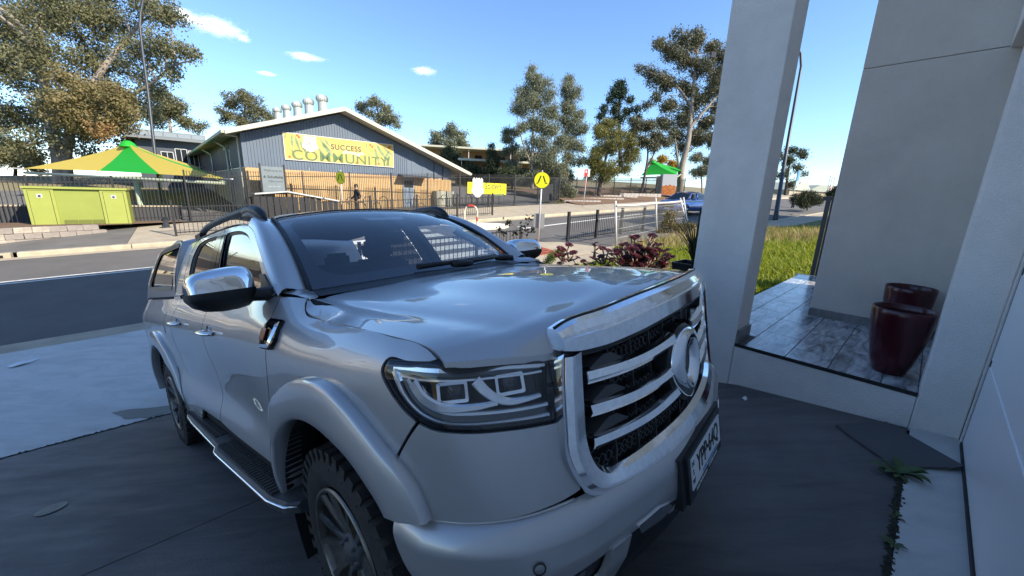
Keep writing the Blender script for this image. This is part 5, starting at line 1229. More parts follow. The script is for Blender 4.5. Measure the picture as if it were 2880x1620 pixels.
# banner: printed sheet with leaves, crest and lettering
M_BAN=mat('banner_print',(.56,.37,.055),rough=.6,var=.5,scale=2.2,col2=(.60,.42,.14)); M_BGREEN=mat('banner_green',(.10,.17,.06),rough=.6); M_BLEAF=mat('banner_leaf',(.20,.27,.13),rough=.6,var=.4,scale=4); M_BDARK=mat('banner_dark',(.05,.07,.04),rough=.6); M_BRED=mat('banner_red',(.42,.10,.03),rough=.6); M_WPRINT=mat('white_print',(.62,.60,.56),rough=.6)
b0,b1,z0,z1=5.28,11.16,1.345,2.665
banner=gpart('banner',M_BAN,[[(b0,z0),(b1,z0),(b1,z1),(b0,z1)]],-.075,-.04)
mb=MB()
for q in ([(b0,z0),(b1,z0),(b1,z0+.03),(b0,z0+.03)],[(b0,z1-.03),(b1,z1-.03),(b1,z1),(b0,z1)],[(b0,z0+.03),(b0+.03,z0+.03),(b0+.03,z1-.03),(b0,z1-.03)],[(b1-.03,z0+.03),(b1,z0+.03),(b1,z1-.03),(b1-.03,z1-.03)]): mb.prism(q,lambda x,y,h:gl(x,h,y),-.083,-.072)
mb.build('banner_border',M_WPRINT,banner,fix=True)
def onwall(a,z,b=-.0795): return Matrix.Translation(Vector(gl(a,b,z)))@Matrix(((1,0,0,0),(0,0,-1,0),(0,1,0,0),(0,0,0,1)))
fit_text('lettering','SUCCESS',1.62,.28,M_BDARK,banner,onwall(8.38,2.20,-.0815),extrude=.001,spacing=1.12,bold=.018)
fit_text('lettering','through',1.15,.27,M_WPRINT,banner,onwall(8.75,1.95,-.0825),extrude=.001,shear=.35,bold=.01)
fit_text('lettering','COMMUNITY',5.2,.50,M_BGREEN,banner,onwall(8.22,1.63,-.0805),extrude=.001,spacing=1.10,bold=.012)
M_CREST=mat('crest_ink',(.12,.13,.13),rough=.6)
def crest(a,z,w,h,parent,b=-.082,txt='SPS'):
    pts=[(-.42,.40),(-.30,.50),(-.2,.42),(-.1,.5),(0,.43),(.1,.5),(.2,.42),(.30,.50),(.42,.40),(.40,.05),(.50,-.12),(.47,-.26),(.30,-.34),(.15,-.46),(0,-.5),(-.15,-.46),(-.30,-.34),(-.47,-.26),(-.50,-.12),(-.40,.05)]
    mb=MB(); mb.prism([(a+x*w,z+y*h) for x,y in pts],lambda x,y,hh:gl(x,hh,y),b-.004,b); c=mb.build('crest',M_WPRINT,parent,fix=True)
    fit_text('crest_lettering','S.P.S',w*.52,h*.16,M_CREST,c,onwall(a,z-.0*h,b-.0065),extrude=.001,bold=.012); fit_text('crest_lettering','SCHOFIELDS',w*.55,h*.08,M_CREST,c,onwall(a,z+.2*h,b-.0065),extrude=.001); fit_text('crest_lettering','PUBLIC SCHOOL',w*.55,h*.06,M_CREST,c,onwall(a,z-.2*h,b-.0065),extrude=.001); return c
crest(6.52,2.22,.78,.80,banner)
rnd=random.Random(5)
mb=MB(); mr=MB()
def leafp(a,z,L,ang,w=.17):
    d=np.array([math.cos(ang),math.sin(ang)]); q=np.array([-d[1],d[0]]); P=[]
    for f,s in ((0,0),(.2,.8),(.45,1),(.75,.6),(1,0),(.75,-.6),(.45,-1),(.2,-.8)): c=np.array([a,z])+d*L*f+q*L*w*s*.5+q*L*.12*f*f; P.append(tuple(np.clip(c,[b0+.03,z0+.03],[b1-.03,z1-.03])))
    mb.prism(P,lambda x,y,h:gl(x,h,y),-.0785,-.0762)
for a,z,L,an in ((5.7,2.6,.75,-1.7),(5.85,2.55,.8,-1.45),(6.05,2.4,.9,-1.3),(7.0,2.55,.9,-.95),(7.1,2.35,1.0,-1.0),(7.25,2.6,.6,-1.1),(6.9,2.1,.8,-1.1),(9.55,2.6,.5,-1.8),(10.1,2.6,1.1,-1.05),(10.0,2.4,1.0,-1.4),(10.5,2.5,.9,-.75),(10.9,2.3,.9,-2.2),(10.95,2.1,1.0,-2.0),(10.8,1.9,.8,-1.6),(5.6,1.9,.5,-1.2),(5.45,2.62,.35,-2.0)): leafp(a,z,L,an)
mb.build('printed_leaf',M_BLEAF,banner,fix=True)
for a,z in ((5.95,2.58),(6.02,2.5),(9.75,2.5),(9.86,2.42),(10.85,2.45),(10.95,2.5),(5.5,1.5),(8.9,1.45),(10.2,1.5)): mr.prism([(a+.07*math.cos(k*1.05),z+.06*math.sin(k*1.05)) for k in range(6)],lambda x,y,h:gl(x,h,y),-.0788,-.0765)
mr.build('printed_gumnut',M_BRED,banner,fix=True)
# turbine vents along the ridge
M_VENT=mat('vent_metal',(.44,.45,.41),rough=.5,metal=.2,var=.12,scale=5)
def vent(p,lab):
    t=thing('roof_vent',lab,'roof vent',tuple(p),0,'turbine vents along the ridge of the hall'); mb=MB(); mb.lathe([(.46,-1.5),(.36,-.45),(.33,-.10),(.33,.30)],n=20); mb.build('vent_neck',M_VENT,t)
    mb=MB(); V=[]
    for k in range(20):
        a0=2*math.pi*k/20; a1=a0+2*math.pi/20*1.15
        G=[]
        for ph in np.linspace(-1.1,1.25,8):
            r=.45*math.cos(ph)**.6; z=.52+.30*math.sin(ph); G.append([(r*math.cos(a0),r*math.sin(a0),z),(r*.97*math.cos((a0+a1)/2),r*.97*math.sin((a0+a1)/2),z),(r*.90*math.cos(a1),r*.90*math.sin(a1),z)])
        mb.grid(G,True)
    mb.build('turbine',M_VENT,t); mb=MB(); mb.lathe([(0,.83),(.18,.82),(.22,.79)],n=16); mb.build('vent_cap',M_VENT,t)
for (x,y,d,o) in ((782,333,41.3,'farthest turbine vent, fifth back from the gable end'),(808,329,37.3,'turbine vent fourth back from the gable end'),(838,322,34.8,'middle turbine vent on the hall roof'),(870,316,32.7,'turbine vent second back from the gable end'),(908,310,30.1,'nearest and largest turbine vent beside the gable peak')): pass
for p,o in (((-25.692,44.203,6.962),'farthest turbine vent, the fifth back from the gable end'),((-22.312,39.962,6.450),'turbine vent fourth back from the gable end'),((-19.859,37.336,6.236),'middle turbine vent of the row on the hall roof'),((-17.700,35.134,6.066),'turbine vent second back from the gable end'),((-15.241,32.388,5.780),'nearest and largest turbine vent beside the gable peak')): vent(np.array(p)+np.array([0,0,.42]),'pale '+o)
# welcome board on two posts in front of the hall
wb=thing('welcome_board','grey welcome board on dark posts in front of the brick wall','sign',tuple(gp(4.5,-.9,-1.4)),A_G)
M_BOARD=mat('board_grey',(.16,.19,.20),rough=.5,var=.1,scale=3)
mb=MB(); mb.box((-.02,0,1.68),(.95,.05,1.28)); p_=mb.build('panel',M_BOARD,wb)
for x in (-.52,.50): mb=MB(); mb.box((x,0,1.0),(.07,.09,2.9)); mb.build('post',M_FENCE,wb)
WM4=lambda x,z: Matrix.Translation((x,-.028,z))@Matrix(((1,0,0,0),(0,0,-1,0),(0,1,0,0),(0,0,0,1)))
M_BTXT=mat('board_letters',(.03,.04,.035),rough=.6)
text_obj('lettering','Welcome to',.15,M_BTXT,p_,WM4(0,2.14),extrude=.001,shear=.3); text_obj('lettering','\u2042 Schofields',.17,M_BTXT,p_,WM4(0,1.84),extrude=.001,bold=.004); text_obj('lettering','Public School',.11,M_BTXT,p_,WM4(.08,1.64),extrude=.001); text_obj('lettering','Learn  Care  Grow',.07,M_WFRAME,p_,WM4(0,1.40),extrude=.001)
mb=MB(); mb.box((-.02,-.03,1.09),(.93,.012,.10)); mb.build('board_stripe',mat('board_teal',(.07,.13,.13),rough=.5),p_)
# dark low shed roof / bin enclosure in front of the hall
enc=thing('bin_enclosure','dark slatted bin enclosure with flat lid before the hall','enclosure',tuple(gp(4.4,-1.9,-1.45)),A_G)
mb=MB(); mb.prism([(-1.0,1.05),(.3,1.18),(2.6,.80),(2.6,.84),(.3,1.24),(-1.0,1.11)],lambda x,y,h:(x,h,y),-.5,.9); mb.build('lid',mat('lid_grey',(.10,.10,.11),rough=.35),enc,fix=True)
mb=MB(); mb.prism([(-1.0,1.08),(.3,1.21),(2.6,.81),(2.6,.87),(.3,1.27),(-1.0,1.14)],lambda x,y,h:(x,h,y),-.54,-.50); mb.build('lid_edge',M_WFRAME,enc,fix=True)
for k in range(14): mb=MB(); x=-.93+k*.26; mb.box((x,-.40,.45 if x<1.8 else .38),(.22,.03,1.1 if x<1.8 else .9)); mb.build('slat',M_FENCE,enc)
# building far left behind the hall: dark upper storey with white frames
adm=thing('classroom_block','dark classroom block with white window frames and flat roof behind the hall','building',(-28.316,33.008,0.298),A_G)
AW=Vector(adm.location)
def bl(mb,x0,x1,y0,y1,z0,z1): mb.box(((x0+x1)/2,(y0+y1)/2,(z0+z1)/2),(x1-x0,y1-y0,z1-z0)); return mb
bl(MB(),-2.0,2.7,.3,9,-3,3.05).build('wall',M_CLADS,adm); bl(MB(),-2.5,3.2,-.5,10,3.06,3.22).build('roof',mat('roof_grey',(.16,.17,.175),rough=.5),adm); bl(MB(),-2.2,2.4,-.2,9,3.23,3.70).build('parapet',mat('parapet_grey',(.15,.17,.18),rough=.5),adm)
for k in range(5): bl(MB(),-2.0+k*.88,-2.0+k*.88+.80,-.22,-.19,3.30,3.62).build('parapet_window',mat('pane_grey',(.24,.27,.29),rough=.15),adm)
for x0,x1,z0,z1 in ((-.6,.2,.7,2.2),(.3,1.1,.9,2.5),(1.15,1.8,.6,2.4),(1.9,2.6,.5,1.6),(1.9,2.6,1.7,2.4)):
    w_=bl(MB(),x0,x1,.26,.29,z0,z1).build('window',M_GLASSD,adm); fm=MB()
    for q in ((x0,x0+.05,z0,z1),(x1-.05,x1,z0,z1),(x0,x1,z0,z0+.05),(x0,x1,z1-.05,z1),((x0+x1)/2-.02,(x0+x1)/2+.02,z0,z1)): bl(fm,q[0],q[1],.22,.27,q[2],q[3])
    fm.build('window_frame',M_WFRAME,w_)
for k in range(9): bl(MB(),2.75+k*.16,2.75+k*.16+.06,.0,.05,.6,2.4).build('screen_slat',mat('slat_cream',(.45,.44,.40),rough=.6),adm)
# covered walkways to the right of the hall
def walkway(name,lab,P0,L,depth,z,zg,rz,n=4):
    t=thing(name,lab,'walkway',P0,rz); bl(MB(),0,L,0,depth,z,z+.10).build('roof',M_ROOFW,t); bl(MB(),-.05,L+.05,-.06,0,z-.12,z+.12).build('fascia',M_FASC,t)
    for k in range(n): bl(MB(),.4+k*(L-.8)/(n-1)-.05,.4+k*(L-.8)/(n-1)+.05,.3,.4,zg,z).build('post',M_WFRAME,t)
    bl(MB(),0,L,depth-.2,depth,zg,z).build('back_wall',M_BRICKS,t)
    for k in range(5): bl(MB(),.8+k*L/5.3,.8+k*L/5.3+1.1,depth-.26,depth-.2,zg+.9,z-.5).build('window',M_GLASSD,t)
walkway('covered_walkway','long covered walkway with cream fascia behind the hall',(-12.879,54.998,6.067),19,5,0,-4.5,A_G-.5)
walkway('covered_walkway','lower covered walkway roof with white posts nearer the gate',(-6.877,48.294,3.898),14,4,0,-4.,A_G-.5)

# ================================================================ fences, signs and street furniture
def rz_(o): return A_U
def fence(name,label,cat,s0,s1,t,h,pitch,post_every,m,dz=.12,spear=True,rails=(.18,None),pick=.02,post=.06,extra_post=.0,group=None,posth=None,pr=0.):
    o0=ST(s0,t,dz); root=thing(name,label,cat,tuple(o0),A_U,group); sl=float(zr(s1,t)-zr(s0,t))/(s1-s0); L=s1-s0
    pm=MB(); pm.box((0,0,h/2+.04),(pick,pick,h-.08))
    if spear: pm.lathe([(pick*.55,h-.03),(pick*.9,h+.0),(pick*.5,h+.03),(0,h+.055)],n=6)
    me=pm.mesh('picket',m); n=int(L/pitch)
    for k in range(n+1): link('picket',me,root,(k*pitch,0,sl*k*pitch))
    qm=MB(); ph=posth or h+.06; qm.box((0,0,ph/2),(post,post,ph)); qm.box((0,0,ph+.006),(post+.012,post+.012,.014)); pme=qm.mesh('post',m); np_=max(1,int(round(L/post_every)))
    for k in range(np_+1): link('post',pme,root,(L*k/np_,-.0,sl*L*k/np_))
    for rh in rails:
        rh=h-.18 if rh is None else rh
        for k in range(np_):
            a,b=L*k/np_+post/2,L*(k+1)/np_-post/2; M=Matrix.Rotation(-math.atan(sl),3,'Y'); rm=MB(); rm.box(((a+b)/2,.018+pick/2+.0,rh+sl*(a+b)/2),(b-a,.034,.034),M=M); rm.build('rail',m,root)
    return root
M_FGREY=mat('fence_powdercoat',(.022,.020,.020),rough=.5)
fence('school_fence','tall black spear-top school fence running before the brick hall','fence',-.30,18.2,22.5,2.12,.098,2.45,M_FGREY,rails=(.2,None))
fence('school_fence','lower black spear-top fence behind the green electrical cabinet','fence',-16.0,-.35,22.62,1.86,.118,2.4,M_FGREY,rails=(.2,None))
# student gate
gt=thing('school_gate','black barred double gate standing beside the yellow gate sign','gate',tuple(ST(18.3,22.6,.12)),A_U)
pm=MB().box((0,0,1.05),(.022,.022,1.9)).mesh('bar',M_FGREY)
for k in range(46): link('bar',pm,gt,(k*.10,0,.045*k*.10))
for x in (0,2.3,4.6): MB().box((x,0,1.1+.045*x),(.07,.07,2.25)).build('gate_post',M_FGREY,gt)
for z in (.2,1.95): MB().box((2.3,0,z+.1),(4.55,.045,.045),M=Matrix.Rotation(-math.atan(.045),3,'Y')).build('gate_rail',M_FGREY,gt)
MB().box((3.3,.03,1.0),(1.3,.01,1.3)).build('gate_panel',mat('perforated_panel',(.09,.09,.10),rough=.5),gt)
fence('school_fence','black fence beyond the gate behind the trees','fence',23.2,44,23.4,1.9,.13,2.6,M_FGREY,rails=(.2,None))
# yellow gate sign with crest
P0=np.array((14.098,0.666)); 
def tpnt(s,t,z): q=s*U2+t*N2; return np.array([q[0],q[1],z])
sA,zA=(14.098,0.666); sB,zB=(17.324,-0.006)
gs=thing('gate_sign','yellow student gate sign with white crest fixed to the fence','sign',tuple(tpnt((sA+sB)/2,22.40,(zA+zB)/2)),A_U)
M_YEL=mat('sign_yellow',(.78,.66,.005),rough=.5); W_,Hs=sB-sA,zA-zB+.06
MB().box((0,0,0),(W_,.025,Hs)).build('panel',M_YEL,gs)
SM=lambda x,z,y=-.0145: Matrix.Translation((x,y,z))@Matrix(((1,0,0,0),(0,0,-1,0),(0,1,0,0),(0,0,0,1)))
fit_text('lettering','Student',1.42,.46,M_BDARK,gs,SM(.48,.17,-.0165),extrude=.001,shear=.12,bold=.012); fit_text('lettering','Gate',.80,.36,M_BGREEN,gs,SM(1.0,-.30,-.0165),extrude=.001,shear=.12,bold=.012)
pts=[(-.42,.40),(-.30,.50),(-.2,.42),(-.1,.5),(0,.43),(.1,.5),(.2,.42),(.30,.50),(.42,.40),(.40,.05),(.50,-.12),(.47,-.26),(.30,-.34),(.15,-.46),(0,-.5),(-.15,-.46),(-.30,-.34),(-.47,-.26),(-.50,-.12),(-.40,.05)]
mb=MB(); mb.prism([(-.82+x*1.0,.02+y*1.32) for x,y in pts],lambda x,y,h:(x,h,y),-.034,-.018); c=mb.build('crest',M_WPRINT,gs,fix=True); fit_text('crest_lettering','S.P.S',.46,.20,M_CREST,c,SM(-.82,.0,-.037),extrude=.001,bold=.01); fit_text('crest_lettering','SCHOFIELDS',.55,.09,M_CREST,c,SM(-.82,.27,-.037),extrude=.001); fit_text('crest_lettering','PUBLIC SCHOOL',.50,.07,M_CREST,c,SM(-.82,-.26,-.037),extrude=.001)
# pedestrian fences on the kerbs
fence('pedestrian_fence','low black pedestrian fence along the far kerb','fence',-.75,13.6,18.85,1.10,.132,2.4,M_FGREY,spear=False,rails=(.12,1.04),pick=.018,post=.07,posth=1.28,group=None)
fence('pedestrian_fence','low black pedestrian fence at the near kerb beyond the flower bed','fence',11.95,17.4,11.15,1.02,.125,1.75,M_FENCE,spear=False,rails=(.12,.98),pick=.016,post=.10,posth=1.22)
fence('pedestrian_fence','black pedestrian fence seen through the windscreen by the crossing','fence',3.0,8.2,9.75,1.02,.14,1.75,M_FENCE,spear=False,rails=(.12,.98),pick=.016,post=.07,posth=1.08)
# pedestrian crossing signs
M_POLE=mat('galvanised_pole',(.55,.56,.55),rough=.4,metal=.3); M_SIGNY=mat('fluoro_yellow',(.72,.70,.01),rough=.45); M_SBLACK=mat('sign_black',(.012,.012,.012),rough=.5)
def cross_sign(base,h,r,yaw,lean,lab,back=False):
    t=thing('crossing_sign',lab,'road sign',tuple(base),yaw,'pedestrian crossing signs'); mb=MB(); mb.tube([(0,0,0),(lean[0],lean[1],h+r*2+.05)],.030,10); mb.build('pole',M_POLE,t)
    cz=h+r; cx,cy=lean[0]*cz/(h+2*r),lean[1]*cz/(h+2*r)-.04
    def disc(nm,rr,y0,y1,m,p=None): b=MB(); b.lathe([(0,y0),(rr,y0),(rr,y1),(0,y1)],c=(cx,cy,cz),axis='Y',n=36,smooth=False); return b.build(nm,m,p or t,fix=True)
    d=disc('sign_disc',r,-.004,.012,M_SBLACK); disc('sign_face',r*.955,-.0065,-.004,M_SIGNY,d)
    b=MB()
    for s in (-1,1):
        # a leg: long bar with a foot
        for poly in ([(.06*s,.52),(.22*s,.52),(.52*s,-.22),(.36*s,-.30)],[(.34*s,-.36),(.56*s,-.28),(.70*s,-.36),(.66*s,-.44),(.46*s,-.42)]):
            P=[(cx+x*r,cz+z*r) for x,z in poly]; b.prism(P if s>0 else P[::-1],lambda x,y,h_:(x,cy+h_,y),-.0085,-.0065)
    b.build('walking_legs',M_SBLACK,d,fix=True)
    for z in (cz-.12,cz+.12): MB().box((cx,cy+.05,z),(.10,.05,.03)).build('bracket',M_POLE,t)
    return t
c1=cross_sign((0.963,15.052,-1.940),2.19,.30,math.radians(4),(.03,0,0),'round yellow crossing sign on a pole at the near kerb build-out')
MB().box((.0,.05,1.52-.55),(.42,.012,.56)).build('sign_back',mat('sign_back_grey',(.30,.31,.31),rough=.5,metal=.3),c1)
cross_sign((-8.277,18.846,-1.222),1.42,.30,math.radians(-24),(.03,0,0),'round yellow crossing sign on the far kerb in front of the brick wall')
# street lamp at the left
M_LAMP=mat('lamp_post_paint',(.030,.033,.038),rough=.45)
lp=thing('street_lamp','tall dark curved street lamp with white stickers beside the green cabinet','street lamp',(-14.169,15.720,-1.766))
b0_=Vector(lp.location); tp_=[Vector(p)-b0_ for p in ((-14.169,15.720,-1.766),(-20.733,23.034,-0.930),(-21.191,23.624,1.492),(-21.780,24.559,5.331),(-22.251,25.248,8.159),(-22.369,25.494,9.171),(-22.257,25.742,10.189),(-21.880,26.042,11.420),(-20.692,26.113,12.558))]
mb=MB(); mb.tube([tuple(tp_[0]),tuple(tp_[0]*.62+tp_[1]*.38)],[.12,.115],14); mb.build('base_section',M_LAMP,lp); 
mb=MB(); mb.tube(poly_resample([tuple(p) for p in ([tp_[0]*.62+tp_[1]*.38]+tp_[1:])],30),list(np.linspace(.100,.058,30)),12); mb.build('pole',M_LAMP,lp)
mb=MB(); mb.lathe([(.22,0),(.22,.02),(.12,.03)],n=16); mb.build('base_plate',M_LAMP,lp)
for p,h in (((-20.607,23.097,0.343),.42),((-20.540,22.980,-0.137),.30)): 
    q=Vector(p)-b0_; b=MB(); b.box(tuple(q),(.13 if h>.4 else .07,.02,h),rz=.5); b.build('sticker',M_WPRINT,lp)
hd=MB(); hd.box(tuple(tp_[-1]+Vector((.3,0,.02))),(.7,.22,.10)); hd.build('lamp_head',M_LAMP,lp)
# street lamp in the gap on the right
lr=thing('street_lamp','dark street lamp standing beyond the lawn between column and wall','street lamp',(17.697,26.590,-1.160)); b1_=Vector(lr.location)
mb=MB(); Pq=[Vector(p)-b1_ for p in ((17.697,26.590,-1.160),(20.851,31.576,4.560),(21.607,32.845,9.770),(21.674,32.956,10.224),(21.513,32.836,10.577),(21.141,32.879,11.600),(20.140,32.838,12.275))]; mb.tube(poly_resample([tuple(p) for p in Pq],20),list(np.linspace(.15,.07,20)),10); mb.build('pole',M_LAMP,lr)
mb=MB(); mb.box(tuple(Pq[-1]+Vector((-.4,0,.02))),(.9,.25,.12)); mb.build('lamp_head',M_LAMP,lr)
# floodlight arm by the tall gum
fl=thing('floodlight','black floodlight on an arm beyond the column','floodlight',(24.489,45.732,1.829)); fb=Vector(fl.location)
mb=MB(); p0=Vector((24.404,49.294,16.453))-fb; p1=Vector((22.465,49.192,16.035))-fb; mb.tube([(0,0,0),tuple(Vector((p0.x+.4,p0.y,p0.z+1)))],.10,8); mb.tube([tuple(p0+Vector((.4,0,.1))),tuple(p1)],.06,6); mb.build('pole',M_LAMP,fl); MB().box(tuple(p1+Vector((-.35,0,.15))),(.55,.3,.6)).build('lamp_head',M_LAMP,fl)
# green electrical cabinet (substation)
M_SUB=mat('cabinet_green',(.30,.33,.065),rough=.55,var=.06,scale=2); M_SUB2=mat('cabinet_green_dark',(.25,.285,.052),rough=.55,var=.06,scale=2,bump=.1,bscale=90)
s0_,zt=(-4.706,-0.309); s1_,zb=(-2.129,-1.601)
sub=thing('electrical_cabinet','lime green electrical cabinet with two doors and vents on the retaining wall','cabinet',tuple(tpnt(s0_,21.5,zb-.06)),A_U); Wd=s1_-s0_; Ht=zt-zb+.04
sl_=.03
MB().box((Wd/2,.55,Ht/2),(Wd,1.0,Ht)).build('body',M_SUB2,sub)
def fr(nm,x0,x1,z0,z1,y0,y1,m,p=None): return MB().box(((x0+x1)/2,(y0+y1)/2,(z0+z1)/2),(x1-x0,abs(y1-y0),z1-z0)).build(nm,m,p or sub)
MB().box((Wd/2,.53,Ht+.035),(Wd+.08,1.16,.07)).build('lid',M_SUB,sub)
for a,b in ((.0,.70),(Wd-.72,Wd)):
    p_=fr('side_frame',a,b,0,Ht,.0,.045,M_SUB); d_=fr('door',a+.09,b-.09,.06,Ht-.08,-.018,-.001,M_SUB); 
    for q in ((a+.078,a+.088,.05,Ht-.07),(b-.088,b-.078,.05,Ht-.07)): fr('door_gap',q[0],q[1],q[2],q[3],-.004,-.001,M_GAP,d_)
    fr('door_gap',a+.08,b-.08,Ht-.078,Ht-.070,-.004,-.001,M_GAP,d_)
    fr('warning_plate',(a+b)/2-.07,(a+b)/2+.07,Ht-.32,Ht-.19,-.024,-.019,M_WFRAME,d_); fr('lock',(a+b)/2-.03,(a+b)/2+.03,Ht-.29,Ht-.23,-.04,-.024,M_BLACK,d_)
for k in range(3):
    x0=.80+k*.36
    g_=fr('vent_recess',x0,x0+.33,.03,.21,.035,.0505,M_GAP)
    for j in range(5): fr('louvre',x0,x0+.33,.038+j*.036,.054+j*.036,.020,.036,M_SUB,g_)
fr('plinth',-.05,Wd*.65,-.12,-.001,-.06,1.05,M_CONC)
# stone block retaining wall below it: single blocks
M_BLOCK=mat('split_block',(.30,.26,.225),rough=1,var=.35,scale=6,bump=.8,bscale=35,col2=(.22,.19,.165)); M_BLOCK2=mat('split_block_light',(.40,.345,.28),rough=1,var=.3,scale=6,bump=.8,bscale=35)
rw=thing('retaining_wall','grey split-block retaining wall under the green cabinet','wall',tuple(ST(-8,20.4,0)),A_U)
rnd=random.Random(11)
def blockmesh(w,d,h,sd):
    r=random.Random(sd); b=bmesh.new(); bmesh.ops.create_cube(b,size=1); bmesh.ops.scale(b,vec=(w,d,h),verts=b.verts); bmesh.ops.bevel(b,geom=b.edges[:],offset=.014,segments=1,affect='EDGES')
    for v in b.verts: v.co+=Vector((r.uniform(-.006,.006),r.uniform(-.012,.012),r.uniform(-.004,.004)))
    me=bpy.data.meshes.new('block'); b.to_mesh(me); b.free(); return me
BM=[blockmesh(.395,.2,.19,k) for k in range(4)]+[blockmesh(.235,.2,.19,9)]
for me in BM: me.materials.append(M_BLOCK if rnd.random()<.6 else M_BLOCK2)
wt=lambda s: 19.65+(s+5.07)*.50
ang=math.atan(.5)
for c in range(6):
    for k in range(30):
        s=-13.6+k*.36+(.18 if c%2 else 0); t=wt(s); z=-1.565-.095-.192*c
        if s>-.75 or z<float(zr(s,t))+.02: continue
        q=tpnt(s,t,z)-np.array(rw.location); ca,sa=math.cos(-A_U),math.sin(-A_U); link('block',BM[rnd.randrange(4)],rw,(q[0]*ca-q[1]*sa,q[0]*sa+q[1]*ca,q[2]),(0,0,ang+rnd.uniform(-.01,.01)))
P=[[tuple(tpnt(s,t,-1.60)) for t in (min(wt(s),22.0)+.05,22.6)] for s in np.linspace(-14,-.6,14)]; mb=MB(); mb.grid(P,True); a,b,c=[np.array(mb.v[i]) for i in mb.f[0][:3]]
if np.cross(b-a,c-a)[2]<0: mb.f=[f[::-1] for f in mb.f]
tag(mb.build('garden_bed',M_SOIL),kind='structure')
# low dark wall behind the left fence
dw=thing('low_wall','low dark grey wall behind the school fence at the left','wall',tuple(ST(-16,23.3,0)),A_U); MB().box((7.6,0,.75),(15.6,.2,1.2)).build('wall_face',mat('charcoal_wall',(.055,.055,.06),rough=.8),dw); MB().box((7.6,-.0,1.38),(15.7,.26,.06)).build('coping',M_CONC,dw)
# shade sail over the yard
M_SAILG=mat('sail_green',(.02,.42,.03),rough=.6); M_SAILY=mat('sail_yellow',(.66,.50,.085),rough=.6); M_SAILP=mat('sail_post',(.34,.37,.27),rough=.5)
def thin_mat(m,f=.35):
    n=m.node_tree.nodes; l=m.node_tree.links; b=n['Principled BSDF']; t=n.new('ShaderNodeBsdfTranslucent'); x=n.new('ShaderNodeMixShader'); x.inputs[0].default_value=f; c=b.inputs['Base Color']
    if c.is_linked: l.new(c.links[0].from_socket,t.inputs[0])
    else: t.inputs[0].default_value=c.default_value
    o=n['Material Output']; l.new(b.outputs[0],x.inputs[1]); l.new(t.outputs[0],x.inputs[2]); l.new(x.outputs[0],o.inputs[0])
thin_mat(M_SAILG,.25); thin_mat(M_SAILY,.25)
def sail(name,label,apex,corners,masts,cols,seg=10,droop=.74,cap=None):
    t=thing(name,label,'shade sail',(apex[0],apex[1],min(c[2] for c in corners)-2.4)); o=np.array(t.location); A=np.array(apex); n=len(corners)
    k=0
    for i in range(n):
        c0,c1=np.array(corners[i]),np.array(corners[(i+1)%n]); mid=(c0+c1)/2*.90+A*.10; mid[2]=(c0[2]+c1[2])/2+.05*(A[2]-c0[2])
        rim=[c0+(c1-c0)*u+(mid-(c0+c1)/2)*4*u*(1-u) for u in np.linspace(0,1,3*seg+1)]
        cuts=[0,int(3*seg*.43),int(3*seg*.70),3*seg]
        for g in range(3):
            G=[]
            for u in rim[cuts[g]:cuts[g+1]+1]:
                row=[]
                for f in np.linspace(.05,1,12): p=A+(u-A)*f; p[2]=A[2]+(u[2]-A[2])*f**droop; row.append(p-o)
                G.append(row)
            mb=MB(); mb.grid(np.array(G),True); mb.build('sail_panel',(cols if i==0 else cols[1:]+cols[:1])[g%len(cols)] if len(cols)>1 else cols[0],t)
    mb=MB(); mb.lathe([(.0,.14),(.14,.12),(.28,.0),(.40,-.20)],c=tuple(A-o-np.array([0,0,.08])),n=20); mb.build('sail_cap',cols[0] if cap is None else cap,t)
    for p in masts:
        q=np.array(p)-o; mb=MB(); mb.tube([(q[0],q[1],-2.),(q[0],q[1],q[2])],.14,12); mb.build('mast',M_SAILP,t)
    for i in range(n): mb=MB(); c=np.array(corners[i])-o; d=unit(np.array([c[0],c[1],0.])); mb.box(tuple(c+d*.25),(.5,.12,.06),rz=math.atan2(d[1],d[0])); mb.build('corner_plate',M_WFRAME,t)
    for i in range(2):
        a_,b_=np.array(corners[i])-o,np.array(corners[(i+1)%n])-o; mb=MB(); mb.tube([a_-np.array([0,0,.22]),b_-np.array([0,0,.22])],.07,8); mb.build('edge_beam',M_SAILP,t)
    return t
sail('shade_sail','green and yellow striped shade sail peaked over the school yard',(-21.756,22.660,2.180),[(-27.506,22.258,0.530),(-14.020,19.213,0.284),(-22.225,28.070,1.153),(-35.554,32.253,1.423)],[(-20.344,21.255,0.217)],[M_SAILY,M_SAILG,M_SAILY],cap=M_SAILG)
sg=sail('shade_sail','small plain green shade sail behind the mural wall',(15.701,46.319,4.238),[(13.969,44.860,2.475),(16.798,41.777,2.495),(20.586,49.239,3.550),(16.146,50.249,3.471)],[(17.656,46.006,2.956)],[M_SAILG])
# mural wall block
M_MURW=mat('mural_white',(.72,.71,.68),rough=.7); M_MURO=mat('mural_orange',(.62,.11,.035),rough=.7,var=.5,scale=1.4,col2=(.72,.30,.06))
mw=thing('mural_wall','white block with orange and yellow mural at its foot','wall',(15.867,41.280,0.453),math.radians(-12)); MB().box((0,.5,1.0),(1.35,1.2,2.1)).build('block_body',M_MURW,mw)
mb=MB(); mb.prism([(-.66,.0),(.66,.0),(.66,.85),(.45,.98),(.30,.88),(.1,1.05),(-.15,.9),(-.3,1.0),(-.5,.86),(-.66,.92)],lambda x,y,h:(x,h,y),-.112,-.102); mb.build('painted_mural',M_MURO,mw,fix=True)
for x,z in ((-.4,.6),(-.1,.35),(.2,.7),(.42,.4),(-.3,.2),(.05,.78),(.5,.15)): MB().box((x,-.115,z),(.16,.006,.07)).build('mural_fleck',mat('mural_yellow',(.75,.5,.12),rough=.7),mw)
MB().box((-.95,.8,.95),(.5,.05,1.9)).build('grey_return',M_CONC,mw)
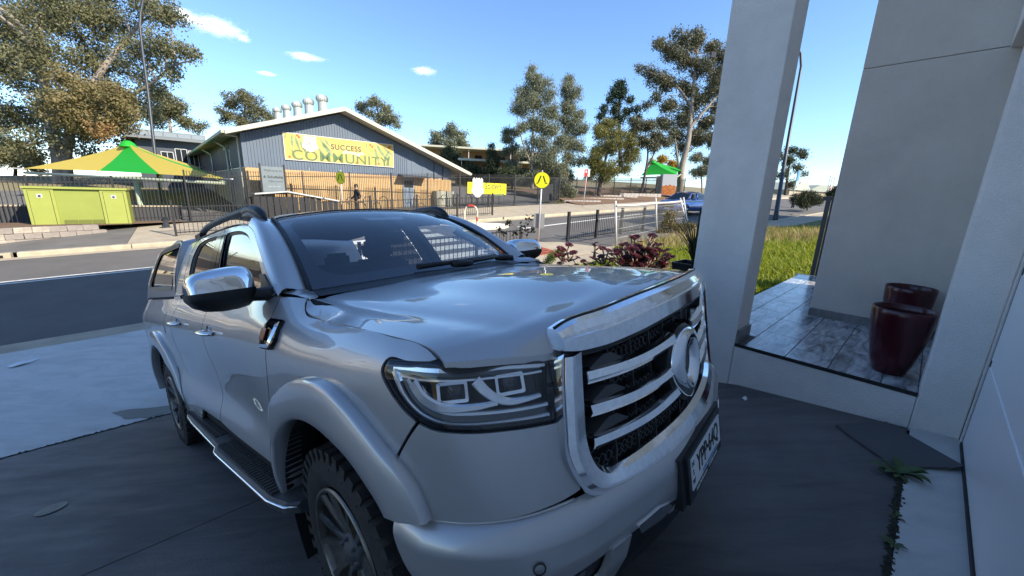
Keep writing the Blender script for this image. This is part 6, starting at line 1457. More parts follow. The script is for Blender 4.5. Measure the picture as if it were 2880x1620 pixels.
# bus stop post
bs=thing('bus_stop_sign','red and white bus stop flag on a thin post at the far kerb','sign',(5.259,30.266,-0.721)); bh=2.75; mb=MB(); mb.tube([(0,0,0),(.12,0,bh)],.035,8); mb.build('post',M_WFRAME,bs); MB().box((.02,-.04,bh-.30),(.24,.03,.52),rz=.2).build('flag',mat('flag_red',(.65,.03,.02),rough=.5),bs); MB().box((.24,-.02,bh-.28),(.18,.03,.56),rz=.2).build('flag_side',M_WPRINT,bs); MB().box((.03,-.062,bh-.20),(.12,.006,.16),rz=.2).build('flag_symbol',M_WPRINT,bs); MB().box((.07,0,bh-1.1),(.12,.05,.5)).build('timetable',mat('flag_red2',(.5,.06,.03),rough=.5),bs)
# hoop barrier and white median island
mi=[(9.6,15.6),(9.9,16.6),(10.8,16.9),(12.0,16.1),(12.3,15.6),(11.8,15.35)]
mb=MB(); mb.prism(mi,lambda s,t,h:tuple(ST(s,t,h)),-.03,.16); tag(mb.build('median_island',mat('white_kerb_paint',(.66,.61,.50),rough=.8,var=.2,scale=5),fix=True),kind='structure')
hp=thing('hoop_barrier','red and white hoop barrier standing on the far side of the crossing','barrier',(-2.088,18.743,-1.627)); L_=.56; hx=lambda a:(-.30*math.cos(a),-.05*math.cos(a))
M_HW=mat('hoop_cream',(.66,.60,.46),rough=.5); M_HR=mat('hoop_red',(.60,.05,.02),rough=.5)
path=[(-.30,-.02,z) for z in np.linspace(0,.75,8)]+[(-.30*math.cos(a),.0,.75+.30*math.sin(a)) for a in np.linspace(.15,math.pi-.15,12)]+[(.30,.02,z) for z in np.linspace(.75,0,8)]
mb=MB(); mb.tube(path,.042,8); mb.build('hoop',M_HW,hp)
for x,z in ((-.30,.42),(.30,.42)): mb=MB(); mb.tube([(x,0,z-.1),(x,0,z+.1)],.045,8); mb.build('red_band',M_HR,hp)
mb=MB(); mb.tube([path[11],path[12],path[13],path[14],path[15],path[16]],.045,8); mb.build('red_band',M_HR,hp)
# bike hoops behind the fence
M_BIKE=mat('bike_rack_steel',(.06,.06,.065),rough=.4)
for k in range(11):
    s=8.0+k*.95; 
    if k<3: s-=1.2
    p=ST(s,23.15,.12); o=thing('bike_hoop','black arched bike hoop behind the school fence, number %d of the row counted from its left end'%(k+1),'bike rack',tuple(p),A_U,'bike hoops behind the fence'); mb=MB(); mb.tube([(-.24,0,0),(-.24,0,.55)]+[(-.24*math.cos(a),0,.55+.25*math.sin(a)) for a in np.linspace(.3,math.pi-.3,8)]+[(.24,0,.55),(.24,0,0)],.022,6); mb.build('hoop',M_BIKE,o)
# temporary white mesh fence on the near side
M_TF=mat('temporary_fence_white',(.62,.58,.52),rough=.6)
tf=thing('temporary_fence','white temporary mesh fence with leaning end post above the lawn','fence',(4.258,15.935,-1.947)); to=Vector(tf.location)
p1a,p1b=Vector((4.331,16.219,-1.952)),Vector((4.156,16.333,-0.131)); p2a,p2b=Vector((7.455,20.211,-1.826)),Vector((7.019,19.772,0.043)); p3a,p3b=Vector((9.478,21.235,-1.556)),Vector((9.015,21.636,0.090)); p4a,p4b=Vector((9.517,21.235,-1.554)),Vector((9.188,21.646,0.133))
for a_,b_ in ((p1a,p1b),(p2a,p2b),(p3a,p3b),(p4a,p4b)): mb=MB(); mb.tube([tuple(a_-to),tuple(b_-to)],.045,8); mb.build('post',M_TF,tf)
r1=[Vector((4.193,16.281,-0.344)),Vector((6.956,19.708,-0.217)),Vector((9.080,21.590,-0.097)),Vector((12.154,25.206,-0.041))]
mb=MB(); mb.tube([tuple(p-to+Vector((0,0,.012*(-1)**i))) for i,p in enumerate([r1[0],(r1[0]+r1[1])/2,r1[1],(r1[1]+r1[2])/2,r1[2],r1[3]])],.055,6); mb.build('top_rail',M_TF,tf)
M_WIRE=mat('fence_wire',(.45,.44,.42),rough=.5,metal=.4)
w1=MB()
for (a_,b_),(c_,d_),top0,top1 in (((p1a,p1b),(p2a,p2b),r1[0],r1[1]),((p2a,p2b),(p4a,p4b),r1[1],r1[2])):
    for f in (.18,.42,.66,.9): w1.tube([tuple(a_+(top0-a_)*f-to),tuple(c_+(top1-c_)*f-to)],.008,4)
    for k in range(44):
        g=k/44; w1.tube([tuple(a_+(c_-a_)*g-to),tuple(top0+(top1-top0)*g-to)],.0045,3,cap=False)
o=w1.build('wire_mesh',M_WIRE,tf); o['kind']='stuff'
# terraced block walls on the far right bank
M_TERR=mat('terrace_block',(.42,.38,.34),rough=1,var=.2,scale=3,bump=.6,bscale=30)
for i,(x0,x1,y,d,n) in enumerate(((1585,1690,571,31.5,9),(1620,1760,563,33.5,12),(1670,1800,556,35.5,11),(1740,1870,551,37.5,11))):
    lab=['front','second','third','rearmost'][i]
    t=thing('terrace_wall','pale block terrace wall on the mulched bank, %s of four'%lab,'wall',((3.994,32.270,-0.620),(5.322,34.386,-0.385),(7.271,36.513,-0.101),(10.099,38.634,0.156))[i],A_U-.25,'terrace walls on the bank')
    L=(x1-x0)*d/1082*1.18
    for k in range(n):
        me=blockmesh(L/n-.015,.3,.34,30+k); me.materials.append(M_TERR); link('block',me,t,((k+.5)*L/n,0,.10+.018*L*(k+.5)/n))
P=[[tuple(ST(s,t,dz)) for t,dz in ((20.6,.13),(21.8,.2),(23.2,.4),(26,.55),(30,.6))] for s in np.linspace(23.5,46,12)]; mb=MB(); mb.grid(P,True); a,b,c=[np.array(mb.v[i]) for i in mb.f[0][:3]]
if np.cross(b-a,c-a)[2]<0: mb.f=[f[::-1] for f in mb.f]
tag(mb.build('mulch_bank',M_SOIL),kind='structure')
stsheet('footpath',22.4,70,17.87,20.9,.123,M_CONC,ds=3)
# blue SUV coming down the road
M_CARB=mat('metallic_blue',(.03,.10,.36),rough=.3,metal=.5,coat=1.); M_CARG=glass_mat('car_glass',(.08,.09,.10),.08)
sv=thing('blue_suv','bright blue compact SUV driving down the road towards the crossing','car',tuple(ST(float(np.array((11.661,27.015,-1.068))[:2]@U2)+1.38,float(np.array((11.661,27.015,-1.068))[:2]@N2)+.84,.0)),A_U+math.pi)
def car(root):
    # half-section rows (x from nose 2.2 to tail -2.2): list of (y,z)
    R=[(2.20,[(0,.34),(.62,.36),(.72,.52),(.70,.72),(.50,.78),(0,.80)]),(1.95,[(0,.26),(.84,.30),(.90,.52),(.88,.82),(.62,.93),(0,.95)]),(1.3,[(0,.26),(.88,.30),(.92,.55),(.91,.90),(.72,1.03),(0,1.06)]),(.85,[(0,.26),(.88,.30),(.92,.55),(.91,.94),(.76,1.06),(0,1.10)]),(-1.0,[(0,.26),(.88,.30),(.92,.55),(.92,.97),(.80,1.09),(0,1.12)]),(-1.95,[(0,.30),(.86,.34),(.91,.58),(.90,1.0),(.80,1.10),(0,1.12)]),(-2.20,[(0,.40),(.74,.42),(.82,.62),(.80,.98),(.66,1.06),(0,1.08)])]
    G=[[(x,-y,z) for y,z in r][::-1]+[(x,y,z) for y,z in r[1:]] for x,r in R]; mb=MB(); xs=np.array([-r[0] for r in R]); X=hermite(xs,np.array(G),np.linspace(xs[0],xs[-1],40)); mb.grid(X,True); mb.add(X[0],[tuple(range(len(X[0])))]); mb.add(X[-1],[tuple(range(len(X[-1])))]); mb.build('body',M_CARB,root,fix=True)
    C=[(.95,.74,1.06,.74),(.25,.72,1.50,.58),(-.3,.72,1.60,.57),(-1.2,.72,1.60,.56),(-1.75,.72,1.50,.54),(-2.08,.72,1.08,.72)]
    mb=MB(); G=[[(x,-.78 if i else -.78,1.04),(x,-w,z),(x,-w*.6,z+.04 if 0<i<5 else z),(x,0,z+.05 if 0<i<5 else z),(x,w*.6,z+.04 if 0<i<5 else z),(x,w,z),(x,.78,1.04)] for i,(x,_,z,w) in enumerate(C)]; mb.grid(np.array(G)[:,1:6],True); mb.f=[f for i,f in enumerate(mb.f) if 4<=i<16]; mb.smooth=mb.smooth[:len(mb.f)]; mb.build('roof',M_CARB,root,fix=True)
    g=MB(); 
    for s in (-1,1): g.add([(.80,s*.755,1.08),(.22,s*.60,1.47),(-1.2,s*.585,1.56),(-1.75,s*.60,1.44),(-1.98,s*.74,1.10)],[(0,1,2,3,4)])
    g.build('side_glass',M_CARG,root,fix=True)
    mb=MB(); mb.add([(.98,-.72,1.06),(.98,.72,1.06),(.25,.58,1.51),(.25,-.58,1.51)],[(0,1,2,3)]); mb.build('windscreen',M_CARG,root,fix=True)
    for s in (-1,1):
        for pts in ([(.86,s*.76,1.06),(.24,s*.60,1.49)],[(-.42,s*.755,1.06),(-.50,s*.588,1.54)],[(-1.5,s*.75,1.08),(-1.72,s*.58,1.46)]): mb=MB(); mb.tube(pts,.04,6); mb.build('pillar',M_CARB,root)
        mb=MB(); mb.box((1.96,s*.70,.80),(.30,.28,.14)); mb.build('headlight',M_CHROME,root)
        mb=MB(); mb.box((.55,s*1.02,1.08),(.16,.22,.15)); mb.build('mirror',M_CARB,root)
    mb=MB(); mb.box((2.19,0,.62),(.06,.95,.28)); mb.build('grille',M_GLOSSB,root); MB().box((2.21,0,.46),(.03,.40,.11)).build('number_plate',M_WPRINT,root); MB().box((2.12,0,.34),(.14,1.3,.10)).build('bumper_insert',M_BLACK,root); MB().box((.45,0,1.02),(.5,1.3,.1)).build('dashboard',M_DARK,root)
    MB().box((-.4,0,.9),(2.2,1.4,.25)).build('seats',M_DARK,root)
    for x in (1.38,-1.32):
        for s in (-1,1):
            t=MB(); t.lathe([(.0,-.10),(.34,-.10),(.345,.0),(.34,.10),(.0,.10)],axis='Y',n=24); w_=t.build('wheel',M_RUB,root,(x,s*.84,.34)); r=MB(); 
            r.lathe([(.0,s*.112),(.05,s*.115),(.235,s*.104),(.24,s*.09)],axis='Y',n=20)
            rr=r.build('rim',M_GREYP,w_)
            for k in range(5): a=k*1.2566; q=MB(); q.tube([(.04*math.cos(a),s*.12,.04*math.sin(a)),(.225*math.cos(a),s*.116,.225*math.sin(a))],.028,5); q.build('spoke',M_CHROME,w_)
            a=MB(); a.tube([(x+.42*math.cos(b),s*.915,.34+.42*math.sin(b)) for b in np.linspace(-.1,math.pi+.1,16)],.035,6); a.build('arch_trim',M_BLACK,root)
car(sv)

# ================================================================ trees and plants
def leafmat(name,cols,trans=.25,rough=.55):
    """leaf colour picked per leaf (random per island) between the given colours"""
    m=bpy.data.materials.new(name); m.use_nodes=True; n=m.node_tree.nodes; l=m.node_tree.links; b=n['Principled BSDF']; g=n.new('ShaderNodeNewGeometry'); r=n.new('ShaderNodeValToRGB'); cr=r.color_ramp
    cr.elements[0].color=(*cols[0],1); cr.elements[1].color=(*cols[-1],1)
    for i,c in enumerate(cols[1:-1]): e=cr.elements.new((i+1)/(len(cols)-1)); e.color=(*c,1)
    l.new(g.outputs['Random Per Island'],r.inputs[0]); l.new(r.outputs[0],b.inputs['Base Color']); b.inputs['Roughness'].default_value=rough; b.inputs['Specular IOR Level'].default_value=.3
    t=n.new('ShaderNodeBsdfTranslucent'); l.new(r.outputs[0],t.inputs[0]); x=n.new('ShaderNodeMixShader'); x.inputs[0].default_value=trans; o=n['Material Output']; l.new(b.outputs[0],x.inputs[1]); l.new(t.outputs[0],x.inputs[2]); l.new(x.outputs[0],o.inputs[0]); return m
L_EUC=leafmat('gum_leaf',[(.085,.090,.040),(.15,.15,.070),(.21,.19,.095),(.12,.125,.06),(.19,.185,.10)])
L_EUCD=leafmat('dark_gum_leaf',[(.085,.088,.048),(.14,.14,.078),(.20,.18,.11),(.11,.115,.06)])
L_EUCG=leafmat('golden_gum_leaf',[(.17,.145,.06),(.25,.19,.08),(.21,.17,.075),(.13,.125,.05)])
L_ORANGE=leafmat('orange_dead_leaf',[(.30,.18,.075),(.36,.23,.10),(.26,.17,.075)])
L_GREY=leafmat('grey_gum_leaf',[(.12,.135,.08),(.20,.215,.13),(.27,.27,.17),(.16,.175,.10)])
L_PINE=leafmat('dark_pine_needle',[(.018,.035,.020),(.035,.06,.032),(.05,.075,.04)],.1)
L_CYP=leafmat('cypress_leaf',[(.022,.035,.014),(.045,.06,.022),(.06,.07,.03)],.1)
L_WAT=leafmat('wattle_leaf',[(.13,.14,.03),(.20,.19,.05),(.26,.23,.07),(.10,.105,.03)])
L_YEL=leafmat('yellow_leaf',[(.40,.24,.02),(.50,.32,.04)])
L_BUSH=leafmat('shrub_leaf',[(.05,.065,.025),(.09,.105,.045),(.13,.135,.07)])
M_BARK=mat('pale_gum_bark',(.36,.30,.24),rough=.9,var=.4,scale=3,col2=(.20,.16,.125),bump=.4,bscale=20,stretch=(1,1,.3)); M_BARKD=mat('dark_bark',(.075,.055,.042),rough=1,var=.4,scale=4,bump=.6,bscale=25)
def leaves(clumps,n,size,rng,hang=.4,shape=.45,shell_bias=.5,sub=0):
    """leaf-sized faces spread through clumps (x,y,z,r): denser to the outside, grouped into sprays"""
    C=np.array([c[:4] for c in clumps],float); W=C[:,3]**2; W/=W.sum(); k=rng.choice(len(C),n//7,p=W)
    d=rng.normal(size=(len(k),3)); d/=np.linalg.norm(d,axis=1)[:,None]; r=rng.random(len(k))**(1/3.); r=r*(1-shell_bias)+shell_bias*np.maximum(r,.82+.18*rng.random(len(k)))
    sq=np.array([1,1,.72]); ctr=C[k,:3]+d*(r*C[k,3])[:,None]*sq
    # lumps: warp with a few sine waves so the outline is uneven
    ctr+=np.stack([np.sin(ctr[:,1]*1.7+ctr[:,2]*2.3),np.sin(ctr[:,2]*1.9+ctr[:,0]*1.3),np.sin(ctr[:,0]*1.6+ctr[:,1]*2.1)],1)*size*.9
    P=np.repeat(ctr,7,axis=0); m=len(P); P=P+rng.normal(size=(m,3))*size*np.array([1.0,1.0,.9])
    ax=rng.normal(size=(m,3)); ax[:,2]=ax[:,2]*(1-hang)-hang*1.6; ax/=np.linalg.norm(ax,axis=1)[:,None]
    b=np.cross(ax,rng.normal(size=(m,3))); b/=np.linalg.norm(b,axis=1)[:,None]; s=size*(.6+.8*rng.random(m))[:,None]
    V=np.empty((m,4,3)); V[:,0]=P-ax*s*.5; V[:,1]=P+b*s*shape*.5; V[:,2]=P+ax*s*.5; V[:,3]=P-b*s*shape*.5
    F=np.arange(m*4).reshape(m,4); return V.reshape(-1,3),F
def limbs(mb,path,r0,r1,n=8):
    P=poly_resample(path,max(4,len(path)*4)); mb.tube(P,list(np.linspace(r0,r1,len(P))),n,cap=False)
TN=[0]
def tree(label,base,trunks,clumps,n,size,lm,bark,group=None,hang=.4,cat='tree',name='tree',branch=True,r=.25,extra=(),shape=.45,twig=1.):
    TN[0]+=1; rng=np.random.default_rng(100+TN[0]); t=thing(name,label,cat,tuple(base),0,group); o=np.array(base); size*=.72; n=int(n*1.55); clumps=[(c[0],c[1],c[2],c[3]*.92) for c in clumps]; rs=np.random.default_rng(500+TN[0]); sub=lambda cs,m: [tuple(np.array(c[:3])+unit(rs.normal(size=3))*np.array([1,1,.85])*c[3]*rs.uniform(.15,.80))+(c[3]*rs.uniform(.34,.56),) for c in cs for _ in range(m)]
    tb=MB()
    for path,ra,rb in trunks: limbs(tb,[np.array(p)-o for p in path],ra,rb)
    if branch:
        main=[np.array(p) for p in trunks[0][0]]; rp=np.random.default_rng(TN[0])
        allp=[q for tr,_,_ in trunks for q in poly_resample([np.array(p) for p in tr],12)[3:]]
        for c in clumps:
            c_=np.array(c[:3]); lower=[p for p in allp if p[2]<c_[2]+.3*c[3]] or allp; s=min(lower,key=lambda p: np.linalg.norm(p-c_)+.5*abs(p[2]-c_[2]+.6*c[3])); m=(s+c_)/2+np.array([rp.normal()*.25,rp.normal()*.25,.15*c[3]]); rr=max(.03,.045*c[3])*twig
            limbs(tb,[s-o,m-o,c_-o],rr,rr*.35,6)
            for j in range(3):
                d=rp.normal(size=3); d[2]=abs(d[2])*.6; d=unit(d); limbs(tb,[c_*.6+m*.4-o,c_+d*c[3]*.45-o,c_+d*c[3]*.85+np.array([0,0,-.1*c[3]])-o],rr*.4,rr*.12,5)
    tb.build('trunk',bark,t)
    V,F=leaves([(*(np.array(c[:3])-o),c[3]) for c in (sub(clumps,12) if branch else clumps)],n,size,rng,hang,shape,.25); mesh_np('crown',V,F,lm,t)
    for cl,nn,sz,m_ in extra: V,F=leaves([(*(np.array(c[:3])-o),c[3]) for c in sub(cl,9)],int(nn*1.5),sz*.72,rng,hang,shape); mesh_np('crown',V,F,m_,t)
    return t
def jit(cs,seed,dd,rs=1.):
    r=np.random.default_rng(seed); return [(c[0]*(1+0),c[1]+0,c[2],c[3]*rs) for c in cs]
# the big gum at the left
D=33
big=[(-42.813,37.148,13.069,3.660),(-36.801,35.058,12.942,3.581),(-35.497,37.204,13.301,3.202),(-30.908,36.349,14.015,2.070),(-28.247,34.975,12.601,1.776),(-28.646,34.545,10.833,2.006),(-26.092,33.279,9.862,1.165),(-25.109,33.188,9.489,0.832),(-27.712,34.009,8.635,1.375),(-31.369,35.400,10.120,2.514),(-36.450,37.440,10.042,3.142),(-37.529,34.103,9.020,3.295),(-43.293,36.205,9.199,3.355),(-37.130,33.292,5.690,3.008),(-42.544,35.200,5.072,2.745),(-32.416,34.412,6.061,2.514),(-32.197,32.855,3.897,2.149),(-34.465,31.639,3.127,2.218),(-39.032,32.531,2.566,1.891),(-43.654,34.397,1.776,1.830),(-30.558,34.881,7.989,1.479),(-37.141,38.058,16.806,4.270),(-43.291,39.173,17.156,4.399),(-31.959,38.098,16.971,2.440),(-46.381,36.470,10.287,3.965),(-46.212,35.244,5.252,3.355),(-31.147,33.791,3.514,1.183),(-33.849,32.368,1.895,1.289)]
gold=[(-31.402,30.847,6.214,2.055),(-32.267,30.435,4.522,1.844),(-30.424,30.449,4.581,1.738),(-33.703,31.438,6.528,1.608),(-30.207,31.370,6.248,1.340)]
tree('huge spreading gum tree at the left with brown-gold foliage and pale limbs',(-37.761,32.830,-0.433),[([(-37.761,32.830,-0.433),(-38.143,33.457,2.142),(-39.498,34.685,5.071),(-40.845,36.152,8.980),(-41.289,37.160,13.117)],.50,.22),([(-37.462,33.039,-0.419),(-37.668,33.672,2.178),(-36.683,34.239,5.351),(-34.842,35.788,9.599),(-32.449,37.228,13.398)],.45,.12),([(-38.259,34.199,9.414),(-40.209,34.829,11.998),(-41.969,35.120,13.196),(-43.720,35.344,14.115)],.18,.12),([(-38.397,34.164,9.271),(-39.537,34.100,11.121),(-41.274,34.421,12.436)],.15,.09),([(-34.190,34.398,6.005),(-30.221,34.301,7.718),(-27.063,33.629,9.187),(-25.550,33.374,9.408)],.16,.05)],big,64000,.30,L_EUC,M_BARK,hang=.5,extra=((gold,12000,.28,L_EUCG),([(-30.233,30.018,3.658,0.785),(-30.698,30.246,4.170,0.577)],1100,.26,L_ORANGE)))
# low trees behind the fence at the left edge
tree('low olive tree at the left edge behind the school fence',(-49.429,38.618,-2.026),[([(-49.429,38.618,-2.026),(-49.379,39.533,1.731)],.2,.1)],[(-49.917,39.612,2.056,1.932),(-47.794,39.503,1.611,1.580),(-52.035,39.678,2.330,2.107)],9000,.30,L_EUC,M_BARKD)
# gums behind the hall
tree('distant gum tree showing above the classroom block',(-55.747,65.371,6.398),[([(-55.709,65.100,5.285),(-55.955,66.047,9.176),(-56.525,66.857,12.500)],.3,.12)],[(-57.422,67.122,13.586,2.063),(-54.788,66.735,11.998,1.948),(-56.469,66.451,10.831,2.579),(-53.559,66.134,9.531,1.604),(-58.169,66.302,10.220,2.292),(-49.591,63.847,8.593,1.220)],9000,.42,L_EUC,M_BARK)
tree('rounded gum tree above the hall roof left of the vents',(-42.310,63.352,6.560),[([(-42.310,63.352,6.560),(-42.529,64.138,9.788),(-42.509,64.795,12.484)],.25,.1)],[(-44.735,64.843,12.683,1.774),(-42.527,64.926,13.022,1.664),(-41.105,64.674,11.989,1.996),(-39.397,64.359,10.696,1.331),(-45.226,64.380,10.780,1.442),(-42.981,64.200,10.043,2.218),(-38.261,64.171,9.923,0.887),(-46.183,64.084,9.564,0.776)],8500,.36,L_EUC,M_BARK)
tree('gum tree showing above the hall roof right of the peak',(-20.238,61.146,5.955),[([(-20.238,61.146,5.955),(-20.628,62.031,9.590),(-21.251,62.661,12.176)],.25,.1)],[(-23.287,62.646,12.112,1.179),(-21.531,62.748,12.532,1.287),(-19.894,62.545,11.698,1.179),(-18.779,62.236,10.431,1.287),(-20.654,62.222,10.371,1.394),(-17.949,62.052,9.675,0.750),(-22.288,62.399,11.101,0.858)],5500,.34,L_GREY,M_BARK)
tree('broad gum tree above the long walkway roof',(-10.333,62.811,4.341),[([(-10.333,62.811,4.341),(-10.571,63.335,6.489),(-10.773,63.990,9.178)],.28,.1)],[(-12.408,63.780,8.318,1.331),(-10.665,64.017,9.290,1.331),(-8.981,63.872,8.696,1.331),(-8.483,63.482,7.095,1.442),(-10.589,63.466,7.028,1.774),(-13.037,63.513,7.220,0.998),(-7.453,63.254,6.157,0.776)],7500,.36,L_GREY,M_BARK)
tree('bushy grey-green tree before the walkway roof',(-8.370,50.038,2.607),[([(-8.356,49.933,2.176),(-8.443,50.563,4.761)],.18,.08)],[(-8.443,50.563,4.761,1.420),(-9.382,50.293,3.653,1.242),(-7.387,50.308,3.716,1.153)],5000,.28,L_BUSH,M_BARKD)
tree('narrow dark cypress standing beside the walkway',(-2.661,45.522,0.967),[([(-2.661,45.522,0.967),(-2.794,46.484,4.916)],.15,.04)],[(-2.804,46.561,5.232,0.366),(-2.778,46.368,4.442,0.691),(-2.747,46.147,3.534,0.935),(-2.714,45.907,2.547,1.098),(-2.688,45.714,1.757,1.057)],7500,.20,L_CYP,M_BARKD,branch=False,hang=-.5)
# shrubs in shadow behind the gate fence
for i,(p,cl,lab) in enumerate((((-5.076,47.573,0.938),[(-5.557,47.972,2.576,1.275),(-4.268,47.882,2.204,1.105),(-6.379,47.765,1.724,0.935)],'dark shrubs behind the gate sign'),((-0.367,43.470,0.992),[(-0.793,43.742,2.111,1.320),(0.771,43.662,1.783,1.165)],'dark shrub between the cypress and the weeping gums'),((4.519,45.385,0.404),[(3.863,45.717,1.767,1.301),(5.678,45.827,2.220,1.220)],'dark shrub behind the gate at the foot of the weeping gums'))):
    tree(lab,p,[([p,cl[0][:3]],.08,.04)],cl,4500,.24,L_CYP if i==0 else L_BUSH,M_BARKD,cat='shrub',name='shrub',branch=False)
# the weeping gums
def col(x,y0,y1,w0,w1,d,n,seed):
    return None
tree('tallest weeping grey-green gum right of the school gate',(1.850,42.093,-0.435),[([(1.850,42.093,-0.435),(1.701,43.168,3.981),(1.679,44.155,8.032),(1.732,45.142,12.086),(1.581,45.410,13.186)],.22,.05),([(1.738,42.899,2.877),(0.623,43.094,5.367),(-0.025,43.711,7.900)],.10,.04),([(1.751,43.079,3.614),(3.255,43.719,6.240),(3.346,44.437,9.190)],.10,.04)],[(1.587,45.365,13.002,0.758),(1.164,45.138,12.068,1.137),(2.325,44.967,11.368,1.288),(0.645,44.775,10.578,1.288),(3.309,44.706,10.294,1.061),(1.623,44.558,9.688,1.516),(0.518,44.325,8.732,1.364),(3.181,44.256,8.448,1.364),(1.887,44.022,7.486,1.440),(0.396,43.831,6.702,1.137),(3.622,43.811,6.620,1.288),(2.144,43.531,5.468,1.364),(3.507,43.272,4.407,1.516),(4.606,43.550,5.546,1.137),(2.597,42.996,3.273,1.364),(1.045,43.253,4.328,0.834),(4.130,42.873,2.769,1.288),(1.889,42.631,1.777,1.137),(0.753,42.623,1.741,0.909),(-0.081,44.545,9.634,0.530)],30000,.27,L_GREY,M_BARK,hang=.85,shape=.32,twig=.6)
tree('slimmer weeping gum standing right of the tallest one',(5.806,44.082,-0.720),[([(5.806,44.082,-0.720),(5.557,45.303,4.295),(5.640,46.433,8.933),(5.669,47.374,12.798)],.2,.05)],[(5.716,47.327,12.606,0.874),(5.238,47.041,11.432,1.113),(6.251,46.908,10.884,1.113),(5.694,46.622,9.708,1.351),(6.719,46.394,8.774,1.113),(5.143,46.288,8.338,1.113),(6.169,46.061,7.405,1.510),(7.367,46.023,7.250,0.874),(5.618,45.727,6.035,1.272),(6.829,45.595,5.494,1.113),(5.882,45.259,4.112,1.192),(7.285,45.175,3.770,0.874),(5.133,44.923,2.736,0.954)],17000,.27,L_GREY,M_BARK,hang=.85,shape=.32,twig=.6)
tree('small weeping gum at the left of the tall pair',(-0.352,45.299,0.052),[([(-0.352,45.299,0.052),(-0.410,46.310,4.201),(-0.652,46.885,6.565)],.13,.04)],[(-0.903,46.932,6.755,0.732),(-1.154,46.689,5.759,0.895),(-0.178,46.985,6.976,0.651),(-1.317,46.399,4.568,0.732),(-0.314,46.503,4.995,0.976),(-0.458,46.068,3.211,0.895)],6000,.25,L_GREY,M_BARKD,hang=.8,shape=.32,twig=.6)
# bunya pine, wattle, tall gum
bun=[]
for i in range(11):
    y=235+i*14; w=10+i*7.5 if i<8 else 62; bun.append((y,w))
tree('dark conical bunya pine behind the wattle',(19.003,73.367,5.421),[([(19.003,73.367,5.421),(18.514,75.507,14.210),(18.234,77.068,20.616)],.4,.08)],[(18.255,76.915,19.988,1.035),(17.450,76.648,18.893,0.906),(19.267,76.616,18.762,0.906),(18.383,76.456,18.105,1.035),(16.667,76.228,17.170,0.776),(20.229,76.210,17.094,0.776),(18.304,76.088,16.593,0.906),(15.745,75.869,15.694,0.776),(21.256,75.804,15.429,0.776),(17.383,75.728,15.117,0.776),(19.775,75.747,15.193,0.841),(15.141,75.558,14.417,0.712),(22.275,75.460,14.015,0.712),(18.524,75.431,13.896,1.035),(16.476,75.262,13.202,0.906),(20.679,75.294,13.335,0.906),(14.870,75.173,12.836,0.647)],9000,.42,L_PINE,M_BARKD,hang=-.1)
tree('dense yellow-green wattle leaning over the mulched bank',(7.692,36.555,0.072),[([(7.692,36.555,0.072),(7.866,36.961,1.736),(8.294,37.430,3.663),(8.557,37.898,5.585)],.20,.06),([(7.866,36.961,1.736),(9.769,37.441,3.710)],.12,.05)],[(8.523,38.147,6.605,1.050),(7.732,37.931,5.719,1.247),(9.377,37.905,5.611,1.247),(10.229,37.678,4.682,1.181),(8.595,37.627,4.470,1.378),(7.463,37.501,3.956,1.181),(10.431,37.408,3.572,1.116),(7.506,37.191,2.681,1.247),(8.823,37.162,2.564,1.116),(6.834,37.302,3.139,0.722),(8.358,36.964,1.752,1.050),(7.036,37.032,2.029,0.853),(9.971,37.171,2.600,0.787),(11.070,37.529,4.070,0.525)],30000,.17,L_WAT,M_BARKD,hang=.1)
gum=[(21.779,53.187,19.761,0.956),(19.405,53.066,19.263,1.303),(21.170,52.874,18.475,1.738),(17.270,52.792,18.140,1.129),(18.601,52.597,17.338,1.477),(23.782,52.843,18.346,1.303),(24.693,52.541,17.109,1.738),(20.359,52.456,16.760,1.738),(22.348,52.214,15.767,1.998),(25.198,52.031,15.013,1.824),(15.857,52.010,14.928,1.043),(16.964,51.864,14.330,1.216),(14.764,52.053,15.104,0.695),(18.294,51.669,13.527,1.390),(20.479,51.583,13.174,1.477),(23.967,51.507,12.863,1.998),(21.838,51.182,11.529,1.824),(18.814,51.056,11.010,1.477),(24.906,51.000,10.781,1.738),(16.607,51.296,11.996,0.869),(15.992,51.034,10.921,0.782),(20.383,50.708,9.582,1.824),(23.219,50.627,9.250,1.824),(18.009,50.587,9.085,1.390),(19.361,50.237,7.649,1.477),(21.973,50.206,7.521,1.738),(24.151,50.171,7.379,1.564),(20.279,49.884,6.201,1.129)]
tree('tallest gum tree on the right with pale forked trunk beside the column',(19.688,47.513,0.691),[([(19.688,47.513,0.691),(19.768,48.168,3.380),(20.464,48.979,6.708),(20.976,50.531,10.968),(21.494,52.105,15.318),(21.800,53.033,19.128)],.42,.10),([(19.711,47.966,2.551),(19.245,48.567,5.016),(18.977,48.967,6.661)],.20,.10),([(20.621,49.383,8.366),(23.073,50.106,11.337),(25.115,50.726,13.882)],.20,.07),([(20.976,50.531,10.968),(18.959,51.126,13.411),(16.776,51.363,14.386)],.16,.05)],gum,38000,.32,L_EUCD,M_BARK,hang=.55)
tree('thin bare-stemmed gum between wattle and tall gum',(12.994,41.196,0.111),[([(13.000,41.153,-0.069),(13.371,41.681,2.099),(13.656,42.296,4.624),(13.325,42.818,6.770)],.16,.05),([(13.458,41.856,2.821),(14.494,42.390,5.010),(15.000,42.744,6.463)],.09,.04)],[(12.383,42.942,7.279,0.887),(13.670,42.996,7.499,0.961),(14.630,42.741,6.452,0.887),(13.170,42.598,5.866,0.887),(12.050,42.677,6.190,0.665),(15.393,42.572,5.757,0.739),(14.297,42.476,5.363,0.665)],7500,.26,L_EUCD,M_BARKD,hang=.6)
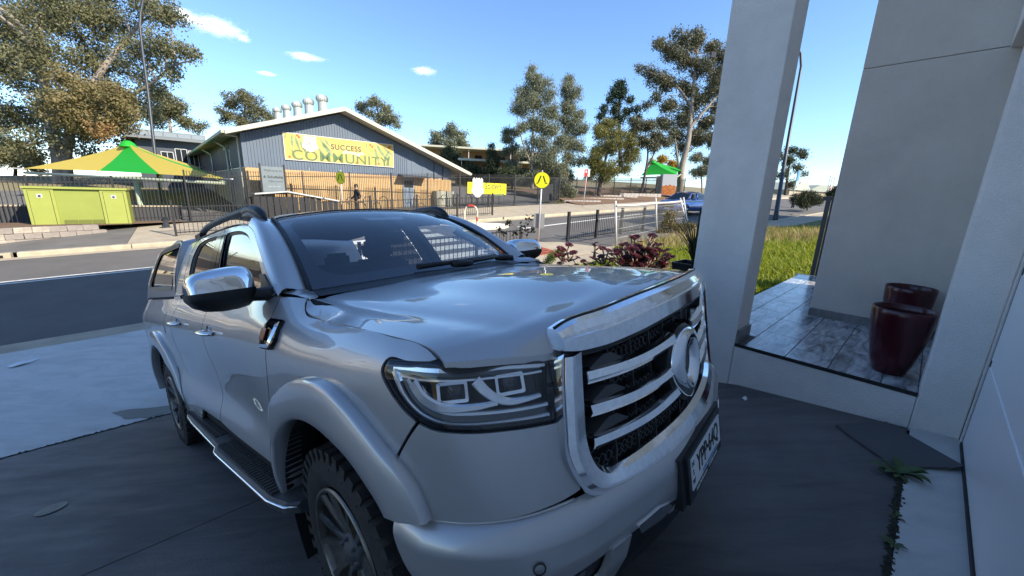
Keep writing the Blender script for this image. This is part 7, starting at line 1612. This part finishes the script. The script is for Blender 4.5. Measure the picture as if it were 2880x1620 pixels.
tree('yellow autumn tree behind the green shade sail',(28.396,78.177,4.041),[([(28.396,78.177,4.041),(28.305,78.833,6.734)],.2,.1)],[(26.569,78.852,6.813,0.970),(28.287,78.964,7.272,1.040),(30.033,78.879,6.923,0.901),(31.441,78.726,6.294,0.762)],3000,.38,L_YEL,M_BARKD)
tree('grey-green sapling beside the tall gum trunk',(20.900,44.481,0.918),[([(20.906,44.434,0.725),(20.703,45.044,3.230)],.10,.05)],[(20.181,45.369,4.566,0.795),(21.386,45.284,4.218,0.874),(20.822,45.045,3.234,0.954),(21.828,44.958,2.879,0.795),(20.028,45.039,3.209,0.556)],5000,.24,L_GREY,M_BARK)
tree('dark tree partly hidden behind the column',(28.428,53.587,0.276),[([(28.428,53.587,0.276),(28.240,54.951,5.876)],.25,.1)],[(27.744,55.061,6.328,1.442),(28.882,55.525,8.233,1.634),(27.342,54.489,3.979,1.346),(29.216,54.845,5.440,1.442)],6000,.32,L_EUCD,M_BARKD)
tree('spreading dark-stemmed tree in the gap beside the right street lamp',(40.566,59.712,0.068),[([(40.592,59.522,-0.713),(40.853,60.349,2.683),(41.266,61.241,6.343)],.3,.08)],[(41.375,61.622,7.910,0.858),(42.735,61.480,7.328,0.750),(43.401,61.321,6.672,0.536),(40.891,61.238,6.332,1.179),(42.266,60.994,5.333,0.858),(40.694,60.729,4.241,1.072),(43.479,60.750,4.329,0.536),(41.550,60.354,2.705,0.858),(40.070,61.358,6.827,0.750)],3600,.34,L_BUSH,M_BARKD)
# shrub by the crossing sign, small tufts
tree('round grey-green shrub behind the near crossing sign',(4.095,33.791,-0.712),[([(4.095,33.791,-0.712),(4.060,34.044,0.325)],.06,.03)],[(4.040,34.188,0.917,0.732),(3.577,34.004,0.161,0.671),(4.613,34.012,0.194,0.671),(4.080,33.900,-0.268,0.671)],7000,.17,L_GREY,M_BARKD,cat='shrub',name='shrub',branch=False)
for i,(p,c,lab) in enumerate((((2.504,31.706,-0.823),(2.501,31.733,-0.712,0.344),'low green tuft at the foot of the gate fence'),((3.447,31.727,-0.737),(3.444,31.754,-0.626,0.315),'dry grass tuft beside the grey-green shrub'),((9.520,39.231,0.493),(9.690,39.274,0.669,0.492),'low grey shrub on the top terrace'),((11.565,40.329,0.774),(11.559,40.371,0.949,0.541),'dry shrub on the bank below the wattle'),((6.703,37.062,0.038),(6.697,37.109,0.232,0.399),'brown grass tuft beside the lowest terrace'))):
    tree(lab,p,[([p,c[:3]],.03,.01)],[c,(c[0]+c[3],c[1],c[2]-.05,c[3]*.8)],900,.16,L_WAT if i in(0,) else L_EUCG,M_BARKD,cat='plant',name='tuft',branch=False,hang=-.7,shape=.14)
tree('straggly bare shrub inside the school fence before the brick wall',(-11.366,22.807,-1.440),[([(-11.262,22.808,-1.437),(-11.289,23.005,-0.629),(-11.205,23.153,-0.020)],.03,.01)],[(-11.611,23.076,-0.336,0.457),(-11.102,23.154,-0.017,0.416),(-10.669,23.034,-0.508,0.374),(-11.386,22.955,-0.834,0.499)],1300,.10,L_EUCG,M_BARKD,cat='shrub',name='shrub',twig=.4)
tree('small weedy shrub by the blue door inside the fence',(-7.475,25.973,-1.117),[([(-7.471,25.946,-1.231),(-7.494,26.113,-0.545)],.02,.01)],[(-7.616,26.140,-0.434,0.330),(-7.250,26.048,-0.812,0.330)],900,.09,L_BUSH,M_BARKD,cat='shrub',name='shrub',branch=False)
# ---- plants in the front garden
M_AEO=leafmat('aeonium_leaf',[(.035,.007,.010),(.065,.011,.015),(.11,.02,.024),(.025,.005,.008)],.12,.35); M_AEOS=mat('aeonium_stem',(.27,.20,.15),rough=.9,var=.3,scale=20)
def rosette(mb,c,r,rnd,n=26,up=(0,0,1)):
    c=np.array(c); up=unit(up); t1=unit(np.cross(up,[.3,.9,.1])); t2=np.cross(up,t1)
    for k in range(n):
        th=k*2.39996; f=.35+.65*math.sqrt((k+1)/n); d=math.cos(th)*t1+math.sin(th)*t2; q=np.cross(up,d); el=(1-f)*1.0+.12; L=r*f; dd=d*math.cos(el)+up*math.sin(el); w=L*.24; o=len(mb.v)
        mb.add([c,c+dd*L*.55-q*w*.7,c+dd*L*.85-q*w,c+dd*L,c+dd*L*.85+q*w,c+dd*L*.55+q*w*.7],[(0,1,2,3,4,5)])
def aeonium(lab,base,heads,seed,sz):
    rnd=random.Random(seed); t=thing('aeonium',lab,'succulent',tuple(base),0); o=np.array(base); st=MB(); lv=MB()
    for h in heads:
        p=np.array(h[:3])-o; root=np.array([p[0]*.35+rnd.uniform(-.06,.06),p[1]*.35+rnd.uniform(-.06,.06),0]); st.tube([root,(root+p)/2+np.array([rnd.uniform(-.05,.05),rnd.uniform(-.05,.05),.02]),p],[.022,.018,.015],6)
        rosette(lv,p,h[3]*rnd.uniform(.9,1.15),rnd,26,(rnd.uniform(-.35,.35),rnd.uniform(-.5,.1),1))
        for j in range(2):
            q=p+np.array([rnd.uniform(-.15,.15),rnd.uniform(-.15,.15),-rnd.uniform(.05,.22)]); st.tube([(root+p)/2,q],[.014,.010],5); rosette(lv,q,h[3]*rnd.uniform(.6,.85),rnd,20,(rnd.uniform(-.6,.6),rnd.uniform(-.6,.3),1))
    st.build('stem',M_AEOS,t); lv.build('rosette',M_AEO,t); return t
hd0=[(2.664,8.443,-0.832,0.109),(3.056,8.554,-0.800,0.110),(2.318,8.200,-0.983,0.106),(2.472,8.184,-1.052,0.114),(2.731,8.294,-1.020,0.123),(2.889,8.187,-1.038,0.114),(3.152,8.307,-0.969,0.100),(2.157,7.956,-1.142,0.096),(2.344,7.940,-1.208,0.104),(2.565,7.950,-1.165,0.111),(2.788,7.943,-1.194,0.104),(3.007,8.062,-1.130,0.112),(3.269,8.181,-1.063,0.091),(3.295,8.154,-1.173,0.091),(2.062,7.821,-1.272,0.080),(3.087,7.919,-1.292,0.096),(2.685,7.809,-1.323,0.088),(2.430,7.802,-1.352,0.088),(2.905,7.802,-1.351,0.080)]
ra_=random.Random(21); hd=hd0+[(h[0]+ra_.uniform(-.12,.12),h[1]+ra_.uniform(-.15,.15),h[2]+ra_.uniform(-.16,.04),h[3]*ra_.uniform(.7,1.0)) for h in hd0 for _ in range(3)]
aeonium('large dark red aeonium clump with many rosettes beyond the bonnet',(2.687,7.935,-1.650),hd,3,.2)
aeonium('nearly black aeonium clump at the left beside the kerb',(1.188,8.506,-1.418),[(1.068,8.567,-1.167,0.127),(1.254,8.691,-1.081,0.121),(1.341,8.551,-1.235,0.119),(1.154,8.439,-1.272,0.126),(0.981,8.437,-1.278,0.102),(1.431,8.428,-1.317,0.094)],5,.2)
aeonium('single-stemmed small black aeonium between the two clumps',(1.843,8.623,-1.359),[(1.825,8.695,-1.063,0.088),(1.864,8.707,-1.015,0.072)],6,.15)
aeonium('low dark aeonium between the small one and the large clump',(2.001,8.296,-1.434),[(1.997,8.578,-1.122,0.095),(1.918,8.338,-1.263,0.101),(2.109,8.468,-1.150,0.102),(1.725,8.329,-1.299,0.093),(1.533,8.311,-1.373,0.085),(2.127,8.226,-1.300,0.092)],7,.17)
# pruned rose bush near the kerb
M_RSTEM=mat('rose_stem',(.085,.055,.04),rough=.8); M_RLEAF=leafmat('rose_leaf',[(.012,.016,.010),(.03,.035,.018),(.045,.02,.018)],.1)
rb0=np.array((-0.088,8.719,-1.390)); rose=thing('rose_bush','sparse pruned rose bush with a few dark leaves beyond the windscreen','rose bush',tuple(rb0),0); st=MB(); lv=MB(); rr=random.Random(9)
def stem(pts,r): st.tube(poly_resample([np.array(p)-rb0 for p in pts],8),list(np.linspace(r,r*.45,8)),5)
stem([(-0.088,8.719,-1.390),(-0.029,8.762,-1.214),(0.090,8.782,-1.131),(0.190,8.821,-0.970),(0.219,8.850,-0.850)],.016); stem([(0.066,8.778,-1.147),(0.251,8.852,-1.053),(0.323,8.932,-0.936),(0.318,8.965,-0.801)],.012); stem([(0.090,8.786,-1.115),(0.139,8.782,-0.918),(0.036,8.777,-0.729),(-0.064,8.799,-0.638)],.010); stem([(-0.029,8.758,-1.230),(-0.153,8.730,-1.132),(-0.260,8.702,-1.035),(-0.299,8.755,-0.818),(-0.349,8.766,-0.772)],.010); stem([(-0.029,8.762,-1.214),(0.013,8.808,-1.023),(0.041,8.839,-0.895)],.009); stem([(-0.044,8.750,-1.262),(-0.067,8.800,-1.057),(-0.087,8.829,-0.939)],.008); stem([(0.190,8.825,-0.954),(0.265,8.930,-0.734),(0.318,9.029,-0.537)],.008); stem([(-0.153,8.730,-1.132),(-0.199,8.727,-0.932),(-0.250,8.746,-0.855)],.007)
for c in ((-0.178,8.808,-0.603,0.113),(-0.112,8.800,-0.632,0.080),(0.341,9.035,-0.512,0.107),(0.316,8.981,-0.737,0.165),(0.383,8.972,-0.775,0.132),(0.197,8.894,-0.669,0.089),(-0.333,8.764,-0.780,0.080),(-0.217,8.742,-0.870,0.064),(0.025,8.843,-0.880,0.065),(0.270,8.957,-0.834,0.099)):
    for k in range(12):
        p=np.array(c[:3])-rb0+np.array([rr.uniform(-1,1),rr.uniform(-1,1),rr.uniform(-1,1)])*c[3]*.8; s=.045; a=unit([rr.gauss(0,1),rr.gauss(0,1),rr.gauss(0,.6)]); b=unit(np.cross(a,[rr.gauss(0,1),rr.gauss(0,1),rr.gauss(0,1)])); lv.add([p-a*s,p+b*s*.6,p+a*s,p-b*s*.6],[(0,1,2,3)])
st.build('stem',M_RSTEM,rose); lv.build('foliage',M_RLEAF,rose)
# small green groundcover by the left aeonium, with white flowers along the kerb
gv=[(0.927,9.123,-1.420,0.119),(1.101,9.343,-1.362,0.104),(0.811,8.898,-1.498,0.083)]
tree('small light green weed patch beside the black aeonium',(0.956,9.097,-1.527),[([(0.956,9.097,-1.527),(0.961,9.123,-1.419)],.01,.005)],gv,1500,.05,leafmat('weed_leaf',[(.10,.16,.03),(.17,.22,.05)]),M_RSTEM,cat='weed',name='weed',branch=False)
# black pot with strappy plant at the column
pb=np.array((2.248,4.757,-1.176)); pt=thing('planter','black square pot with a spiky strap-leaved plant beside the white column','pot plant',tuple(pb),A_H); pm=MB()
q=.18; G=[]
for z,s in ((0,.80),(.02,.84),(.38,1.),(.40,1.03),(.42,1.03),(.42,.92),(.36,.90)):
    G.append([(x*s*q,y*s*q,z) for x,y in ((-1,-1),(1,-1),(1,1),(-1,1),(-1,-1))])
pm.grid(np.array(G),False); pm.build('pot_body',mat('black_pot',(.010,.010,.012),rough=.35),pt,fix=True)
MB().box((0,0,.36),(.31,.31,.02)).build('soil',M_SOIL,pt)
lm=MB(); rr=random.Random(4)
for k in range(46):
    th=rr.uniform(0,2*math.pi); L=rr.uniform(.38,.80); lean=rr.uniform(.15,1.25); w=.013; d=np.array([math.cos(th),math.sin(th),0]); qv=np.array([-d[1],d[0],0]); P=[]
    for f in np.linspace(0,1,7):
        ang=lean*f*1.15; x=L*f*math.sin(ang*.8+.08); z=L*f*math.cos(ang*.8); c=np.array([0,0,.38])+d*x+np.array([0,0,z]); ww=w*(1-f**2.5)+.001; P+= [c-qv*ww,c+qv*ww]
    lm.add(P,[(2*i,2*i+1,2*i+3,2*i+2) for i in range(6)])
lm.build('strap_leaf',leafmat('strap_leaf',[(.02,.03,.012),(.045,.055,.02),(.06,.06,.03)],.15),pt)
# grass on the empty block: long blades, thick in front of the porch gap
L_GRASS=leafmat('lime_grass',[(.20,.27,.012),(.29,.34,.02),(.36,.34,.05),(.15,.22,.012),(.27,.32,.025)],.45); L_DRYG=leafmat('dry_grass',[(.36,.27,.12),(.42,.30,.15),(.30,.30,.06)],.4)
def grass(name,n,s0,s1,t0,t1,h,seed,m,dens=None,zf=lawnz,w=.012):
    rng=np.random.default_rng(seed); s=rng.uniform(s0,s1,n); t=rng.uniform(t0,t1,n)
    if dens is not None: k=rng.random(n)<dens(s,t); s,t=s[k],t[k]; n=len(s)
    z=np.array([float(zf(a,b)) for a,b in zip(s,t)]); B=s[:,None]*U2+t[:,None]*N2; B=np.column_stack([B,z-.02]); th=rng.uniform(0,2*np.pi,n); hh=h*(.45+.75*rng.random(n)); d=np.stack([np.cos(th),np.sin(th),0*th],1); q=np.stack([-d[:,1],d[:,0],0*th],1); lean=rng.uniform(.1,.75,n)
    V=np.empty((n,5,3)); ww=w*(.7+.6*rng.random(n))[:,None]; V[:,0]=B-q*ww; V[:,1]=B+q*ww; M=B+d*(hh*lean*.25)[:,None]+np.array([0,0,1.])*(hh*.6)[:,None]; V[:,2]=M+q*ww*.8; V[:,3]=M-q*ww*.8; V[:,4]=B+d*(hh*lean)[:,None]+np.array([0,0,1.])*(hh*(1-.25*lean))[:,None]
    i=np.arange(n)*5; F=np.concatenate([np.stack([i,i+1,i+2,i+3],1),np.stack([i+3,i+2,i+4,i+4],1)])
    F3=np.concatenate([np.stack([i,i+1,i+2],1),np.stack([i,i+2,i+3],1),np.stack([i+3,i+2,i+4],1)]); return tag(mesh_np(name,V.reshape(-1,3),F3,m),kind='stuff')
clump=lambda s,t: .45+.55*(np.sin(s*1.7+t*2.1)*np.sin(s*.9-t*1.5)>-.25)
grass('long_grass',42000,7.2,13.5,1.,6.9,.25,1,L_GRASS,clump); grass('long_grass',36000,13.5,22,-2.5,6.9,.30,2,L_GRASS,clump); grass('dry_grass',6000,14.5,20,1,6.5,.48,3,L_DRYG,lambda s,t:.3+.7*(np.sin(s*1.3+t)>.1)); grass('long_grass',9000,6.6,9.5,3.5,6.9,.20,4,L_GRASS,clump)
grass('long_grass',9000,12.6,18.5,7.0,9.3,.16,5,L_GRASS,clump); grass('dry_grass',2500,12,20,6.2,9.2,.5,6,L_DRYG,lambda s,t:.4+.6*(np.sin(s*2.3+t*3)>.3))
# tall weeds along the temporary fence
tree('tall brown weedy bush growing through the temporary fence',(8.226,20.130,-1.866),[([(8.232,20.086,-2.046),(8.119,20.239,-1.421),(8.005,20.391,-0.795)],.03,.01)],[(8.042,20.391,-0.794,0.370),(7.928,20.281,-1.247,0.481),(8.396,20.241,-1.412,0.444),(7.663,20.191,-1.615,0.407),(8.771,20.200,-1.580,0.370),(9.135,20.247,-1.388,0.333)],3200,.11,L_EUCG,M_BARKD,cat='shrub',name='shrub',twig=.4)

# ================================================================ people, far right gap, neighbours, clouds
M_SKIN=mat('skin',(.42,.25,.17),rough=.6); M_HAIR=mat('dark_hair',(.012,.009,.008),rough=.6); M_CLOTHD=mat('dark_cloth',(.018,.018,.024),rough=.9); M_CLOTHW=mat('pale_cloth',(.52,.50,.48),rough=.9); M_CLOTHB=mat('navy_cloth',(.03,.035,.06),rough=.9)
def person(lab,base,yaw,top,legs,h=1.68,step=.16,arm=.25,group=None):
    t=thing('person',lab,'person',tuple(base),yaw,group); k=h/1.7
    # continuous body: skinned skeleton (x forward, y left)
    J={'pel':(0,0,.93),'sp':(0,0,1.15),'ch':(.01,0,1.34),'nk':(.015,0,1.46),'hd':(.03,0,1.56),'hd2':(.03,0,1.66),'lh':(0,.09,.90),'lk':(step*.55,.10,.50),'la':(step,.10,.08),'lt':(step+.16,.10,.035),'rh':(0,-.09,.90),'rk':(-step*.3,-.10,.50),'ra':(-step*1.1,-.10,.09),'rt':(-step*1.1+.15,-.10,.035),'ls':(0,.17,1.38),'le':(-arm*.5,.22,1.12),'lw':(arm*.2,.23,.90),'lhd':(arm*.45,.23,.82),'rs':(0,-.17,1.38),'re':(arm*.2,-.22,1.12),'rw':(arm*1.1,-.21,.93),'rhd':(arm*1.4,-.20,.87)}
    E_=[('pel','sp'),('sp','ch'),('ch','nk'),('nk','hd'),('hd','hd2'),('pel','lh'),('lh','lk'),('lk','la'),('la','lt'),('pel','rh'),('rh','rk'),('rk','ra'),('ra','rt'),('ch','ls'),('ls','le'),('le','lw'),('lw','lhd'),('ch','rs'),('rs','re'),('re','rw'),('rw','rhd')]
    R={'pel':.15,'sp':.135,'ch':.16,'nk':.055,'hd':.095,'hd2':.075,'lh':.095,'lk':.062,'la':.042,'lt':.035,'rh':.095,'rk':.062,'ra':.042,'rt':.035,'ls':.07,'le':.048,'lw':.032,'lhd':.035,'rs':.07,'re':.048,'rw':.032,'rhd':.035}
    nm=list(J); me=bpy.data.meshes.new('body'); me.from_pydata([tuple(c*k for c in J[n]) for n in nm],[(nm.index(a),nm.index(b)) for a,b in E_],[]); o=link('body',me,t); md=o.modifiers.new('skin','SKIN'); o.modifiers.new('sub','SUBSURF').levels=1
    for i,n in enumerate(nm):
        s=me.skin_vertices[0].data[i]; s.radius=(R[n]*k,R[n]*k*(1.0 if n not in('pel','sp','ch') else .8)); s.use_root=(n=='pel')
    dg=bpy.context.evaluated_depsgraph_get(); m2=bpy.data.meshes.new_from_object(o.evaluated_get(dg)); o.modifiers.clear(); o.data=m2
    for m in (top,legs,M_SKIN,M_HAIR): m2.materials.append(m)
    for p in m2.polygons:
        z=p.center.z/k; p.use_smooth=True; y=abs(p.center.y)/k
        p.material_index=2 if (z>1.47 or (z<.97 and y>.185 and z>.75)) else (0 if z>.93 else 1)
    hm=MB(); G=[]
    for ph in np.linspace(-.35,1.5,8): G.append([((.02+.115*math.cos(ph)*math.cos(a)*1.0-.012)*k,.10*math.cos(ph)*math.sin(a)*k,(1.60+.12*math.sin(ph))*k) for a in np.linspace(.75,2*math.pi-.75,15)])
    hm.grid(np.array(G),True); hm.build('hair',M_HAIR,t)
    for s in (-1,1): b=MB(); b.lathe([(0,.006),(.012,.0)],c=(.128*k,s*.035*k,1.585*k),axis='X',n=8); b.build('eye',M_HAIR,t)
    b=MB(); b.tube([(.118*k,0,1.585*k),(.150*k,0,1.545*k),(.125*k,0,1.535*k)],.012*k,5); b.build('nose',M_SKIN,t); b=MB(); b.box((.122*k,0,1.51*k),(.012,.05,.01)); b.build('mouth',mat('lips',(.30,.10,.09),rough=.6),t)
    for s in (-1,1): b=MB(); b.box((.02*k,s*.10*k,1.57*k),(.045,.02,.06)); b.build('ear',M_SKIN,t)
    return t
p0=np.array((-7.949,19.818,-0.224)); g0=ST(float(p0[:2]@U2),20.4,.12)
person('person in black walking past the school fence with dark hair tied back',(p0[0],p0[1],g0[2]),A_U+math.pi,M_CLOTHD,M_CLOTHD,h=1.70,step=.2)
person('person in a pale top and dark trousers seen in the gap beyond the lawn',(26.629,37.855,-0.930),2.2,M_CLOTHW,M_CLOTHB,h=1.85,step=.08)
person('person all in black standing farther off beside the dark hedge',(30.333,40.989,-0.741),2.6,M_CLOTHD,M_CLOTHD,h=1.80,step=.05)
# neighbouring house (casts the shadows farther up the road), fence and hedge in the gap
nb=thing('neighbour_house','rendered neighbouring house farther up the street beyond the porch','house',tuple(HP(27,-.4,-1.2)),A_H)
MB().box((6.5,-6,4.8),(13,11,9.6)).build('wall',M_RENDW,nb); MB().box((6.5,-6,9.75),(13.8,11.8,.28)).build('roof',M_ROOFW,nb)
M_CBOND=mat('charcoal_fence_sheet',(.055,.055,.055),rough=.5)
sf=thing('side_fence','dark charcoal sheet fence running back beside the porch wall','fence',tuple(HP(8.46,1.32,-1.45)),A_H)
for k in range(6): MB().box((.0,-.64-k*1.2,.78),(.03,1.14,1.5)).build('fence_sheet',M_CBOND,sf)
for k in range(7): MB().box((.0,-.03-k*1.2,.80),(.07,.06,1.58)).build('post',M_CBOND,sf)
for z in (.06,1.55): MB().box((0,-3.6,z),(.06,7.3,.06)).build('rail',M_CBOND,sf)
hg=[(24.442,34.057,0.378,0.732),(25.197,34.113,0.610,0.671),(25.667,34.030,0.269,0.610),(24.911,33.974,0.037,0.610),(26.753,35.101,0.440,0.503)]
tree('dense dark green hedge clump in the gap before the far people',(25.084,33.831,-0.550),[([(25.084,33.831,-0.550),(25.057,34.026,0.250)],.05,.03)],hg,9000,.13,L_CYP,M_BARKD,cat='hedge',name='hedge',branch=False,hang=0)
tree('dark tree top above the side fence in the gap',(33.155,41.177,0.032),[([(33.161,41.133,-0.148),(33.119,41.439,1.109)],.06,.03)],[(33.123,41.413,1.001,0.518),(33.667,41.487,1.306,0.591)],2500,.2,L_CYP,M_BARKD,branch=False)
st_=thing('stone_edging','low grey stone edging under the hedge','edging',(22.294,31.635,-1.114),A_U-.6); 
for k in range(5): MB().box((.25+k*.62,0,.12),(.60,.3,.30)).build('stone',M_TERR if k%2 else M_BLOCK,st_)
cs_=thing('works_barrier','yellow works barrier boards standing on the road in the gap','barrier',(46.790,61.782,0.116),A_U)
for x in (0,2.6): MB().box((x,0,.75),(2.1,.08,.8)).build('board',mat('barrier_yellow',(.62,.36,.01),rough=.6),cs_); MB().box((x,0,.2),(.08,.08,1.1)).build('leg',M_BLACK,cs_)
sc=thing('scaffold','white scaffold and site sheeting far up the road','scaffold',(50.217,64.019,0.847),A_U); 
for x in (-.6,.6,2.0): mb=MB(); mb.tube([(x,0,0),(x,0,3.6)],.06,6); mb.build('standard',M_WFRAME,sc)
for z in (1.4,2.6,3.5): mb=MB(); mb.tube([(-.8,0,z),(2.6,0,z)],.05,6); mb.build('ledger',M_WFRAME,sc)
MB().box((1.9,.2,1.5),(1.7,.05,1.5)).build('sheet',mat('site_sheet',(.60,.42,.36),rough=.8),sc)
bp=thing('bus_stop_sign','blue and white banner sign behind the right street lamp','sign',(34.354,49.213,-0.781),A_U); mb=MB(); mb.tube([(0,0,0),(.15,0,4.6)],.05,6); mb.build('post',M_WFRAME,bp); MB().box((.45,-.05,4.1),(.75,.05,1.3)).build('flag',mat('banner_blue',(.10,.26,.50),rough=.5),bp); MB().box((.42,-.05,3.2),(.70,.05,.55)).build('flag_lower',mat('banner_pale',(.35,.50,.60),rough=.5),bp)
tag(MB().box((21.925,32.146,-1.127),(7,2.4,.12),rz=A_U).build('far_footpath',M_CONC),kind='structure')
hs=[]
for i,(p,w_,lab) in enumerate((((65.099,98.002,0.922),14,'nearer low pale house on the skyline'),((85.037,113.502,1.177),16,'farther low pale house on the skyline'))):
    h_=thing('far_house',lab,'house',p,A_U-.4*i); MB().box((0,0,.6),(w_,8,3)).build('wall',M_CONC,h_); mb=MB(); mb.prism([(-w_/2-.4,2.1),(w_/2+.4,2.1),(w_*.25,3.9),(-w_*.25,3.9)],lambda x,y,h:(x,h,y),-4.4,4.4); mb.build('roof',M_ROOFW,h_,fix=True)
# apartment block across the side street behind the camera's left shoulder (seen mirrored in the paint)
M_APW=mat('apartment_white',(.62,.61,.58),rough=.8); M_APY=mat('apartment_yellow',(.62,.36,.06),rough=.7); M_APG=mat('apartment_glass',(.04,.05,.06),rough=.1)
ap=thing('apartment_block','pale apartment block with ochre panels across the street beyond the left edge','building',tuple(ST(-36,34,-2.)),A_U+math.pi)
MB().box((0,0,6),(26,14,12)).build('wall',M_APW,ap); MB().box((0,0,12.2),(26.6,14.6,.4)).build('roof',M_CONC,ap)
for fz in range(4):
    for k in range(9):
        x=-11.4+k*2.85; z=1.8+fz*2.8
        for y,nn in ((7.03,1),): 
            MB().box((x,y,z),(1.5,.10,1.3)).build('window',M_APG,ap); 
            if (k+fz)%2==0: MB().box((x+1.42,y,z),(1.1,.12,2.0)).build('ochre_panel',M_APY,ap)
    for k in range(4):
        y=-5+k*3.2; z=1.8+fz*2.8; MB().box((13.05,y,z),(.10,1.4,1.3)).build('window',M_APG,ap)
        if k%2==fz%2: MB().box((13.05,y+1.5,z),(.12,1.1,2.1)).build('ochre_panel',M_APY,ap)
# clouds: thin real puffs high above, outside everything else
def cloudmat():
    m=bpy.data.materials.new('cloud_vapour'); m.use_nodes=True; n=m.node_tree.nodes; l=m.node_tree.links; n.clear(); o=n.new('ShaderNodeOutputMaterial'); d=n.new('ShaderNodeBsdfDiffuse'); d.inputs[0].default_value=(.9,.9,.9,1); tl=n.new('ShaderNodeBsdfTranslucent'); tl.inputs[0].default_value=(.9,.9,.9,1); a=n.new('ShaderNodeAddShader'); t=n.new('ShaderNodeBsdfTransparent'); x=n.new('ShaderNodeMixShader'); l.new(d.outputs[0],a.inputs[0]); l.new(tl.outputs[0],a.inputs[1])
    tc=n.new('ShaderNodeTexCoord'); ns=n.new('ShaderNodeTexNoise'); ns.inputs['Scale'].default_value=2.4; ns.inputs['Detail'].default_value=10; ns.inputs['Roughness'].default_value=.6; l.new(tc.outputs['Object'],ns.inputs['Vector']); ln=n.new('ShaderNodeVectorMath'); ln.operation='LENGTH'; l.new(tc.outputs['Object'],ln.inputs[0])
    s=n.new('ShaderNodeMath'); s.operation='SUBTRACT'; l.new(ns.outputs[0],s.inputs[0]); mu=n.new('ShaderNodeMath'); mu.operation='MULTIPLY'; mu.inputs[1].default_value=.48; l.new(ln.outputs['Value'],mu.inputs[0]); l.new(mu.outputs[0],s.inputs[1]); mr=n.new('ShaderNodeMapRange'); mr.inputs[1].default_value=.10; mr.inputs[2].default_value=.55; mr.inputs[4].default_value=.26; l.new(s.outputs[0],mr.inputs[0]); l.new(mr.outputs[0],x.inputs[0]); l.new(t.outputs[0],x.inputs[1]); l.new(a.outputs[0],x.inputs[2]); l.new(x.outputs[0],o.inputs[0]); return m
M_CLOUD=cloudmat()
def cloud(p,w,h,lab,seed):
    d=unit(p); r=unit(np.cross(d,[0,0,1])); u=np.cross(r,d); t=thing('cloud',lab,'cloud',tuple(p)); rn=random.Random(seed)
    for k in range(6):
        me=bpy.data.meshes.new('puff'); a=rn.uniform(0,6.28); V=[(-1,-1,0),(1,-1,0),(1,1,0),(-1,1,0)]; me.from_pydata([(x,y,.25*math.sin(3*x+k)) for x,y,_ in [(i/4-1,j/4-1,0) for i in range(9) for j in range(9)]],[],[(i*9+j,i*9+j+1,(i+1)*9+j+1,(i+1)*9+j) for i in range(8) for j in range(8)]); me.materials.append(M_CLOUD)
        o=link('puff',me,t); M=Matrix((tuple(r*w*rn.uniform(.6,1))+(0,),tuple(u*h*rn.uniform(.6,1))+(0,),tuple(d*h)+(0,),(0,0,0,1))).transposed(); M.translation=Vector(r*rn.uniform(-.3,.3)*w+u*rn.uniform(-.15,.15)*h+d*k*h*.22); o.matrix_local=M
cloud(np.array((-935.549,1351.691,478.766)),95,38,'largest small white cloud above the hall',1); cloud(np.array((-1047.482,1358.704,507.558)),60,36,'faint cloud wisp left of the largest cloud',2); cloud(np.array((-699.982,1386.883,411.966)),75,18,'thin flat cloud streak above the roof vents',3); cloud(np.array((-311.741,1379.489,381.609)),50,20,'faint small cloud right of the roof peak',4); cloud(np.array((-901.698,1399.548,463.965)),26,16,'tiny cloud fragment under the largest cloud',5); cloud(np.array((-817.139,1373.121,355.466)),40,9,'faint tiny cloud streak low above the hall',6)
